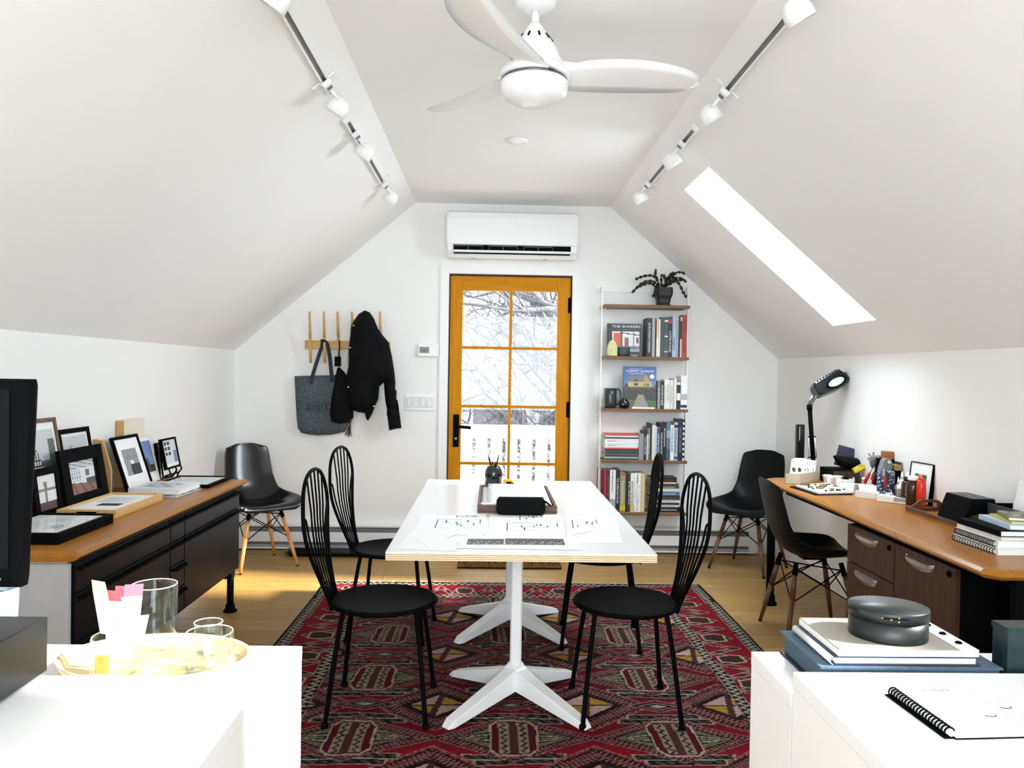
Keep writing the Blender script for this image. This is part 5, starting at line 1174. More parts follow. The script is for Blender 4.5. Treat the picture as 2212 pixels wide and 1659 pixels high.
MB_ = MB().box(x0 + .015, x0 + .20, y0 + .016, y0 + .034, z + .001, z + .006); o = MB_.build('scale_ruler', M_WPLAST, None); tag(o, 'white scale ruler on the papers in the table tray', 'ruler')
# pencil case in front of the tray
a, b = PZ(1072, 1114, zt), PZ(1178, 1114, zt); h = PY(1072, 1077, a.y).z - TZ; yc = a.y + .008; L = b.x - a.x
t = thing('pencil_case', 'black zippered pencil case leaning on the wooden tray', 'pencil case', ((a.x + b.x) / 2, a.y, zt))
rs = []
yw = y0 - .002 - a.y
for q, k in ((0, .55), (.02, .86), (.08, 1), (.5, 1.02), (.9, 1), (.97, .9), (1, .6)):
    x = -L / 2 + L * q; rs.append([(x, yw / 2 + (yw / 2) * .96 * k * math.copysign(abs(math.cos(t_)) ** .6, math.cos(t_)), h / 2 + h / 2 * k * math.copysign(abs(math.sin(t_)) ** .5, math.sin(t_))) for t_ in [2 * math.pi * j / 16 for j in range(16)]])
MB().rings(rs, True, True).build('case_body', M_FABB, t)
MB().box(-L * .46, L * .46, yw / 2 - .003, yw / 2 + .003, h - .001, h + .003).build('zip', M_BLKM, t)
MB().ribbon([(L * .46, .0, h * .88), (L * .52, -.004, h * .80), (L * .60, -.006, h * .62)], .005, .0015, (0, .6, .8)).build('zip_pull', M_BLKM, t)
# drawings
def sheet(corner_px, label, strokes, z, name='drawing_sheet', fills=()):
    """sheet of paper on the table: four photo corners; strokes in its unit square"""
    c = [PZ(x, y, z) for x, y in corner_px]; o = sum(c, Vector()) / 4
    t = thing(name, label, 'drawing', o, group='drawings spread on the white table')
    MB().add(c + [p + Vector((0, 0, .0005)) for p in c], [(3, 2, 1, 0), (4, 5, 6, 7), (0, 1, 5, 4), (1, 2, 6, 5), (2, 3, 7, 6), (3, 0, 4, 7)]).build('paper', M_PAPER, t, world=True)
    P = lambda u, v, h=.0008: c[0] * ((1 - u) * (1 - v)) + c[1] * (u * (1 - v)) + c[2] * (u * v) + c[3] * ((1 - u) * v) + Vector((0, 0, h))
    b = MB(); g = MB()
    for (u0, v0, u1, v1, w_) in strokes:
        p0, p1 = P(u0, v0), P(u1, v1); d = (p1 - p0).normalized(); s_ = Vector((-d.y, d.x, 0)) * abs(w_) * .5
        (b if w_ > 0 else g).add([p0 - s_, p0 + s_, p1 + s_, p1 - s_], [(0, 1, 2, 3)])
    if b.v: b.build('ink_lines', M_INK, t, world=True, fix=False)
    if g.v: g.build('pencil_lines', M_GREYINK, t, world=True, fix=False)
    return t, P
def plan(u0, u1, v0, v1, seed):
    rr_ = random.Random(seed); S_ = []; W2 = .004
    S_ += [(u0, v1, u0 + (u1 - u0) * .55, v1, W2), (u0 + (u1 - u0) * .6, v1, u1, v1, -.002), (u0, v0, u0, v1, W2), (u1, v0 + (v1 - v0) * .5, u1, v1, W2), (u0, v0, u0 + (u1 - u0) * .3, v0, -.002), (u0 + (u1 - u0) * .5, v0, u1, v0, -.002)]
    for k in range(6):
        u = u0 + (u1 - u0) * rr_.uniform(.1, .9); v = v0 + (v1 - v0) * rr_.uniform(.1, .7); S_.append((u, v, u, v + (v1 - v0) * rr_.uniform(.15, .3), rr_.choice((W2, .006)))); S_.append((u, v, u + (u1 - u0) * rr_.uniform(.1, .3), v, rr_.choice((-.002, .003))))
    S_.append((u0, (v0 + v1) / 2, u1, (v0 + v1) / 2, -.0018)); return S_
za = TZ + .0008
sheet([(880, 1172), (1046, 1172), (1050, 1112), (912, 1112)], 'floor plan sheet lying left of centre on the near table', plan(.28, .92, .48, .80, 1) + plan(.55, .85, .88, .96, 2) + [(.5, .12, .62, .25, .003), (.62, .25, .95, .12, .003), (.95, .1, 1, .3, -.002)], za)
sheet([(1052, 1160), (1222, 1162), (1212, 1112), (1058, 1112)], 'floor plan sheet in the centre of the near table', plan(.25, .92, .25, .60, 3) + plan(.42, .72, .74, .98, 4), za)
sheet([(1228, 1176), (1345, 1172), (1328, 1116), (1222, 1118)], 'floor plan sheet toward the right edge of the near table', plan(.12, .6, .55, .88, 5) + [(.1, .3, .45, .42, .003), (.45, .42, .8, .2, -.002), (.15, .25, .6, .12, -.002)], za)
t, P = sheet([(985, 1184), (1262, 1188), (1228, 1156), (1002, 1158)], 'sheet with dark photo strip along the near table edge', [], za + .0008)
def strip(u, v):
    k = math.sin(u * 41 + 2) * math.sin(u * 17 + v * 9) + .5 * math.sin(u * 90 + v * 22)
    return (24, 30, 38) if k < -.1 else ((56, 66, 78) if k < .5 else ((170, 178, 186) if v < .5 else (18, 22, 28)))
q = [PZ(1008, 1176, za + .002), PZ(1088, 1176, za + .002), PZ(1011, 1164, za + .002)]
picture('photo_print', q[0], q[1] - q[0], q[2] - q[0], 24, 8, strip, t, world=True)
q = [PZ(1091, 1176, za + .002), PZ(1221, 1177, za + .002), PZ(1091, 1163, za + .002)]
picture('photo_print', q[0], q[1] - q[0], q[2] - q[0], 40, 8, lambda u, v: strip(u * 1.7 + .3, v), t, world=True)
sheet([(855, 1186), (985, 1190), (990, 1165), (888, 1150)], 'blank tracing sheet at the left near corner of the table', [(.2, .6, .5, .2, -.0015)], za + .0002)

# ================================================================ on the credenza
zc = CRZ + .0006
def bw(u, v):
    k = math.sin(u * 13 + 1) * math.sin(v * 17) + .5 * math.sin(u * 31 - v * 23)
    return (40, 42, 44) if k < -.45 else ((120, 122, 124) if k < .3 else (210, 211, 212))
def tudor(u, v):
    k = math.sin(u * 60) * math.sin(v * 70 + u * 20)
    if v < .16: return (52, 74, 36) if k > -.3 else (36, 52, 26)
    if u < .17 - .1 * abs(v - .5): return (66, 92, 48) if k > -.2 else (34, 46, 28)
    if u > .82 and v < .85: return (96, 108, 100) if k > 0 else (60, 70, 64)
    if v < .80 - abs(u - .44) * 2.2 and v < .75:
        if (u * 16) % 1 < .28 or (v * 12) % 1 < .2: return (36, 34, 34)
        return (206, 204, 200)
    if v < .50 and .44 < u < .86: return (96, 100, 104) if v > .34 else ((208, 206, 202) if (u * 12) % 1 > .35 else (60, 62, 64))
    return (196, 202, 208)
def trees_bw(u, v):
    h = .60 + .14 * math.sin(u * 7) + .10 * math.sin(u * 23) + .06 * math.sin(u * 61)
    k = math.sin(u * 47) * math.sin(v * 53)
    if v < .25: return (22, 22, 22)
    if v < h: return (36, 36, 36) if k > -.5 else (120, 120, 120)
    return (196, 198, 202)
def interior(u, v):
    if v > .78: return (190, 192, 196) if (v + u * .3) % .12 > .03 else (110, 112, 116)
    if v < .38 - .15 * u: return (128, 84, 66) if math.sin(u * 20 + v * 9) > -.5 else (86, 56, 46)
    if u > .62 and v < .42: return (52, 58, 66)
    if .08 < u < .40 and v < .72 and v > .4: return (70, 80, 110) if (u * 11) % 1 < .5 and (v * 9) % 1 > .3 else (206, 212, 220)
    if .62 < u < .78 and .5 < v < .7: return (90, 94, 100)
    return (212, 214, 218)
def vase(u, v):
    if v < .22: return (70, 44, 40)
    if abs(u - .45) < .06 + .12 * max(0, v - .5) and v < .8: return (110, 112, 96)
    if abs(v - .58) < .03: return (120, 118, 120)
    return (222, 223, 226)
def corridor(u, v):
    d = max(abs(u - .5), abs(v - .45))
    if v < .40 and u > .35: return (24, 24, 26) if math.sin(u * 30) > -.4 else (70, 70, 72)
    if d < .12: return (230, 230, 230)
    if v > .8: return (150, 150, 152)
    return (90, 92, 94) if (u * 9 + v * 2) % 1 < .4 else (176, 177, 178)
def bluesky(u, v):
    if v < .45 and abs(u - .45) < .28 * (1 - v / .6): return (90, 92, 96) if math.sin(u * 40) > 0 else (60, 62, 64)
    if v < .22: return (60, 72, 50)
    return (int(150 - 40 * v), int(172 - 36 * v), int(206 - 20 * v))
def panes(u, v):
    if .08 < u < .55 and v > .32:
        a, b = ((u - .08) / .47 * 2) % 1, ((v - .32) / .66 * 3) % 1
        return (44, 52, 62) if .14 < a < .86 and .14 < b < .86 else (226, 228, 230)
    return (214, 218, 224) if u < .75 or v > .55 else (120, 134, 160)
def lean_frame(label, y0, y1, xb, xt, h, fw, mt, img, matw=(0, 0, 0, 0), name='picture_frame', matm=M_PAPER, th=.018, zb=zc, nx=26, ny=26, easel=False):
    """frame leaning on the left wall, looking towards +x; y0 near edge"""
    t = thing(name, label, 'picture frame', (xb, (y0 + y1) / 2, zb), group='framed pictures on the credenza')
    dz = math.sqrt(max(h * h - (xt - xb) ** 2, 1e-6)); V = Vector((xt - xb, 0, dz)).normalized(); U = Vector((0, 1, 0)); N = U.cross(V)
    O = Vector((xb, y0, zb + th * abs(N.z))); W = y1 - y0
    P = lambda u, v, n: O + U * u + V * v + N * n
    def bar(u0, u1, v0, v1, n0, n1, nm, m): return MB().hexa([P(u0, v0, n0), P(u1, v0, n0), P(u1, v1, n0), P(u0, v1, n0), P(u0, v0, n1), P(u1, v0, n1), P(u1, v1, n1), P(u0, v1, n1)]).build(nm, m, t, world=True)
    for q in ((0, W, 0, fw), (0, W, h - fw, h), (0, fw, fw, h - fw), (W - fw, W, fw, h - fw)): bar(*q, -th, 0, 'frame_bar', mt)
    bar(fw, W - fw, fw, h - fw, -th * .9, -.007, 'backing', M_BLKM); bar(fw, W - fw, fw, h - fw, -.0068, -.006, 'mount', matm)
    a, b, c, d = matw; picture('photo', P(fw + a, fw + b, -.0054), U * (W - 2 * fw - a - c), V * (h - 2 * fw - b - d), nx, ny, img, t, world=True)
    return t, P
M_BRFR = mat('brown_frame_wood', rgb(92, 58, 40), .4, var=.2, stretch=(8, 1, 8))
lean_frame('brown framed photo of a half-timbered house, the tallest on the credenza', 3.205, 3.545, -1.865, XL + .022, .405, .018, M_BRFR, tudor, (.012, .075, .016, .03), nx=44, ny=44)
lean_frame('wide black framed photo of trees behind the wood tray', 3.56, 3.835, -1.872, XL + .022, .345, .022, M_BLK, trees_bw, (0, .02, .012, .012), nx=40)
lean_frame('black frame with a white dining room photo, front of the group', 3.425, 3.79, -1.808, -1.853, .265, .060, M_BLK, interior, (0, 0, .03, 0), matm=M_BLKM, nx=32, ny=30)
lean_frame('black frame with a vase photo, low and nearest the monitor', 3.22, 3.415, -1.822, -1.850, .205, .030, M_BLK, vase, (0, 0, .0, 0), matm=M_BLKM)
lean_frame('small black frame mostly hidden by the black monitor', 2.98, 3.20, -1.845, -1.868, .205, .030, M_BLK, bw, (0, 0, 0, 0))
lean_frame('steeply leaning black frame with wide white mount and corridor photo', 3.975, 4.265, -1.804, XL + .062, .285, .016, M_BLK, corridor, (.050, .060, .050, .055), nx=24, ny=34, th=.014)
lean_frame('unframed print of a house under blue sky behind the white-mounted frame', 4.275, 4.45, -1.845, XL + .052, .255, .005, M_CREAM, bluesky, (.010, .05, .010, .02), th=.010, name='photo_print')
t, P = lean_frame('small black frame with a multi-pane window photo on an easel', 4.43, 4.63, -1.80, -1.835, .175, .012, M_BLK, panes, (.005, .02, .005, .004), zb=zc + .055, nx=30, ny=26)
MB().tube([(-1.835, 4.50, zc + .006), (-1.80, 4.50, zc + .012), (-1.775, 4.50, zc + .05), (-1.782, 4.50, zc + .07)], .005, 6).tube([(-1.80, 4.50, zc + .012), (-1.87, 4.50, zc + .005)], .005, 6).tube([(-1.80, 4.49, zc + .012), (-1.85, 4.49, zc + .16)], .004, 6).build('easel', M_BLKM, t, world=True)
MB().tube([(-1.80, 4.57, zc + .005), (-1.79, 4.57, zc + .03), (-1.775, 4.57, zc + .05), (-1.782, 4.57, zc + .07)], .005, 6).tube([(-1.79, 4.57, zc + .03), (-1.87, 4.57, zc + .005)], .005, 6).build('easel', M_BLKM, t, world=True)
lean_frame('narrow black frame turned between the blue sky print and the window photo', 4.455, 4.50, -1.845, -1.87, .205, .006, M_BLK, bw, (.002, .02, .002, .02))
x0 = XL + .003
t = thing('canvas_block', 'small blank canvas with a raw wood edge standing against the wall', 'canvas', (x0 + .02, 4.27, zc))
MB().box(x0 + .004, x0 + .006, 4.15, 4.395, zc, zc + .35).build('canvas_back', M_CREAM, t, world=True); MB().box(x0 + .0, x0 + .004, 4.15, 4.395, zc, zc + .35).build('board', M_OAKX, t, world=True)
a = MB().box(x0 + .006, x0 + .040, 4.146, 4.152, zc, zc + .348).build('wood_edge', M_OAKX, t, world=True); MB().box(x0 + .0062, x0 + .038, 4.1525, 4.395, zc, zc + .35).build('canvas', M_CREAM, t, world=True)
# upright wooden tray leaning behind the frames (its cut-out handle shows)
t = thing('letter_tray', 'pale wooden tray standing on edge beside the trees photo', 'tray', (-1.85, 3.90, zc))
yy = 3.865; hp_ = [(-1.915, 0), (-1.835, 0), (-1.835, .10), (-1.885, .275), (-1.915, .275)]
b = MB(); b.prism([(-1.93, 0), (-1.918, 0), (-1.918, .275), (-1.93, .275)], (0, yy, zc), (1, 0, 0), (0, 0, 1), (0, .03, 0)); b.prism([(-1.872, 0), (-1.84, 0), (-1.84, .13), (-1.872, .24)], (0, yy, zc), (1, 0, 0), (0, 0, 1), (0, .012, 0))
b.prism([(-1.918, 0), (-1.872, 0), (-1.872, .06), (-1.918, .06)], (0, yy, zc), (1, 0, 0), (0, 0, 1), (0, .012, 0)); b.prism([(-1.918, .17), (-1.872, .17), (-1.872, .24), (-1.885, .272), (-1.918, .272)], (0, yy, zc), (1, 0, 0), (0, 0, 1), (0, .012, 0))
b.build('side_panel', mat('pale_plywood', rgb(196, 158, 98), .5, var=.1, vscale=8), t, world=True)
# pale wood tray lying flat, with papers
M_TRP = mat('beech_tray', rgb(214, 176, 112), .45, var=.1, vscale=8, stretch=(6, 1, 6))
a, b, c = PZ(100, 1118, zc), PZ(248, 1118, zc), PZ(345, 1080, zc)
x0, x1, y0, y1 = -1.795, -1.553, a.y, c.y; h = .034
t = thing('wooden_tray', 'pale wooden letter tray with a cut-out handle on the credenza', 'tray', ((x0 + x1) / 2, (y0 + y1) / 2, zc))
MB().box(x0, x1, y0, y1, zc, zc + .006).build('base', M_TRP, t, world=True)
for q in ((x0, x0 + .011, y0 + .011, y1 - .011), (x1 - .011, x1, y0 + .011, y1 - .011), (x0, x1, y1 - .011, y1)): MB().box(*q, zc + .006, zc + h).build('rim', M_TRP, t, world=True, bevel=.002)
xm = (x0 + x1) / 2; f = MB()
for q in ((x0, xm - .042, .006, h), (xm + .042, x1, .006, h), (xm - .042, xm + .042, .006, .012), (xm - .042, xm + .042, h - .008, h)): f.box(q[0], q[1], y0, y0 + .011, zc + q[2], zc + q[3])
f.build('handle_end', M_TRP, t, world=True); MB().box(xm - .041, xm + .041, y0 + .006, y0 + .0105, zc + .0122, zc + h - .0082).build('handle_slot', M_BLKM, t, world=True)
t = thing('paper_stack', 'sheets with a small black picture lying in the pale tray', 'paper', (xm, (y0 + y1) / 2, zc + .0065))
MB().box(x0 + .016, x1 - .018, y0 + .05, y1 - .02, zc + .0065, zc + .026).build('sheets', M_PAPER, t, world=True)
MB().box(xm - .035, xm + .06, y0 + .15, y0 + .21, zc + .0261, zc + .0266).build('printed_picture', M_INK, t, world=True)
ln = MB()
for k in range(8): ln.box(x0 + .04, x1 - .05 - .02 * (k % 3), y0 + .25 + k * .018, y0 + .253 + k * .018, zc + .0261, zc + .0264)
ln.build('text_lines', M_GREYINK, t, world=True)
# flat frames
def flat_frame(label, x0, x1, y0, y1, z, seal=False, name='certificate_frame', fw=.016):
    t = thing(name, label, 'picture frame', ((x0 + x1) / 2, (y0 + y1) / 2, z), group='frames lying flat on the credenza')
    for q in ((x0, x1, y0, y0 + fw), (x0, x1, y1 - fw, y1), (x0, x0 + fw, y0 + fw, y1 - fw), (x1 - fw, x1, y0 + fw, y1 - fw)): MB().box(*q, z, z + .018).build('frame_bar', M_BLK, t, world=True)
    MB().box(x0 + fw, x1 - fw, y0 + fw, y1 - fw, z, z + .012).build('mount', M_PAPER, t, world=True)
    MB().box(x0 + fw, x1 - fw, y0 + fw, y1 - fw, z + .0135, z + .0150).build('glazing', M_GLASS, t, world=True)
    ln = MB(); rr_ = random.Random(int(y0 * 100))
    for k in range(9):
        yy = y0 + fw + (y1 - y0 - 2 * fw) * (.2 + .07 * k); xa = x0 + fw + .05; ln.box(xa + rr_.uniform(0, .03), xa + rr_.uniform(.08, .22) * (x1 - x0) / .36, yy, yy + .003, z + .0121, z + .0124)
    ln.build('text_lines', M_GREYINK, t, world=True)
    if seal: MB().tube([(x1 - .085 + .018 * math.cos(a_), y0 + .15 + .022 * math.sin(a_), z + .0126) for a_ in [k * math.pi / 8 for k in range(16)]], .0008, 4, True).build('round_seal', M_INK, t, world=True)
flat_frame('empty black frame lying under the certificate frame', -1.818, -1.515, 2.80, 3.205, zc, name='flat_frame')
flat_frame('black framed certificate lying flat nearest the monitor', -1.818, -1.52, 2.815, 3.215, zc + .0185, True)
flat_frame('black framed sheet lying flat at the far end of the credenza', -1.765, -1.475, 4.16, 4.52, zc, name='flat_frame', fw=.013)
def slabbook(name, label, cat, x0, x1, y0, y1, z0, z1, cov, rz=0, top=None, group=None, spine='x1', pages=M_PAPER, paint=None):
    t = thing(name, label, cat, ((x0 + x1) / 2, (y0 + y1) / 2, z0), rz, group); a, b, h = (x1 - x0) / 2, (y1 - y0) / 2, z1 - z0; k = min(.0025, h * .15)
    MB().box(-a, a, -b, b, 0, k).box(-a, a, -b, b, h - k, h).box(*( (-a, -a + .002) if spine == 'x0' else (a - .002, a)), -b, b, k, h - k).build('cover', cov, t)
    MB().box(-a + .003, a - .003, -b + .003, b - .003, k, h - k).build('pages', pages, t)
    if paint: picture('cover_picture', (-a + .002, -b + .002, h + .0005), (2 * a - .004, 0, 0), (0, 2 * b - .004, 0), 24, 24, paint, t)
    return t
slabbook('magazine', 'grey picture magazine under the white catalogue', 'magazine', -1.74, -1.505, 3.845, 4.13, zc, zc + .007, book_mat((150, 150, 150)), -.06, paint=bw, spine='x0')
slabbook('catalogue', 'thick white catalogue with pictures on its cover', 'book', -1.765, -1.515, 3.885, 4.15, zc + .009, zc + .036, M_PAPER, -.02, paint=lambda u, v: (225, 226, 228) if not (.12 < u < .8 and .15 < v < .8) else ((150, 154, 160) if math.sin(u * 19) * math.sin(v * 13) > 0 else (206, 208, 212)), spine='x0')

# ================================================================ black monitor at the left edge
p0 = PY(79, 819, 1.452); p1 = PY(60, 1262, 1.452)
t = thing('monitor', 'black computer monitor cut by the left edge of the picture', 'monitor', (p0.x - .32, 1.47, LZ2 + .0006))
zb, zt_ = p1.z, p0.z; xr = p0.x; sk = (p1.x - p0.x)
rs = []
for (i, y) in ((.012, 1.425), (0, 1.432), (0, 1.452), (.012, 1.478)):
    rs.append([(xr - .66, y, zb + i), (xr - .66, y, zt_ - i), (xr - i, y, zt_ - i), (xr + sk - i, y, zb + i)])
MB().rings(rs, True).build('housing', M_BLKM, t, world=True)
MB().box(xr - .645, xr - .030, 1.421, 1.4245, zb + .035, zt_ - .018).build('screen', mat('dark_screen', (.004, .004, .005), .6, var=.05, spec=.1), t, world=True)
MB().box(xr - .36, xr - .30, 1.4785, 1.495, LZ2 + .014, zb + .22).build('stand_neck', M_BLKM, t, world=True); MB().box(xr - .45, xr - .21, 1.36, 1.492, LZ2 + .0008, LZ2 + .0135).build('stand_foot', M_BLKM, t, world=True, bevel=.004)
MB().cyl((xr + sk - .035, 1.4248, zb + .016), (xr + sk - .035, 1.4238, zb + .016), .0035, n=12).build('power_light', M_GREYINK, t, world=True)

# ================================================================ left foreground
M_BOXM = mat('satin_black_metal', (.012, .013, .015), .35, .4, var=.1)
a = PZ(103, 1455, LZ2); zt_ = PY(103, 1331, a.y).z
t = thing('black_box', 'satin black metal box on the left foreground desk', 'box', (a.x - .12, a.y - .2, LZ2 + .0006))
MB().box(a.x - .19, a.x, a.y - .45, a.y, LZ2 + .006, zt_).build('case', M_BOXM, t, world=True, bevel=.003)
for x in (a.x - .16, a.x - .03):
    for y in (a.y - .4, a.y - .04): MB().cyl((x, y, LZ2 + .0006), (x, y, LZ2 + .006), .012, n=10).build('rubber_foot', M_BLKM, t, world=True)
zl = LZ + .0006
p = PZ(5, 1330, 1.0); q = PY(36, 1300, 1.62)
t = thing('paper_cup', 'pale blue cup behind the black box at the left edge', 'cup', (q.x - .042, 1.62, zl))
hh = PY(20, 1284, 1.58).z - LZ
MB().lathe([(0, 0), (.034, 0), (.042, hh), (.0435, hh + .002), (.040, hh + .001), (.032, .006), (0, .005)], n=28).build('cup_wall', mat('pale_blue_glaze', rgb(186, 204, 220), .3, var=.05), t)
MB().lathe([(0, hh - .016), (.0385, hh - .016), (.0385, hh - .0155), (0, hh - .0155)], n=24).build('drink', M_BLKM, t)
# round bamboo tray with glassware
ctr = PZ(352, 1432, LZ + .015); rx = .195; ctr = Vector((-.692, 1.652, 0)); ry = .135
M_BAMB = mat('bamboo', rgb(226, 200, 152), .45, var=.12, vscale=10, stretch=(1, 8, 1))
t = thing('serving_tray', 'oval bamboo tray with glassware on the low white cabinet', 'tray', (ctr.x, ctr.y, zl))
MB().lathe([(0, 0), (.86, 0), (.93, .006), (1, .030), (.985, .032), (.95, .028), (.90, .010), (0, .008)], n=48, sx=rx, sy=ry).build('dish', M_BAMB, t)
zg = zl + .0095
def glass(name, label, px, py_, r_, h, Y=None, cat='glass', handle=False, bulge=0, prof=None):
    g = PY(px, py_, Y); t = thing(name, label, cat, (g.x, Y, zg), group='clear glassware on the bamboo tray')
    pr = prof or [(0, 0), (r_ * .9, 0), (r_, .006), (r_ * (1 + bulge), h * .5), (r_, h - .002), (r_ * .97, h), (r_ * .94, h - .003), (r_ * (.93 + bulge), h * .5), (r_ * .92, .012), (0, .009)]
    MB().lathe(pr, n=32).build('glass_body', M_CLEAR, t)
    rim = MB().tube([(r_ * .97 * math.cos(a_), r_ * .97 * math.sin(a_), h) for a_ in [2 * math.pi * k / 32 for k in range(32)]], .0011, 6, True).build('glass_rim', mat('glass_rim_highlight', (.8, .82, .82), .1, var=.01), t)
    if handle: MB().tube(smooth_path([(handle * r_ * .98, -.004, h * .85), (handle * (r_ + .022), -.008, h * .9), (handle * (r_ + .034), -.010, h * .55), (handle * (r_ + .018), -.008, h * .22), (handle * r_ * .98, -.004, h * .2)], 5), .0048, 8).build('handle', M_CLEAR, t)
    return t, g
glass('glass_pitcher', 'tall clear glass pitcher standing behind the other glasses', 333, 1300, .047, PY(333, 1262, 1.70).z - zg, 1.70, 'pitcher')
glass('glass_mug', 'clear glass mug with a looped handle nearest the black box side', 405, 1380, .036, .070, 1.60, 'mug', handle=-1)
glass('glass_tumbler', 'clear rounded glass tumbler at the front of the tray', 452, 1400, .046, .092, 1.585, bulge=.08)
glass('glass_tumbler', 'small clear glass tumbler at the back edge of the tray', 450, 1350, .030, .075, 1.70)
jt, jg = glass('packet_jar', 'rounded clear glass jar holding sugar packets', 255, 1400, .050, .078, 1.60, 'jar', bulge=.16)
pk = [(212, 1255, 232, 1370, .0, (206, 226, 190), 'green and white sugar packet leaning left in the jar'), (245, 1276, 246, 1385, .012, (232, 90, 104), 'white packet with pink top in the jar, left'), (268, 1266, 262, 1385, .02, (230, 84, 100), 'white packet with pink top in the jar, middle'), (290, 1262, 276, 1390, -.01, (226, 92, 108), 'white packet with pink top in the jar, right'), (300, 1330, 285, 1395, -.022, (238, 150, 160), 'short pale pink packet at the right of the jar')]
for k, (tx, ty, bx_, by, dy, col, lab) in enumerate(pk):
    Y = 1.60 + dy * .8; P1, P0 = PY(tx, ty, Y), PY(bx_, by, Y); d = P1 - P0; s_ = Vector((.017, .004 * (k - 2), 0)); nn = d.cross(s_).normalized() * .0018
    P0.z = max(P0.z, zg + .014)
    d = P1 - P0
    t = thing('sugar_packet', lab, 'packet', P0, group='sugar packets in the glass jar')
    m_ = P0 + d * .80
    MB().hexa([P0 - s_ - nn, P0 + s_ - nn, P0 + s_ + nn, P0 - s_ + nn, m_ - s_ - nn, m_ + s_ - nn, m_ + s_ + nn, m_ - s_ + nn]).build('sachet', M_PAPER if k else book_mat((226, 234, 218)), t, world=True)
    m_ += d * .002
    MB().hexa([m_ - s_ - nn, m_ + s_ - nn, m_ + s_ + nn, m_ - s_ + nn, P1 - s_ - nn * .2, P1 + s_ - nn * .2, P1 + s_ + nn * .2, P1 - s_ + nn * .2]).build('printed_top', book_mat(col), t, world=True)
t = thing('tea_bag', 'amber tea bag at the bottom of the packet jar', 'tea bag', (jg.x - .018, 1.572, zg + .012)); MB().box(-.014, .014, -.003, .003, 0, .036).build('bag', mat('amber_tea', rgb(206, 160, 70), .7, var=.2, vscale=60), t, bevel=.002)
# ================================================================ on the oak desk
zd = DKZ + .0006
def onz(x, y, z=zd): return PZ(x, y, z)
# magnifier lamp
lb = Vector((2.10, 5.055, 0)); YL = 5.05
lb = PY(1755, 1000, 4.86)
YL = 4.86; P = lambda x, y, dy=0: PY(x, y, YL + dy)
t = thing('magnifier_lamp', 'black jointed magnifier lamp rising above the oak desk', 'lamp', (P(1757, 1000).x, YL, zd))
bx = P(1757, 1000).x
MB().box(bx - .03, bx + .03, YL - .03, YL + .03, zd, zd + .022).build('clamp_base', M_BLKM, t, world=True); MB().cyl((bx, YL, zd + .0225), P(1757, 1000), .012, n=12).build('socket', M_BLKM, t, world=True)
MB().cyl(P(1757, 1000), P(1749, 882), .0135, n=12).build('arm', M_BLK, t, world=True)
MB().cyl(P(1749, 886), P(1748.5, 874), .017, n=12).build('joint', M_BLKM, t, world=True)
for y in (944, 988): MB().tube([P(1746, y), P(1762, y)], .005, 6).build('spring_bar', M_BLKM, t, world=True)
for xa, xb in ((1746.5, 1748), (1759, 1764), (1760.5, 1763)): MB().tube([P(xa, 945, -.012), P(xb, 988, -.012)], .0022, 5).build('spring', M_STEEL, t, world=True)
MB().tube(smooth_path([P(1750, 880), P(1756, 866), P(1764, 856), P(1770, 851)], 4), .009, 8).tube(smooth_path([P(1747, 874), P(1750, 864), P(1757, 858)], 4), .006, 8).build('neck', M_DSTEEL, t, world=True)
MB().cyl(P(1748, 866, -.015), P(1757, 853, -.015), .006, n=8).build('tension_knob', M_STEEL, t, world=True)
# head: tilted rounded box with a round lens
U = (P(1828, 812) - P(1756, 848)); U.normalize(); O = P(1793, 829); hw_ = (P(1829, 820) - P(1755, 838)).length / 2 * 1.0
W2 = Vector((0, -.80, .30)); W2 = (W2 - U * W2.dot(U)).normalized(); V = W2.cross(U).normalized()
if V.z < 0: V = -V
def hd(u, v, n): return O + U * u + V * v + W2 * n
M_LAMPH = mat('lamp_head_black', (.008, .010, .012), .25, var=.1, spec=.4)
b = MB(); outl = [(-hw_, -.028), (-hw_ * .97, .028), (-hw_ * .85, .045), (hw_ * .62, .058), (hw_ * .75, .052), (hw_, .0), (hw_ * .98, -.03), (hw_ * .8, -.045), (hw_ * .1, -.052), (-hw_ * .8, -.044)]
b.rings([[hd(u * .96, v * .94, -.075) for u, v in outl], [hd(u, v, -.06) for u, v in outl], [hd(u, v, .035) for u, v in outl], [hd(u * .95, v * .9, .045) for u, v in outl]], True); b.build('lamp_head', M_LAMPH, t, world=True)
rc = hd(.022, -.012, .046)
b = MB(); n_ = 28; rings = []
for r_, k in ((.050, 0), (.058, .002), (.058, .008), (.047, .008), (.045, .002)): rings.append([rc + U * (r_ * 1.15 * math.cos(2 * math.pi * j / n_)) + V * (r_ * .52 * math.sin(2 * math.pi * j / n_)) + W2 * k for j in range(n_)])
b.rings(rings, False, True); b.build('lens_ring', M_BLK, t, world=True)
MB().rings([[rc + U * (.046 * 1.15 * math.cos(2 * math.pi * j / n_)) + V * (.046 * .52 * math.sin(2 * math.pi * j / n_)) + W2 * k for j in range(n_)] for k in (.001, .003)], True).build('lens', mat('lens_glass', (.62, .65, .68), .08, var=.03), t, world=True)
MB().hexa([hd(-hw_ * .84, .034, .047), hd(hw_ * .6, .046, .047), hd(hw_ * .58, .058, .043), hd(-hw_ * .82, .046, .043), hd(-hw_ * .84, .034, .050), hd(hw_ * .6, .046, .050), hd(hw_ * .58, .058, .047), hd(-hw_ * .82, .046, .047)]).build('grille', M_DSTEEL, t, world=True)
for k in range(7):
    u = -hw_ * .68 + k * hw_ * .19; MB().obox(hd(u, .043 + k * .0014, .0505), U * .0045, V * .004, W2 * .001).build('vent_slot', M_BLKM, t, world=True)
MB().tube([hd(hw_, .015, 0), hd(hw_ + .018, .02, 0)], .003, 6).build('switch', M_BLKM, t, world=True)
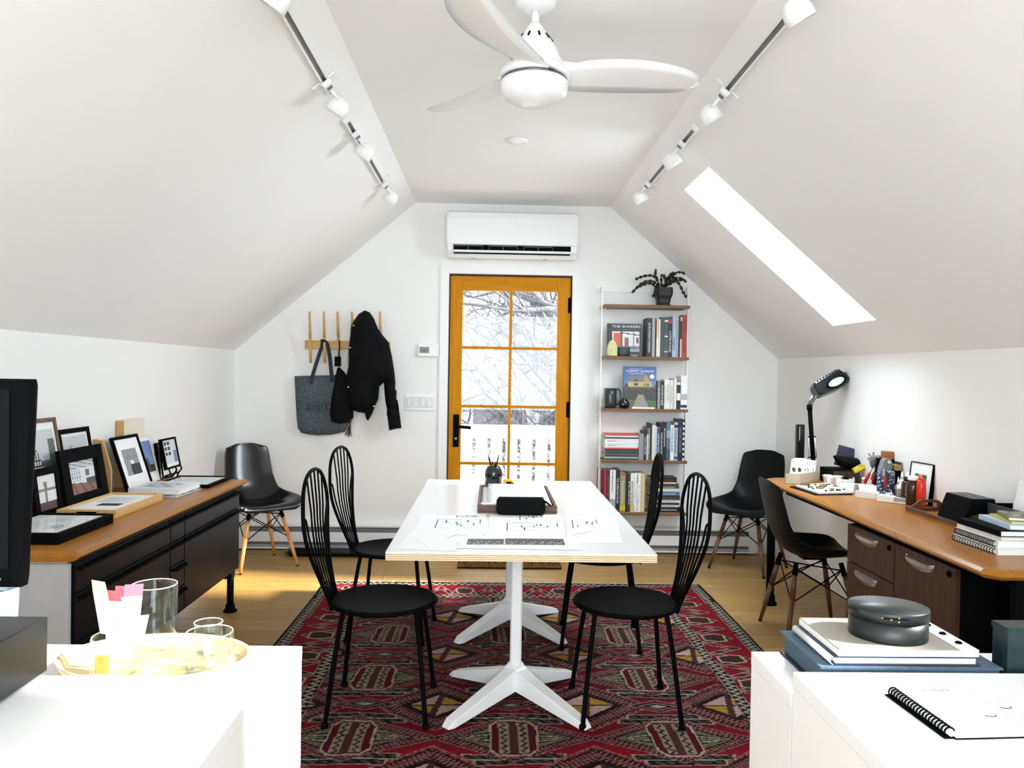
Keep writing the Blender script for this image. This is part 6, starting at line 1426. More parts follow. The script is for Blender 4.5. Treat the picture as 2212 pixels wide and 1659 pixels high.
# slim black speaker
a, c = PY(1723, 917, 4.88), PY(1738, 1000, 4.88)
t = thing('slim_speaker', 'tall slim black tower with a slot beside the magnifier lamp', 'speaker', ((a.x + c.x) / 2, 4.90, zd))
MB().rbox(a.x, c.x, 4.88, 4.92, zd + .008, a.z, .006).build('tower', M_BLKG, t, world=True); MB().box(a.x + .012, a.x + .016, 4.8785, 4.8798, a.z - .10, a.z - .012).build('slot', M_STEEL, t, world=True); MB().box(a.x - .006, c.x + .006, 4.872, 4.925, zd, zd + .008).build('base', M_BLKM, t, world=True)
# card box
a, c = onz(1697, 1045), onz(1728, 1047); d = onz(1784, 1036)
x0, x1, y0, y1 = 1.762, 1.875, 4.60, 4.80
x1 = 2.03
h = .062
cb = thing('card_box', 'open grey cardboard box of cards at the far end of the desk', 'box', ((x0 + x1) / 2, (y0 + y1) / 2, zd), .0)
M_CARD = mat('grey_cardboard', rgb(196, 186, 164), .85, var=.06)
Q = [onz(1697, 1045), onz(1728.5, 1046.5), onz(1784, 1037), onz(1752, 1033)]
Q = [Vector((p.x, p.y, 0)) for p in Q]
Q[2] = Q[1] + (Q[2] - Q[1]) * .74
Q[3] = Q[0] + Q[2] - Q[1]
def wallq(p, q, th, z0, z1, nm, m, par, inward):
    d = (q - p).normalized(); n = Vector((-d.y, d.x, 0)) * th * inward
    return MB().hexa([p + Vector((0, 0, z0)), q + Vector((0, 0, z0)), q + n + Vector((0, 0, z0)), p + n + Vector((0, 0, z0)), p + Vector((0, 0, z1)), q + Vector((0, 0, z1)), q + n + Vector((0, 0, z1)), p + n + Vector((0, 0, z1))]).build(nm, m, par, world=True)
for k in range(4): wallq(Q[k], Q[(k + 1) % 4], .003, zd, zd + (h if k != 3 else h * .95), 'side', M_CARD, cb, 1)
MB().add([Q[k] + Vector((0, 0, zd)) for k in range(4)] + [Q[k] + Vector((0, 0, zd + .003)) for k in range(4)], [(3, 2, 1, 0), (4, 5, 6, 7), (0, 1, 5, 4), (1, 2, 6, 5), (2, 3, 7, 6), (3, 0, 4, 7)]).build('bottom', M_CARD, cb, world=True)
fu, fv = (Q[1] - Q[0]), (Q[2] - Q[1])                   # front edge and depth direction
def ink(u, v): return (60, 70, 84) if math.sin(u * 31 + v * 3) > .55 and v > .15 and v < .85 else (216, 222, 226)
cards = [(.10, .16, .145, 'white card with two brass earrings in front of the card box', None), (.22, .25, .150, 'plain white card behind the earring card', None), (.36, .40, .140, 'card with blue-grey ink strokes in the card box', ink), (.50, .54, .136, 'card with dark brush strokes in the card box', ink), (.64, .68, .132, 'white card near the back of the card box', None), (.78, .83, .128, 'clear sleeve with dark print at the back of the card box', ink)]
for k, (q0, q1, hh, lab, pt) in enumerate(cards):
    p0 = Q[0] + fu * .08 + fv * q0; p1 = Q[0] + fu * .90 + fv * q0; up = Vector((0, 0, hh - .004)) + fv.normalized() * .028
    o_ = Vector((0, 0, zd + .0035)); tt = fv.normalized() * .0012
    t = thing('card', lab, 'card', (p0 + p1) / 2 + o_, group='cards filed in the cardboard box')
    MB().hexa([p0 + o_, p1 + o_, p1 + tt + o_, p0 + tt + o_, p0 + up + o_, p1 + up + o_, p1 + up + tt + o_, p0 + up + tt + o_]).build('card_stock', M_PAPER, t, world=True)
    if pt: picture('print', p0 + o_ + up * .4 - tt * .5 + (p1 - p0) * .05, (p1 - p0) * .9, up * .58, 18, 14, pt, t, world=True)
    if k == 0:
        for s_ in (.30, .78):
            c_ = p0 + (p1 - p0) * s_ + up * .56 + o_ - tt * 3; n_ = Vector((0, -1, 0))
            MB().cyl(c_, c_ - tt * 1.5, .013, n=18).build('brass_earring', mat('aged_brass', rgb(128, 108, 62), .4, .6, var=.2), t, world=True); MB().tube([c_ + Vector((0, 0, .013)), c_ + Vector((0, 0, .026))], .0008, 4).build('ear_wire', M_STEEL, t, world=True)
# specimen board
a, b, c, d = onz(1716, 1051), onz(1767, 1067), onz(1846, 1066), onz(1783, 1046)
t = thing('specimen_board', 'beige board scattered with small metal findings on a black mat', 'board', ((a.x + c.x) / 2, (a.y + c.y) / 2, zd))
b0 = onz(1712, 1052); b1 = onz(1760, 1070)
def quadslab(pts, z0, z1, nm, m, par): return MB().hexa([Vector((p.x, p.y, z0)) for p in pts] + [Vector((p.x, p.y, z1)) for p in pts]).build(nm, m, par, world=True)
quadslab([onz(1706, 1052), onz(1762, 1070), onz(1842, 1069), onz(1785, 1047)], zd, zd + .004, 'mat', M_BLKM, t)
bp_ = [onz(1718, 1050, zd + .006), onz(1768, 1067, zd + .006), onz(1845, 1065, zd + .006), onz(1786, 1045, zd + .006)]
quadslab(bp_, zd + .0042, zd + .012, 'board', M_CREAM, t)
rnd = random.Random(21); M_BRS = MATS['aged_brass']
for k in range(26):
    u, v = rnd.uniform(.08, .92), rnd.uniform(.1, .92); p = bp_[0] * ((1 - u) * (1 - v)) + bp_[1] * (u * (1 - v)) + bp_[2] * (u * v) + bp_[3] * ((1 - u) * v); r_ = rnd.uniform(.006, .012); p.z = zd + .0122
    m = rnd.choice((M_BRS, M_DSTEEL, M_BLKM, mat('dark_bronze', rgb(70, 58, 48), .5, .4, var=.2)))
    if k % 3 == 0: MB().tube([p + Vector((r_ * math.cos(a_), r_ * math.sin(a_), .0022)) for a_ in [j * math.pi / 5 for j in range(10)]], .0022, 5, True).build('finding', m, t, world=True)
    elif k % 3 == 1: MB().obox(p + Vector((0, 0, .003)), Vector((r_ * 1.6, r_ * .6, 0)), Vector((-r_ * .2, r_ * .5, 0)), Vector((0, 0, .0028))).build('finding', m, t, world=True)
    else: MB().lathe([(0, 0), (r_ * .7, 0), (r_ * .7, .005), (r_ * .3, .010), (0, .010)], p, 8).build('finding', m, t, world=True)
def openbox(name, label, cat, pts, h, m, th=.003, z0=None, group=None, lid=None):
    z0 = zd if z0 is None else z0; pts = [Vector((p.x, p.y, 0)) for p in pts]; c = sum(pts, Vector()) / 4
    t = thing(name, label, cat, (c.x, c.y, z0), group=group)
    for k in range(4): wallq(pts[k], pts[(k + 1) % 4], th, z0 + .003, z0 + h, 'side', m, t, 1)
    MB().hexa([p + Vector((0, 0, z0)) for p in pts] + [p + Vector((0, 0, z0 + .003)) for p in pts]).build('bottom', m, t, world=True)
    return t
def quad(x0, y0, x1, y1, depth):                          # footprint from a front edge in the photo and a depth
    a, b = onz(x0, y0), onz(x1, y1); d = (b - a).normalized(); n = Vector((-d.y, d.x, 0)) * depth
    return [a, b, b + n, a + n]
# tubs and boxes
g = onz(1797, 1046)
t = thing('lidded_tub', 'white lidded plastic tub behind the specimen board', 'tub', (g.x, g.y - .01, zd))
MB().rings([sq(.040, 0, .35), sq(.046, .045, .35)], True).build('tub', M_WPLAST, t); MB().rings([sq(.049, .0455, .35), sq(.049, .052, .35), sq(.045, .054, .35)], True).build('lid', M_WPLAST, t)
q = quad(1805, 1055, 1845, 1058, .055)
t = openbox('small_white_box', 'small white box of dark clips behind the specimen board', 'box', q, .055, M_WPLAST)
cq = sum(q, Vector()) / 4; rnd = random.Random(2)
for k in range(7): MB().tube([(cq.x + rnd.uniform(-.03, .03), cq.y + rnd.uniform(-.02, .02), zd + .03), (cq.x + rnd.uniform(-.03, .03), cq.y + rnd.uniform(-.02, .02), zd + .064)], .005, 6).build('clip', M_BLKM, t, world=True)
g = onz(1832, 1060); o = MB().prism([(-.03, 0), (.032, 0), (.024, .022), (0, .030), (-.03, .024)], (g.x, g.y - .015, zd), (1, 0, 0), (0, 0, 1), (0, .03, 0)).build('grey_stone', mat('grey_lump', rgb(130, 132, 134), .8, var=.2), None, bevel=.004); tag(o, 'grey lump of stone in front of the small white box', 'stone')
M_FROST = mat('frosted_plastic', (.78, .80, .81), .35, var=.03)
t = openbox('frosted_case', 'open frosted plastic case nearest the desk edge', 'case', quad(1846, 1073, 1918, 1082, .075), .032, M_FROST)
q = quad(1846, 1073, 1918, 1082, .075); MB().hexa([q[3] + Vector((0, .004, .0)) + Vector((0, 0, .004)), q[2] + Vector((0, .004, .004)), q[2] + Vector((0, .007, .004)), q[3] + Vector((0, .007, .004)), q[3] + Vector((0, .030, .06)), q[2] + Vector((0, .030, .06)), q[2] + Vector((0, .033, .06)), q[3] + Vector((0, .033, .06))]).build('raised_lid', M_FROST, t, world=True)
t = openbox('frosted_case', 'small frosted case standing behind the open one', 'case', [p + Vector((-.0, .19, 0)) for p in quad(1846, 1073, 1882, 1078, .05)], .05, M_FROST)
# white label printer / stapler
a, b = onz(1893, 1083), onz(1966, 1091); d = (b - a).normalized(); n = Vector((-d.y, d.x, 0)); L = (b - a).length
t = thing('white_punch', 'white and grey desk punch lying near the desk edge', 'punch', (a + b) / 2)
fr_ = [(0, 0), (L * .98, 0), (L, .012), (L * .97, .026), (L * .55, .032), (.015, .036), (0, .026)]
MB().prism(fr_, a, d, (0, 0, 1), n * .05).build('body', M_WPLAST, t, world=True, bevel=.003); MB().prism([(L * .52, .010), (L * .99, .012), (L * .97, .0265), (L * .52, .0305)], a - n * .001, d, (0, 0, 1), n * .0008).build('side_inlay', mat('mid_grey_plastic', rgb(150, 150, 150), .5, var=.05), t, world=True)
MB().obox(a + d * L * .72 + n * .025 + Vector((0, 0, .0315)), d * .03, n * .012, Vector((0, 0, .001))).build('label_window', M_DSTEEL, t, world=True)
# ---- the tool cluster at the back
xw = XR - .005
t = thing('drawer_box', 'low black drawer box under the black pouch at the wall', 'box', (2.12, 4.70, zd)); bx0, bx1, by0, by1 = 2.035, 2.20, 4.62, 4.80
MB().box(bx0, bx1, by0, by1, zd, zd + .085).build('carcass', M_BLKM, t, world=True)
for k in range(2): dd = MB().box(bx0 + .004 + k * .081, bx0 + .081 + k * .081, by0 - .008, by0 - .0005, zd + .006, zd + .078).build('drawer', mat('dark_brown_box', rgb(50, 36, 28), .5, var=.2), t, world=True); kn = MB().cyl((bx0 + .04 + k * .081, by0 - .008, zd + .04), (bx0 + .04 + k * .081, by0 - .016, zd + .04), .006, n=10).build('knob', M_STEEL, t, world=True); kn.parent = dd
o2 = [(PY(x, y, 4.65).x, PY(x, y, 4.65).z) for x, y in ((1806, 987), (1812, 985), (1845, 990), (1872, 993), (1878, 1002), (1862, 1012), (1835, 1014), (1820, 1009), (1812, 998))]
o = puff('black_pouch', o2, 4.71, .05, .03, M_FABB, None, cuts=3); tag(o, 'floppy black pouch lying on the drawer box', 'pouch'); o.location.z += 0
pz0 = min(p[1] for p in o2); o.location.z -= (pz0 - (zd + .0865))
q0 = PY(1827, 985, 4.65)
t = thing('notebook', 'purple spiral notebook tucked behind the black pouch', 'notebook', (q0.x + .04, 4.73, zd + .0862), rot=(0, math.radians(14), 0))
MB().box(-.075, .075, 0, .012, .0, .125).build('cover', book_mat((52, 46, 72)), t)
for k in range(6): MB().tube([(-.078 + .004 * math.cos(a_), .006 + .010 * math.sin(a_), .02 + k * .018) for a_ in [j * math.pi / 4 for j in range(8)]], .0012, 4, True).build('wire_loop', M_STEEL, t)
def standing(name, label, cat, px, py, group=None, y_off=0.0):
    g = onz(px, py); return thing(name, label, cat, (g.x, g.y + y_off, zd), group=group), g
# yellow clamps
g = PY(1862, 1012, 4.34)
t = thing('yellow_glove', 'crumpled yellow cloth draped over the drawer box', 'cloth', (2.12, 4.60, zd + .08))
b = MB(); rnd = random.Random(3)
cor = [(1844, 1013), (1852, 1008), (1862, 1003), (1872, 1005), (1883, 1008), (1880, 1014), (1868, 1016), (1858, 1021), (1848, 1022)]
cp = [PY(x, y, 4.60 + .010 * math.sin(i * 2.1)) for i, (x, y) in enumerate(cor)]; m_ = sum(cp, Vector()) / len(cp) + Vector((0, -.02, .004))
vs = cp + [m_] + [p + Vector((0, .03, -.004)) for p in cp] + [m_ + Vector((0, .045, 0))]; n_ = len(cp)
fs = [(i, (i + 1) % n_, n_) for i in range(n_)] + [((i + 1) % n_ + n_ + 1, i + n_ + 1, 2 * n_ + 1) for i in range(n_)] + [(i, i + n_ + 1, (i + 1) % n_ + n_ + 1, (i + 1) % n_) for i in range(n_)]
b.add(vs, fs); b.build('cloth', mat('mustard_yellow', rgb(196, 176, 52), .7, var=.2, vscale=40), t, world=True)
# hole punch with a star wheel
t = thing('rotary_punch', 'steel rotary leather punch with star wheel among the tools', 'tool', (PY(1886, 1040, 4.3).x, 4.30, zd))
c_ = PY(1884, 988, 4.30); Pp = lambda x, y: PY(x, y, 4.30)
MB().prism([(p.x, p.z) for p in (Pp(1876, 985), Pp(1884, 981), Pp(1891, 985), Pp(1892, 1000), Pp(1887, 1012), Pp(1881, 1010), Pp(1877, 996))], (0, 4.297, 0), (1, 0, 0), (0, 0, 1), (0, .010, 0)).build('jaw', M_STEEL, t, world=True)
for k in range(6):
    a_ = k * math.pi / 3 + .3; MB().cyl(c_ + Vector((math.cos(a_) * .018, -.004, math.sin(a_) * .018)), c_ + Vector((math.cos(a_) * .030, -.004, math.sin(a_) * .030)), .0035, n=6).build('punch_tube', M_DSTEEL, t, world=True)
MB().cyl(c_ + Vector((0, -.003, 0)), c_ + Vector((0, -.009, 0)), .019, n=16).build('star_wheel', M_STEEL, t, world=True)
M_REDG = mat('red_grip', rgb(168, 18, 40), .4, var=.05)
for q0, q1 in (((1883, 1010), (1868, 1043)), ((1889, 1010), (1886, 1046))):
    MB().cyl(Pp(*q0), Pp((q0[0] * .6 + q1[0] * .4), (q0[1] * .6 + q1[1] * .4)), .006, n=8).build('shank', M_STEEL, t, world=True); MB().cyl(Pp((q0[0] * .6 + q1[0] * .4), (q0[1] * .6 + q1[1] * .4)), Pp(*q1), .010, .008, n=10).build('grip', M_REDG, t, world=True)
# red-handled pliers, pink tube, scissors, floral cup
t = thing('floral_cup', 'black cup with blue flower print holding tools', 'cup', (PY(1913, 1055, 4.13).x, 4.13, zd))
fc = PY(1913, 1055, 4.28); r_ = .044; hc = PY(1913, 1020, 4.09).z - zd
M_FLOR = bpy.data.materials.new('floral_print'); M_FLOR.use_nodes = True; nt = M_FLOR.node_tree; bs = nt.nodes['Principled BSDF']; vo = nt.nodes.new('ShaderNodeTexVoronoi'); vo.inputs['Scale'].default_value = 75; tc = nt.nodes.new('ShaderNodeTexCoord'); cr = nt.nodes.new('ShaderNodeValToRGB')
cr.color_ramp.elements[0].color = (*rgb(150, 172, 214), 1); cr.color_ramp.elements[1].color = (.006, .007, .012, 1); cr.color_ramp.elements[0].position = .30; cr.color_ramp.elements[1].position = .46
nt.links.new(tc.outputs['Object'], vo.inputs['Vector']); nt.links.new(vo.outputs['Distance'], cr.inputs[0]); nt.links.new(cr.outputs[0], bs.inputs['Base Color'])
MB().lathe([(0, 0), (r_ * .95, 0), (r_, .004), (r_, hc), (r_ * .93, hc), (r_ * .92, .008), (0, .006)], n=26).build('cup_wall', M_FLOR, t)
def stick(name, label, cat, x0, y0, x1, y1, Y, r0, r1, m, m2=None, split=.6):
    a, b = PY(x0, y0, Y), PY(x1, y1, Y); t = thing(name, label, cat, a, group='tools standing at the back of the oak desk')
    MB().cyl(a, a + (b - a) * split, r0, r1, n=10).build('handle', m, t, world=True); MB().cyl(a + (b - a) * split, b, r1 * .7, r1 * .35, n=8).build('shaft', m2 or M_STEEL, t, world=True)
stick('red_screwdriver', 'red-handled screwdriver hanging in front of the floral cup', 'tool', 1913, 1052, 1909, 1012, 4.07, .007, .006, M_REDG, split=.62)
stick('black_shears', 'tall black shears pointing up between punch and cup', 'tool', 1893, 1046, 1903, 988, 4.27, .012, .009, M_BLKM, M_BLKM)
stick('brown_brush', 'dark brown brush leaning beside the shears', 'tool', 1886, 1046, 1899, 1004, 4.335, .007, .006, mat('dark_brush_wood', rgb(62, 44, 34), .5, var=.2), M_BLKM)
stick('yellow_pencil', 'yellow pencil leaning behind the red grips', 'pencil', 1881, 1036, 1890, 1012, 4.36, .0045, .0045, MATS['mustard_yellow'], M_BLKM, .8)
t = thing('tape_dispenser', 'grey rounded tape dispenser rising behind the floral cup', 'tape dispenser', (PY(1916, 1055, 4.20).x, 4.20, zd)); c_ = PY(1916, 1000, 4.20)
MB().prism([(c_.x + .026 * math.cos(a_), c_.z + .026 * math.sin(a_)) for a_ in [math.pi * k / 10 for k in range(11)]] + [(c_.x - .036, c_.z - .03), (c_.x - .045, zd), (c_.x + .026, zd)], (0, 4.19, 0), (1, 0, 0), (0, 0, 1), (0, .04, 0)).build('housing', mat('grey_tool_plastic', rgb(120, 126, 128), .4, var=.06), t, world=True, bevel=.003)
MB().cyl((c_.x + .003, 4.1895, c_.z + .005), (c_.x + .003, 4.181, c_.z + .005), .009, n=14).build('hub', M_STEEL, t, world=True)
t = thing('black_organiser', 'black desk organiser block behind the bottles', 'organiser', (2.16, 4.19, zd)); x0, x1 = PY(1936, 1050, 4.15).x, 2.205
MB().box(x0, min(x1, XR - .01), 4.15, 4.245, zd, PY(1945, 1018, 4.15).z).build('block', M_BLKM, t, world=True)
MB().box(x0 + .006, x0 + .036, 4.1485, 4.1498, zd + .04, zd + .09).build('photo_label', mat('olive_label', rgb(120, 120, 92), .6, var=.3, vscale=80), t, world=True)
zz = PY(1945, 1018, 4.15).z + .0006
o = MB().box(x0 + .004, x0 + .034, 4.16, 4.24, zz, zz + .030).build('cardboard_carton', mat('ochre_card', rgb(150, 122, 74), .8, var=.1), None, bevel=.002); tag(o, 'ochre cardboard carton on top of the black organiser', 'box')
o = MB().box(x0 + .038, x1, 4.16, 4.24, zz, zz + .045).build('metal_vise', M_DSTEEL, None, bevel=.006); tag(o, 'small dark metal vise on the black organiser', 'tool')
t = thing('wooden_block', 'carved wooden stamp block topping the tool cluster', 'block', (c_.x + .01, 4.42, PY(1922, 996, 4.40).z))
wz = max(zz + .0315, 0); wx0 = x0 - .035
c__ = PY(1909, 990, 4.26); c2 = PY(1937, 976, 4.26)
t.location = ((c__.x + c2.x) / 2, 4.28, c__.z - .004)
M_ORW = mat('orange_wood', rgb(150, 92, 44), .5, var=.25, vscale=20, stretch=(1, 6, 6))
MB().box(c__.x, c2.x + .01, 4.255, 4.315, c__.z - .004, c__.z + .010).build('slab', M_ORW, t, world=True); MB().box(c__.x + .010, c2.x - .010, 4.255, 4.315, c__.z + .0102, c2.z).build('carved_top', M_ORW, t, world=True, bevel=.002)
o = MB().box(c__.x - .004, c2.x + .014, 4.252, 4.35, zd, c__.z - .0046).build('black_file_box', M_BLKM, None); tag(o, 'tall black file box under the wooden stamp block', 'box')
# bottles
def bottle(name, label, px, py, r_, prof, m, cap, capm, Y=None, labelc=None, group='bottles at the back of the oak desk', sy=1):
    g = onz(px, py) if Y is None else PY(px, py, Y); t = thing(name, label, 'bottle', (g.x, g.y if Y is None else Y, zd), group=group)
    MB().lathe([(0, 0)] + [(r_ * a, b) for a, b in prof] + [(0, prof[-1][1])], n=22, sy=sy).build('bottle_body', m, t)
    z0 = prof[-1][1] + .0004
    MB().lathe([(0, z0)] + [(a * r_, z0 + b) for a, b in cap] + [(0, z0 + cap[-1][1])], n=16, sy=sy).build('cap', capm, t)
    if labelc: MB().lathe([(r_ * 1.01, labelc[0]), (r_ * 1.02, labelc[0] + .001), (r_ * 1.02, labelc[1] - .001), (r_ * 1.01, labelc[1])], n=22, sy=sy).build('label', labelc[2], t)
    return t
M_BRN = mat('amber_brown_glass', rgb(58, 30, 18), .15, var=.15); M_RED = mat('red_plastic', rgb(214, 48, 22), .3, var=.04)
bottle('brown_bottle', 'brown medicine bottle with a white cap on the oak desk', 1971, 1085, .034, [(.95, 0), (1, .004), (1, .095), (.92, .108), (.62, .118), (.58, .124)], M_BRN, [(.72, 0), (.74, .002), (.74, .018), (.68, .02)], M_WPLAST, Y=3.90)
bottle('brown_bottle', 'brown flask with a white-printed label behind the brown medicine bottle', 1958, 1075, .026, [(.95, 0), (1, .004), (1, .085), (.85, .10), (.5, .11)], M_BRN, [(.6, 0), (.6, .018), (.5, .02)], M_BRN, Y=3.99)
bottle('red_bottle', 'bright red plastic bottle beside the brown one', 1989, 1085, .022, [(.95, 0), (1, .004), (1.05, .09), (1.0, .11), (.8, .125), (.55, .132)], M_RED, [(.6, 0), (.6, .006), (.5, .008)], M_RED, Y=3.86)
bottle('glue_bottle', 'white glue bottle with yellow label and pointed nozzle', 1968, 1060, .032, [(.95, 0), (1, .004), (1, .115), (.9, .13), (.45, .142)], M_WPLAST, [(.42, 0), (.42, .012), (.18, .04), (.14, .058)], M_WPLAST, Y=4.10, labelc=(.07, .10, MATS['mustard_yellow']))
bottle('glue_bottle', 'small white glue bottle behind the bead jar', 1948, 1060, .019, [(.95, 0), (1, .003), (1, .085), (.5, .10)], M_WPLAST, [(.45, 0), (.40, .01), (.16, .04)], M_WPLAST, Y=4.12)
bottle('glue_bottle', 'smallest white glue bottle with thin tip by the bead jar', 1940, 1058, .015, [(.95, 0), (1, .003), (1, .06), (.5, .07)], M_WPLAST, [(.45, 0), (.40, .01), (.12, .038)], M_WPLAST, Y=4.14)
bottle('bead_jar', 'little jar of brown beads with a white cap', 1945, 1074, .018, [(.95, 0), (1, .003), (1, .055), (.85, .062)], mat('bead_mix', rgb(150, 128, 112), .4, var=.6, vscale=180), [(.95, 0), (.97, .002), (.95, .018), (.5, .02), (.35, .03)], M_WPLAST, Y=4.02)
bottle('pink_tube', 'short pink tube with a red cap among the tools', 1866, 1040, .012, [(.95, 0), (1, .003), (1, .05), (.8, .056)], mat('pale_pink_plastic', rgb(206, 150, 150), .4, var=.05), [(.9, 0), (.9, .016), (.6, .02)], M_WPLAST, Y=4.36)
# framed picture leaning on the right wall
def abstract(u, v):
    if u < .28: return (70, 96, 112) if math.sin(v * 17) > 0 else (28, 34, 40)
    if u < .66: return (222, 150, 40) if math.sin(v * 11 + u * 6) > -.4 else (196, 96, 30)
    return (34, 40, 46) if math.sin(v * 23 + u * 9) > -.2 else (90, 128, 128)
t = thing('art_frame', 'black framed print with an orange and blue abstract behind the bottles', 'picture frame', (2.19, 4.0, zd))
O_, E_ = Vector((2.168, 3.925, zd)), None
Vv = Vector((.030, .012, 0)); tl, tr, br_, bl = PX(1987, 998, 2.195), PX(2025, 1008, 2.205), Vector((2.185, 3.86, zd)), Vector((2.163, 4.03, zd))
top0 = bl + Vector((.040, .0, .205)); U = Vector((.022, -.17, 0)).normalized(); V_ = Vector((.024, 0, .207)); hh = V_.length; V_.normalize(); N = V_.cross(U).normalized()
if N.x > 0: N = -N
P = lambda u, v, n: bl + U * u + V_ * v - N * n
def bar(u0, u1, v0, v1, n0, n1, nm, m): return MB().hexa([P(u0, v0, n0), P(u1, v0, n0), P(u1, v1, n0), P(u0, v1, n0), P(u0, v0, n1), P(u1, v0, n1), P(u1, v1, n1), P(u0, v1, n1)]).build(nm, m, t, world=True)
Wd = .172; fw = .005
for q in ((0, Wd, 0, fw), (0, Wd, hh - fw, hh), (0, fw, fw, hh - fw), (Wd - fw, Wd, fw, hh - fw)): bar(*q, 0, .022, 'frame_bar', M_BLK)
bar(fw, Wd - fw, fw, hh - fw, .003, .020, 'mount', M_PAPER); picture('print', P(.042, .075, .0022), U * .088, V_ * .075, 20, 18, abstract, t, world=True)
# dark wooden serving tray with a black speaker box on it
q = [onz(1963, 1106), onz(2069, 1148)]; xa, ya_ = q[0].x, q[0].y
x0, x1, y0, y1 = 1.985, 2.205, 3.27, 3.70
t = thing('handled_tray', 'dark wooden handled tray under the black box', 'tray', ((x0 + x1) / 2, (y0 + y1) / 2, zd))
MB().box(x0, x1, y0, y1, zd, zd + .006).build('base', M_OAK, t, world=True)
MB().box(x0, x0 + .012, y0, y1, zd + .006, zd + .026).build('side_rim', M_DKWOOD, t, world=True); MB().box(x1 - .012, x1, y0, y1, zd + .006, zd + .026).build('side_rim', M_DKWOOD, t, world=True)
for ye in (y0, y1 - .012):
    b = MB(); xm = (x0 + x1) / 2; xs0, xs1 = x0 + .012, x1 - .012
    outer = lambda x: .026 + .032 * max(0.0, min(1, (.5 + .5 * math.cos(math.pi * min(1, max(0, (abs(x - xm) - .035) / .055))))))
    n_ = 20
    for i in range(n_):
        xa_, xb_ = xs0 + (xs1 - xs0) * i / n_, xs0 + (xs1 - xs0) * (i + 1) / n_; mid = (xa_ + xb_) / 2; zo0, zo1 = outer(xa_), outer(xb_)
        if abs(mid - xm) < .036:
            b.hexa([(xa_, ye, zd + .006), (xb_, ye, zd + .006), (xb_, ye + .012, zd + .006), (xa_, ye + .012, zd + .006), (xa_, ye, zd + .022), (xb_, ye, zd + .022), (xb_, ye + .012, zd + .022), (xa_, ye + .012, zd + .022)])
            b.hexa([(xa_, ye, zd + .046), (xb_, ye, zd + .046), (xb_, ye + .012, zd + .046), (xa_, ye + .012, zd + .046), (xa_, ye, zd + zo0), (xb_, ye, zd + zo1), (xb_, ye + .012, zd + zo1), (xa_, ye + .012, zd + zo0)])
        else: b.hexa([(xa_, ye, zd + .006), (xb_, ye, zd + .006), (xb_, ye + .012, zd + .006), (xa_, ye + .012, zd + .006), (xa_, ye, zd + zo0), (xb_, ye, zd + zo1), (xb_, ye + .012, zd + zo1), (xa_, ye + .012, zd + zo0)])
    b.build('handle_end', M_DKWOOD, t, world=True)
tb_ = zd + .0068
t = thing('speaker_box', 'black rectangular box standing on the dark wooden tray', 'box', (2.09, 3.385, tb_))
MB().hexa([(2.006, 3.29, tb_), (2.165, 3.29, tb_), (2.165, 3.48, tb_), (2.006, 3.48, tb_), (2.050, 3.285, tb_ + .118), (2.150, 3.285, tb_ + .118), (2.150, 3.48, tb_ + .118), (2.050, 3.48, tb_ + .118)]).build('case', M_BLKM, t, world=True, bevel=.003)
MB().hexa([(2.053, 3.288, tb_ + .1185), (2.147, 3.288, tb_ + .1185), (2.147, 3.477, tb_ + .1185), (2.053, 3.477, tb_ + .1185), (2.053, 3.288, tb_ + .120), (2.147, 3.288, tb_ + .120), (2.147, 3.477, tb_ + .120), (2.053, 3.477, tb_ + .120)]).build('top_panel', mat('dark_grey_panel', rgb(58, 64, 66), .5, var=.1), t, world=True)
# notebook stack near the end of the desk
def spiralbook(label, x0, x1, y0, y1, z0, h, cov, rz=0, loops=22, loopm=M_BLKM):
    t = thing('spiral_notebook', label, 'notebook', ((x0 + x1) / 2, (y0 + y1) / 2, z0), rz, 'notebooks stacked on the oak desk'); a, b = (x1 - x0) / 2, (y1 - y0) / 2
    MB().box(-a + .006, a, -b, b, .0, .0015).box(-a + .006, a, -b, b, h - .0015, h).build('cover', cov, t); MB().box(-a + .010, a - .002, -b + .002, b - .002, .0015, h - .0015).build('pages', M_PAPER, t)
    for k in range(loops):
        y = -b + .012 + k * (2 * b - .024) / (loops - 1); r_ = h * .5 - .001
        MB().tube([(-a + .006 + r_ * 1.1 * math.cos(a_), y, h / 2 + r_ * math.sin(a_)) for a_ in [2 * math.pi * j / 10 for j in range(10)]], .0016, 5, True).build('wire_loop', loopm, t)
    return t
za_ = zd
spiralbook('spiral notebook with thick black coil at the bottom of the desk stack', 1.828, 2.08, 2.79, 3.055, za_, .024, M_PAPER, .02, 16); za_ += .0246
spiralbook('white spiral notebook with fine coil second in the desk stack', 1.838, 2.08, 2.80, 3.06, za_, .024, M_PAPER, .0, 24); za_ += .0246
slabbook('notebook', 'off-white notebook with an elastic in the middle of the desk stack', 'notebook', 1.852, 2.08, 2.80, 3.06, za_, za_ + .016, book_mat((206, 204, 194)), .02, group='notebooks stacked on the oak desk', spine='x0'); za_ += .0166
slabbook('sketchbook', 'black hardcover sketchbook in the desk stack', 'notebook', 1.848, 2.075, 2.79, 3.055, za_, za_ + .022, M_BLKM, .0, group='notebooks stacked on the oak desk', spine='x0'); za_ += .0226
slabbook('paperback', 'white and pale blue paperback near the top of the desk stack', 'book', 1.905, 2.085, 2.80, 3.02, za_, za_ + .018, book_mat((176, 200, 220)), -.1, group='notebooks stacked on the oak desk', spine='x0'); za_ += .0186
slabbook('booklet', 'thin yellow-edged booklet under the marbled one', 'book', 1.93, 2.09, 2.81, 3.0, za_, za_ + .006, book_mat((190, 176, 60)), -.2, group='notebooks stacked on the oak desk', spine='x0'); za_ += .0066
def marble(u, v):
    k = math.sin(u * 14 + 3 * math.sin(v * 9) + v * 12); return (62, 66, 44) if k < -.3 else ((112, 112, 74) if k < .5 else (168, 164, 120))
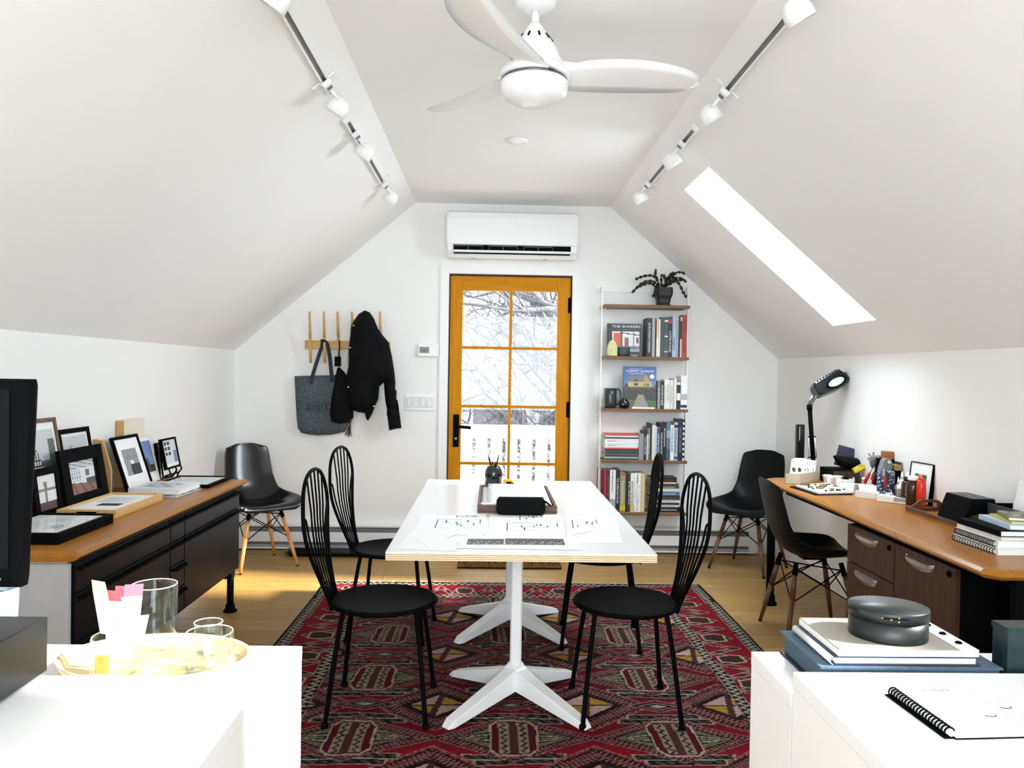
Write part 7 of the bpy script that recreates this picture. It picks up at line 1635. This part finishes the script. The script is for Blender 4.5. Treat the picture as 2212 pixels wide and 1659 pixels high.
slabbook('marbled_booklet', 'olive marbled booklet on top of the desk stack', 'book', 1.945, 2.085, 2.83, 2.99, za_, za_ + .012, book_mat((112, 112, 74)), -.35, group='notebooks stacked on the oak desk', spine='x0', paint=marble)
# black letter tray at the right edge
t = thing('letter_tray', 'black letter tray with white papers at the right picture edge', 'tray', (2.15, 3.06, zd))
MB().box(2.100, 2.205, 2.72, 3.26, zd, zd + .006).build('base', M_BLKM, t, world=True); MB().hexa([(2.100, 2.72, zd + .006), (2.106, 2.72, zd + .006), (2.106, 3.26, zd + .006), (2.100, 3.26, zd + .006), (2.100, 2.72, zd + .115), (2.106, 2.72, zd + .115), (2.106, 3.26, zd + .115), (2.100, 3.26, zd + .115)]).build('side', mat('dark_slate_leather', rgb(44, 48, 54), .5, var=.15), t, world=True); MB().box(2.106, 2.205, 3.254, 3.26, zd + .006, zd + .115).build('end', M_BLKM, t, world=True)
o = MB().hexa([(2.15, 2.74, zd + .0065), (2.16, 2.74, zd + .0065), (2.16, 3.20, zd + .0065), (2.15, 3.20, zd + .0065), (2.192, 2.74, zd + .22), (2.202, 2.74, zd + .22), (2.202, 3.20, zd + .22), (2.192, 3.20, zd + .22)]).build('paper_sheaf', M_PAPER, None); tag(o, 'white sheaf of paper standing in the black letter tray', 'paper')

# ================================================================ right foreground: boxes, binders and pad
zr_ = LZ + .0006
M_BLUE = mat('blue_bookcloth', rgb(68, 90, 108), .8, var=.18, vscale=60, bump=.15, bscale=500); M_NAVY = mat('navy_cloth', rgb(26, 36, 56), .55, var=.15)
def proj_quad(px, z): return [PZ(x, y, z) for x, y in px]
hb = .050
x0, x1, y0, y1 = PZ(1698, 1418, LZ).x, 1.035, 1.552, 1.772
t = thing('clamshell_box', 'blue cloth-covered archive box at the bottom of the right stack', 'box', ((x0 + x1) / 2, (y0 + y1) / 2, zr_))
MB().box(x0 - .006, x1 + .006, y0, y1 + .006, zr_, zr_ + .004).build('lower_board', M_NAVY, t, world=True); MB().box(x0 + .004, x1, y0 + .004, y1, zr_ + .004, zr_ + hb - .004).build('walls', M_BLUE, t, world=True); MB().box(x0 - .006, x1 + .006, y0, y1 + .006, zr_ + hb - .004, zr_ + hb).build('lid_board', M_BLUE, t, world=True)
z1_ = zr_ + hb + .0006
bx0, bx1, by0, by1 = .704, 1.000, 1.562, 1.762
t = thing('ring_binder', 'navy binder of white pages on the blue archive box', 'binder', ((bx0 + bx1) / 2, (by0 + by1) / 2, z1_))
MB().box(bx0 - .006, bx1, by0, by1, z1_, z1_ + .003).box(bx0 - .006, bx1, by0, by1, z1_ + .0155, z1_ + .018).build('cover', M_NAVY, t, world=True); MB().box(bx0, bx1 - .008, by0 + .004, by1 - .004, z1_ + .0032, z1_ + .0153).build('pages', M_PAPER, t, world=True)
rs = []
for k in range(7): a_ = math.pi / 2 + math.pi * k / 6; rs.append([(bx0 - .004 + .009 * math.cos(a_), by0, z1_ + .009 + .009 * math.sin(a_)), (bx0 - .004 + .009 * math.cos(a_), by1, z1_ + .009 + .009 * math.sin(a_)), (bx0 - .004 + .0075 * math.cos(a_), by1, z1_ + .009 + .0075 * math.sin(a_)), (bx0 - .004 + .0075 * math.cos(a_), by0, z1_ + .009 + .0075 * math.sin(a_))])
MB().rings(rs, True, True).build('spine', M_WPLAST, t, world=True)
z2_ = z1_ + .0186
px0, px1, py0, py1 = bx0 + .004, .996, 1.562, 1.765
M_CHIP = mat('grey_chipboard', rgb(158, 152, 142), .85, var=.04)
t = thing('portfolio', 'grey board portfolio bound with black screw posts under the oval box', 'portfolio', ((px0 + px1) / 2, (py0 + py1) / 2, z2_))
MB().box(px0, px1, py0, py1, z2_, z2_ + .012).build('pages', M_PAPER, t, world=True); MB().box(px0 + .002, px1 - .040, py0 - .001, py1 + .001, z2_ + .0122, z2_ + .0145).build('cover_board', M_CHIP, t, world=True); MB().box(px1 - .038, px1, py0 - .001, py1 + .001, z2_ + .0122, z2_ + .0145).build('binding_strip', M_PAPER, t, world=True)
for k in range(3): MB().lathe([(0, 0), (.007, 0), (.007, .002), (.004, .004), (0, .0045)], (px1 - .018, py0 + .04 + k * .058, z2_ + .0146), 14).build('screw_post', M_BLKM, t, world=True)
z3_ = z2_ + .0152
oc = PZ(1918, 1372, z3_); oc = Vector((.852, 1.648, z3_))
M_OVAL = mat('dark_green_milk_paint', rgb(11, 18, 19), .38, var=.2, vscale=14)
t = thing('oval_box', 'dark green oval bentwood box with lid on the portfolio', 'box', oc, math.radians(-20))
sx_, sy_ = .078, .070
MB().lathe([(0, 0), (.985, 0), (1, .003), (1, .043), (0, .043)], n=48, sx=sx_, sy=sy_).build('box_body', M_OVAL, t)
MB().lathe([(0, .0434), (1.03, .0434), (1.03, .062), (1.02, .064), (0, .0642)], n=48, sx=sx_, sy=sy_).build('lid', M_OVAL, t)
for k, (an, zz) in enumerate(((-104, .055), (-92, .0535), (-82, .058), (-82, .050))):
    a_ = math.radians(an); p = Vector((sx_ * 1.036 * math.cos(a_), sy_ * 1.036 * math.sin(a_), zz)); MB().cyl(p, p + Vector((math.cos(a_) * .0012, math.sin(a_) * .0012, 0)), .0022, n=8).build('copper_tack', MATS['aged_brass'], t)
for zz in (.0545, .0525): MB().tube([(sx_ * 1.037 * math.cos(math.radians(a_)), sy_ * 1.037 * math.sin(math.radians(a_)), zz + .002 * math.sin(a_ * .06)) for a_ in range(-102, -62, 5)], .0007, 4).build('lap_seam', M_BLKM, t)
# marbled green box at the right edge
a, c = PY(2171, 1340, 1.60), PY(2171, 1460, 1.60)
t = thing('marbled_box', 'dark green marbled box cut by the right picture edge', 'box', (1.15, 1.576, zr_))
M_MARB = mat('green_marble_paper', rgb(19, 36, 37), .35, var=.85, vscale=22, spec=.3)
MB().box(1.048, 1.25, 1.552, 1.60, zr_, a.z - .012).build('walls', M_MARB, t, world=True); MB().box(1.046, 1.252, 1.550, 1.602, a.z - .0118, a.z).build('lid', M_MARB, t, world=True)
# spiral notepad on the taller desk
zn = LZ2 + .0006
c0, c1, c2 = PZ(1925, 1487, zn + .012), PZ(2056, 1580, zn + .012), PZ(2212, 1470, zn)
d = Vector((c1.x - c0.x, c1.y - c0.y, 0)); L = d.length; d.normalize(); n = Vector((-d.y, d.x, 0))
if n.x < 0: n = -n
O_ = Vector((c0.x, c0.y, zn)) 
t = thing('notepad', 'open white spiral notepad with handwriting on the right foreground desk', 'notepad', O_ + d * L / 2)
M_B = lambda u0, u1, v0, v1, z0, z1: MB().hexa([O_ + d * u + n * v + Vector((0, 0, z)) for z in (z0, z1) for u, v in ((u0, v0), (u1, v0), (u1, v1), (u0, v1))])
M_B(-.004, L + .004, .004, .36, .0, .002).build('back_cover', M_BLKM, t, world=True); M_B(-.003, L + .003, .006, .355, .0022, .010).build('pages', M_PAPER, t, world=True)
M_B(.0, L, -.012, .010, .0, .0018).build('coil_board', M_BLKM, t, world=True)
for k in range(20):
    c_ = O_ + d * (.006 + (L - .012) * k / 19) + Vector((0, 0, .0085))
    MB().tube([c_ + n * (.0085 * math.cos(a_)) + Vector((0, 0, .0078 * math.sin(a_))) for a_ in [2 * math.pi * j / 12 for j in range(12)]], .0016, 5, True).build('wire_loop', M_BLKM, t, world=True)
    if False: pass
MB().cyl(O_ + Vector((0, 0, .0085)), O_ + d * L + Vector((0, 0, .0085)), .0052, n=10).build('coil_core', M_PAPER, t, world=True)
rnd = random.Random(8); ln = MB(); sc = MB()
for k in range(7):
    for j in range(9):
        u = .03 + k * .018; v = .05 + j * .028 + rnd.uniform(0, .01); l_ = rnd.uniform(.006, .02)
        p0 = O_ + d * (u + rnd.uniform(-.002, .002)) + n * v + Vector((0, 0, .0103)); p1 = p0 + n * l_ + d * rnd.uniform(-.002, .002); s_ = d * .0005
        ln.add([p0 - s_, p0 + s_, p1 + s_, p1 - s_], [(0, 1, 2, 3)])
ln.build('handwriting', M_GREYINK, t, world=True, fix=False)
for (u, v) in ((.115, .11), (.085, .16), (.095, .20)):
    c_ = O_ + d * u + n * v + Vector((0, 0, .0106)); sc.tube([c_ + n * (.010 * math.cos(a_)) + d * (.006 * math.sin(a_)) for a_ in [math.pi * j / 8 for j in range(9)]], .0007, 4)
sc.build('pen_mark', M_INK, t, world=True)
wl('Room & Board', .008, O_ + d * .012 + n * .03 + Vector((0, 0, .0104)), n, -d, M_GREYINK, t, width=.075)
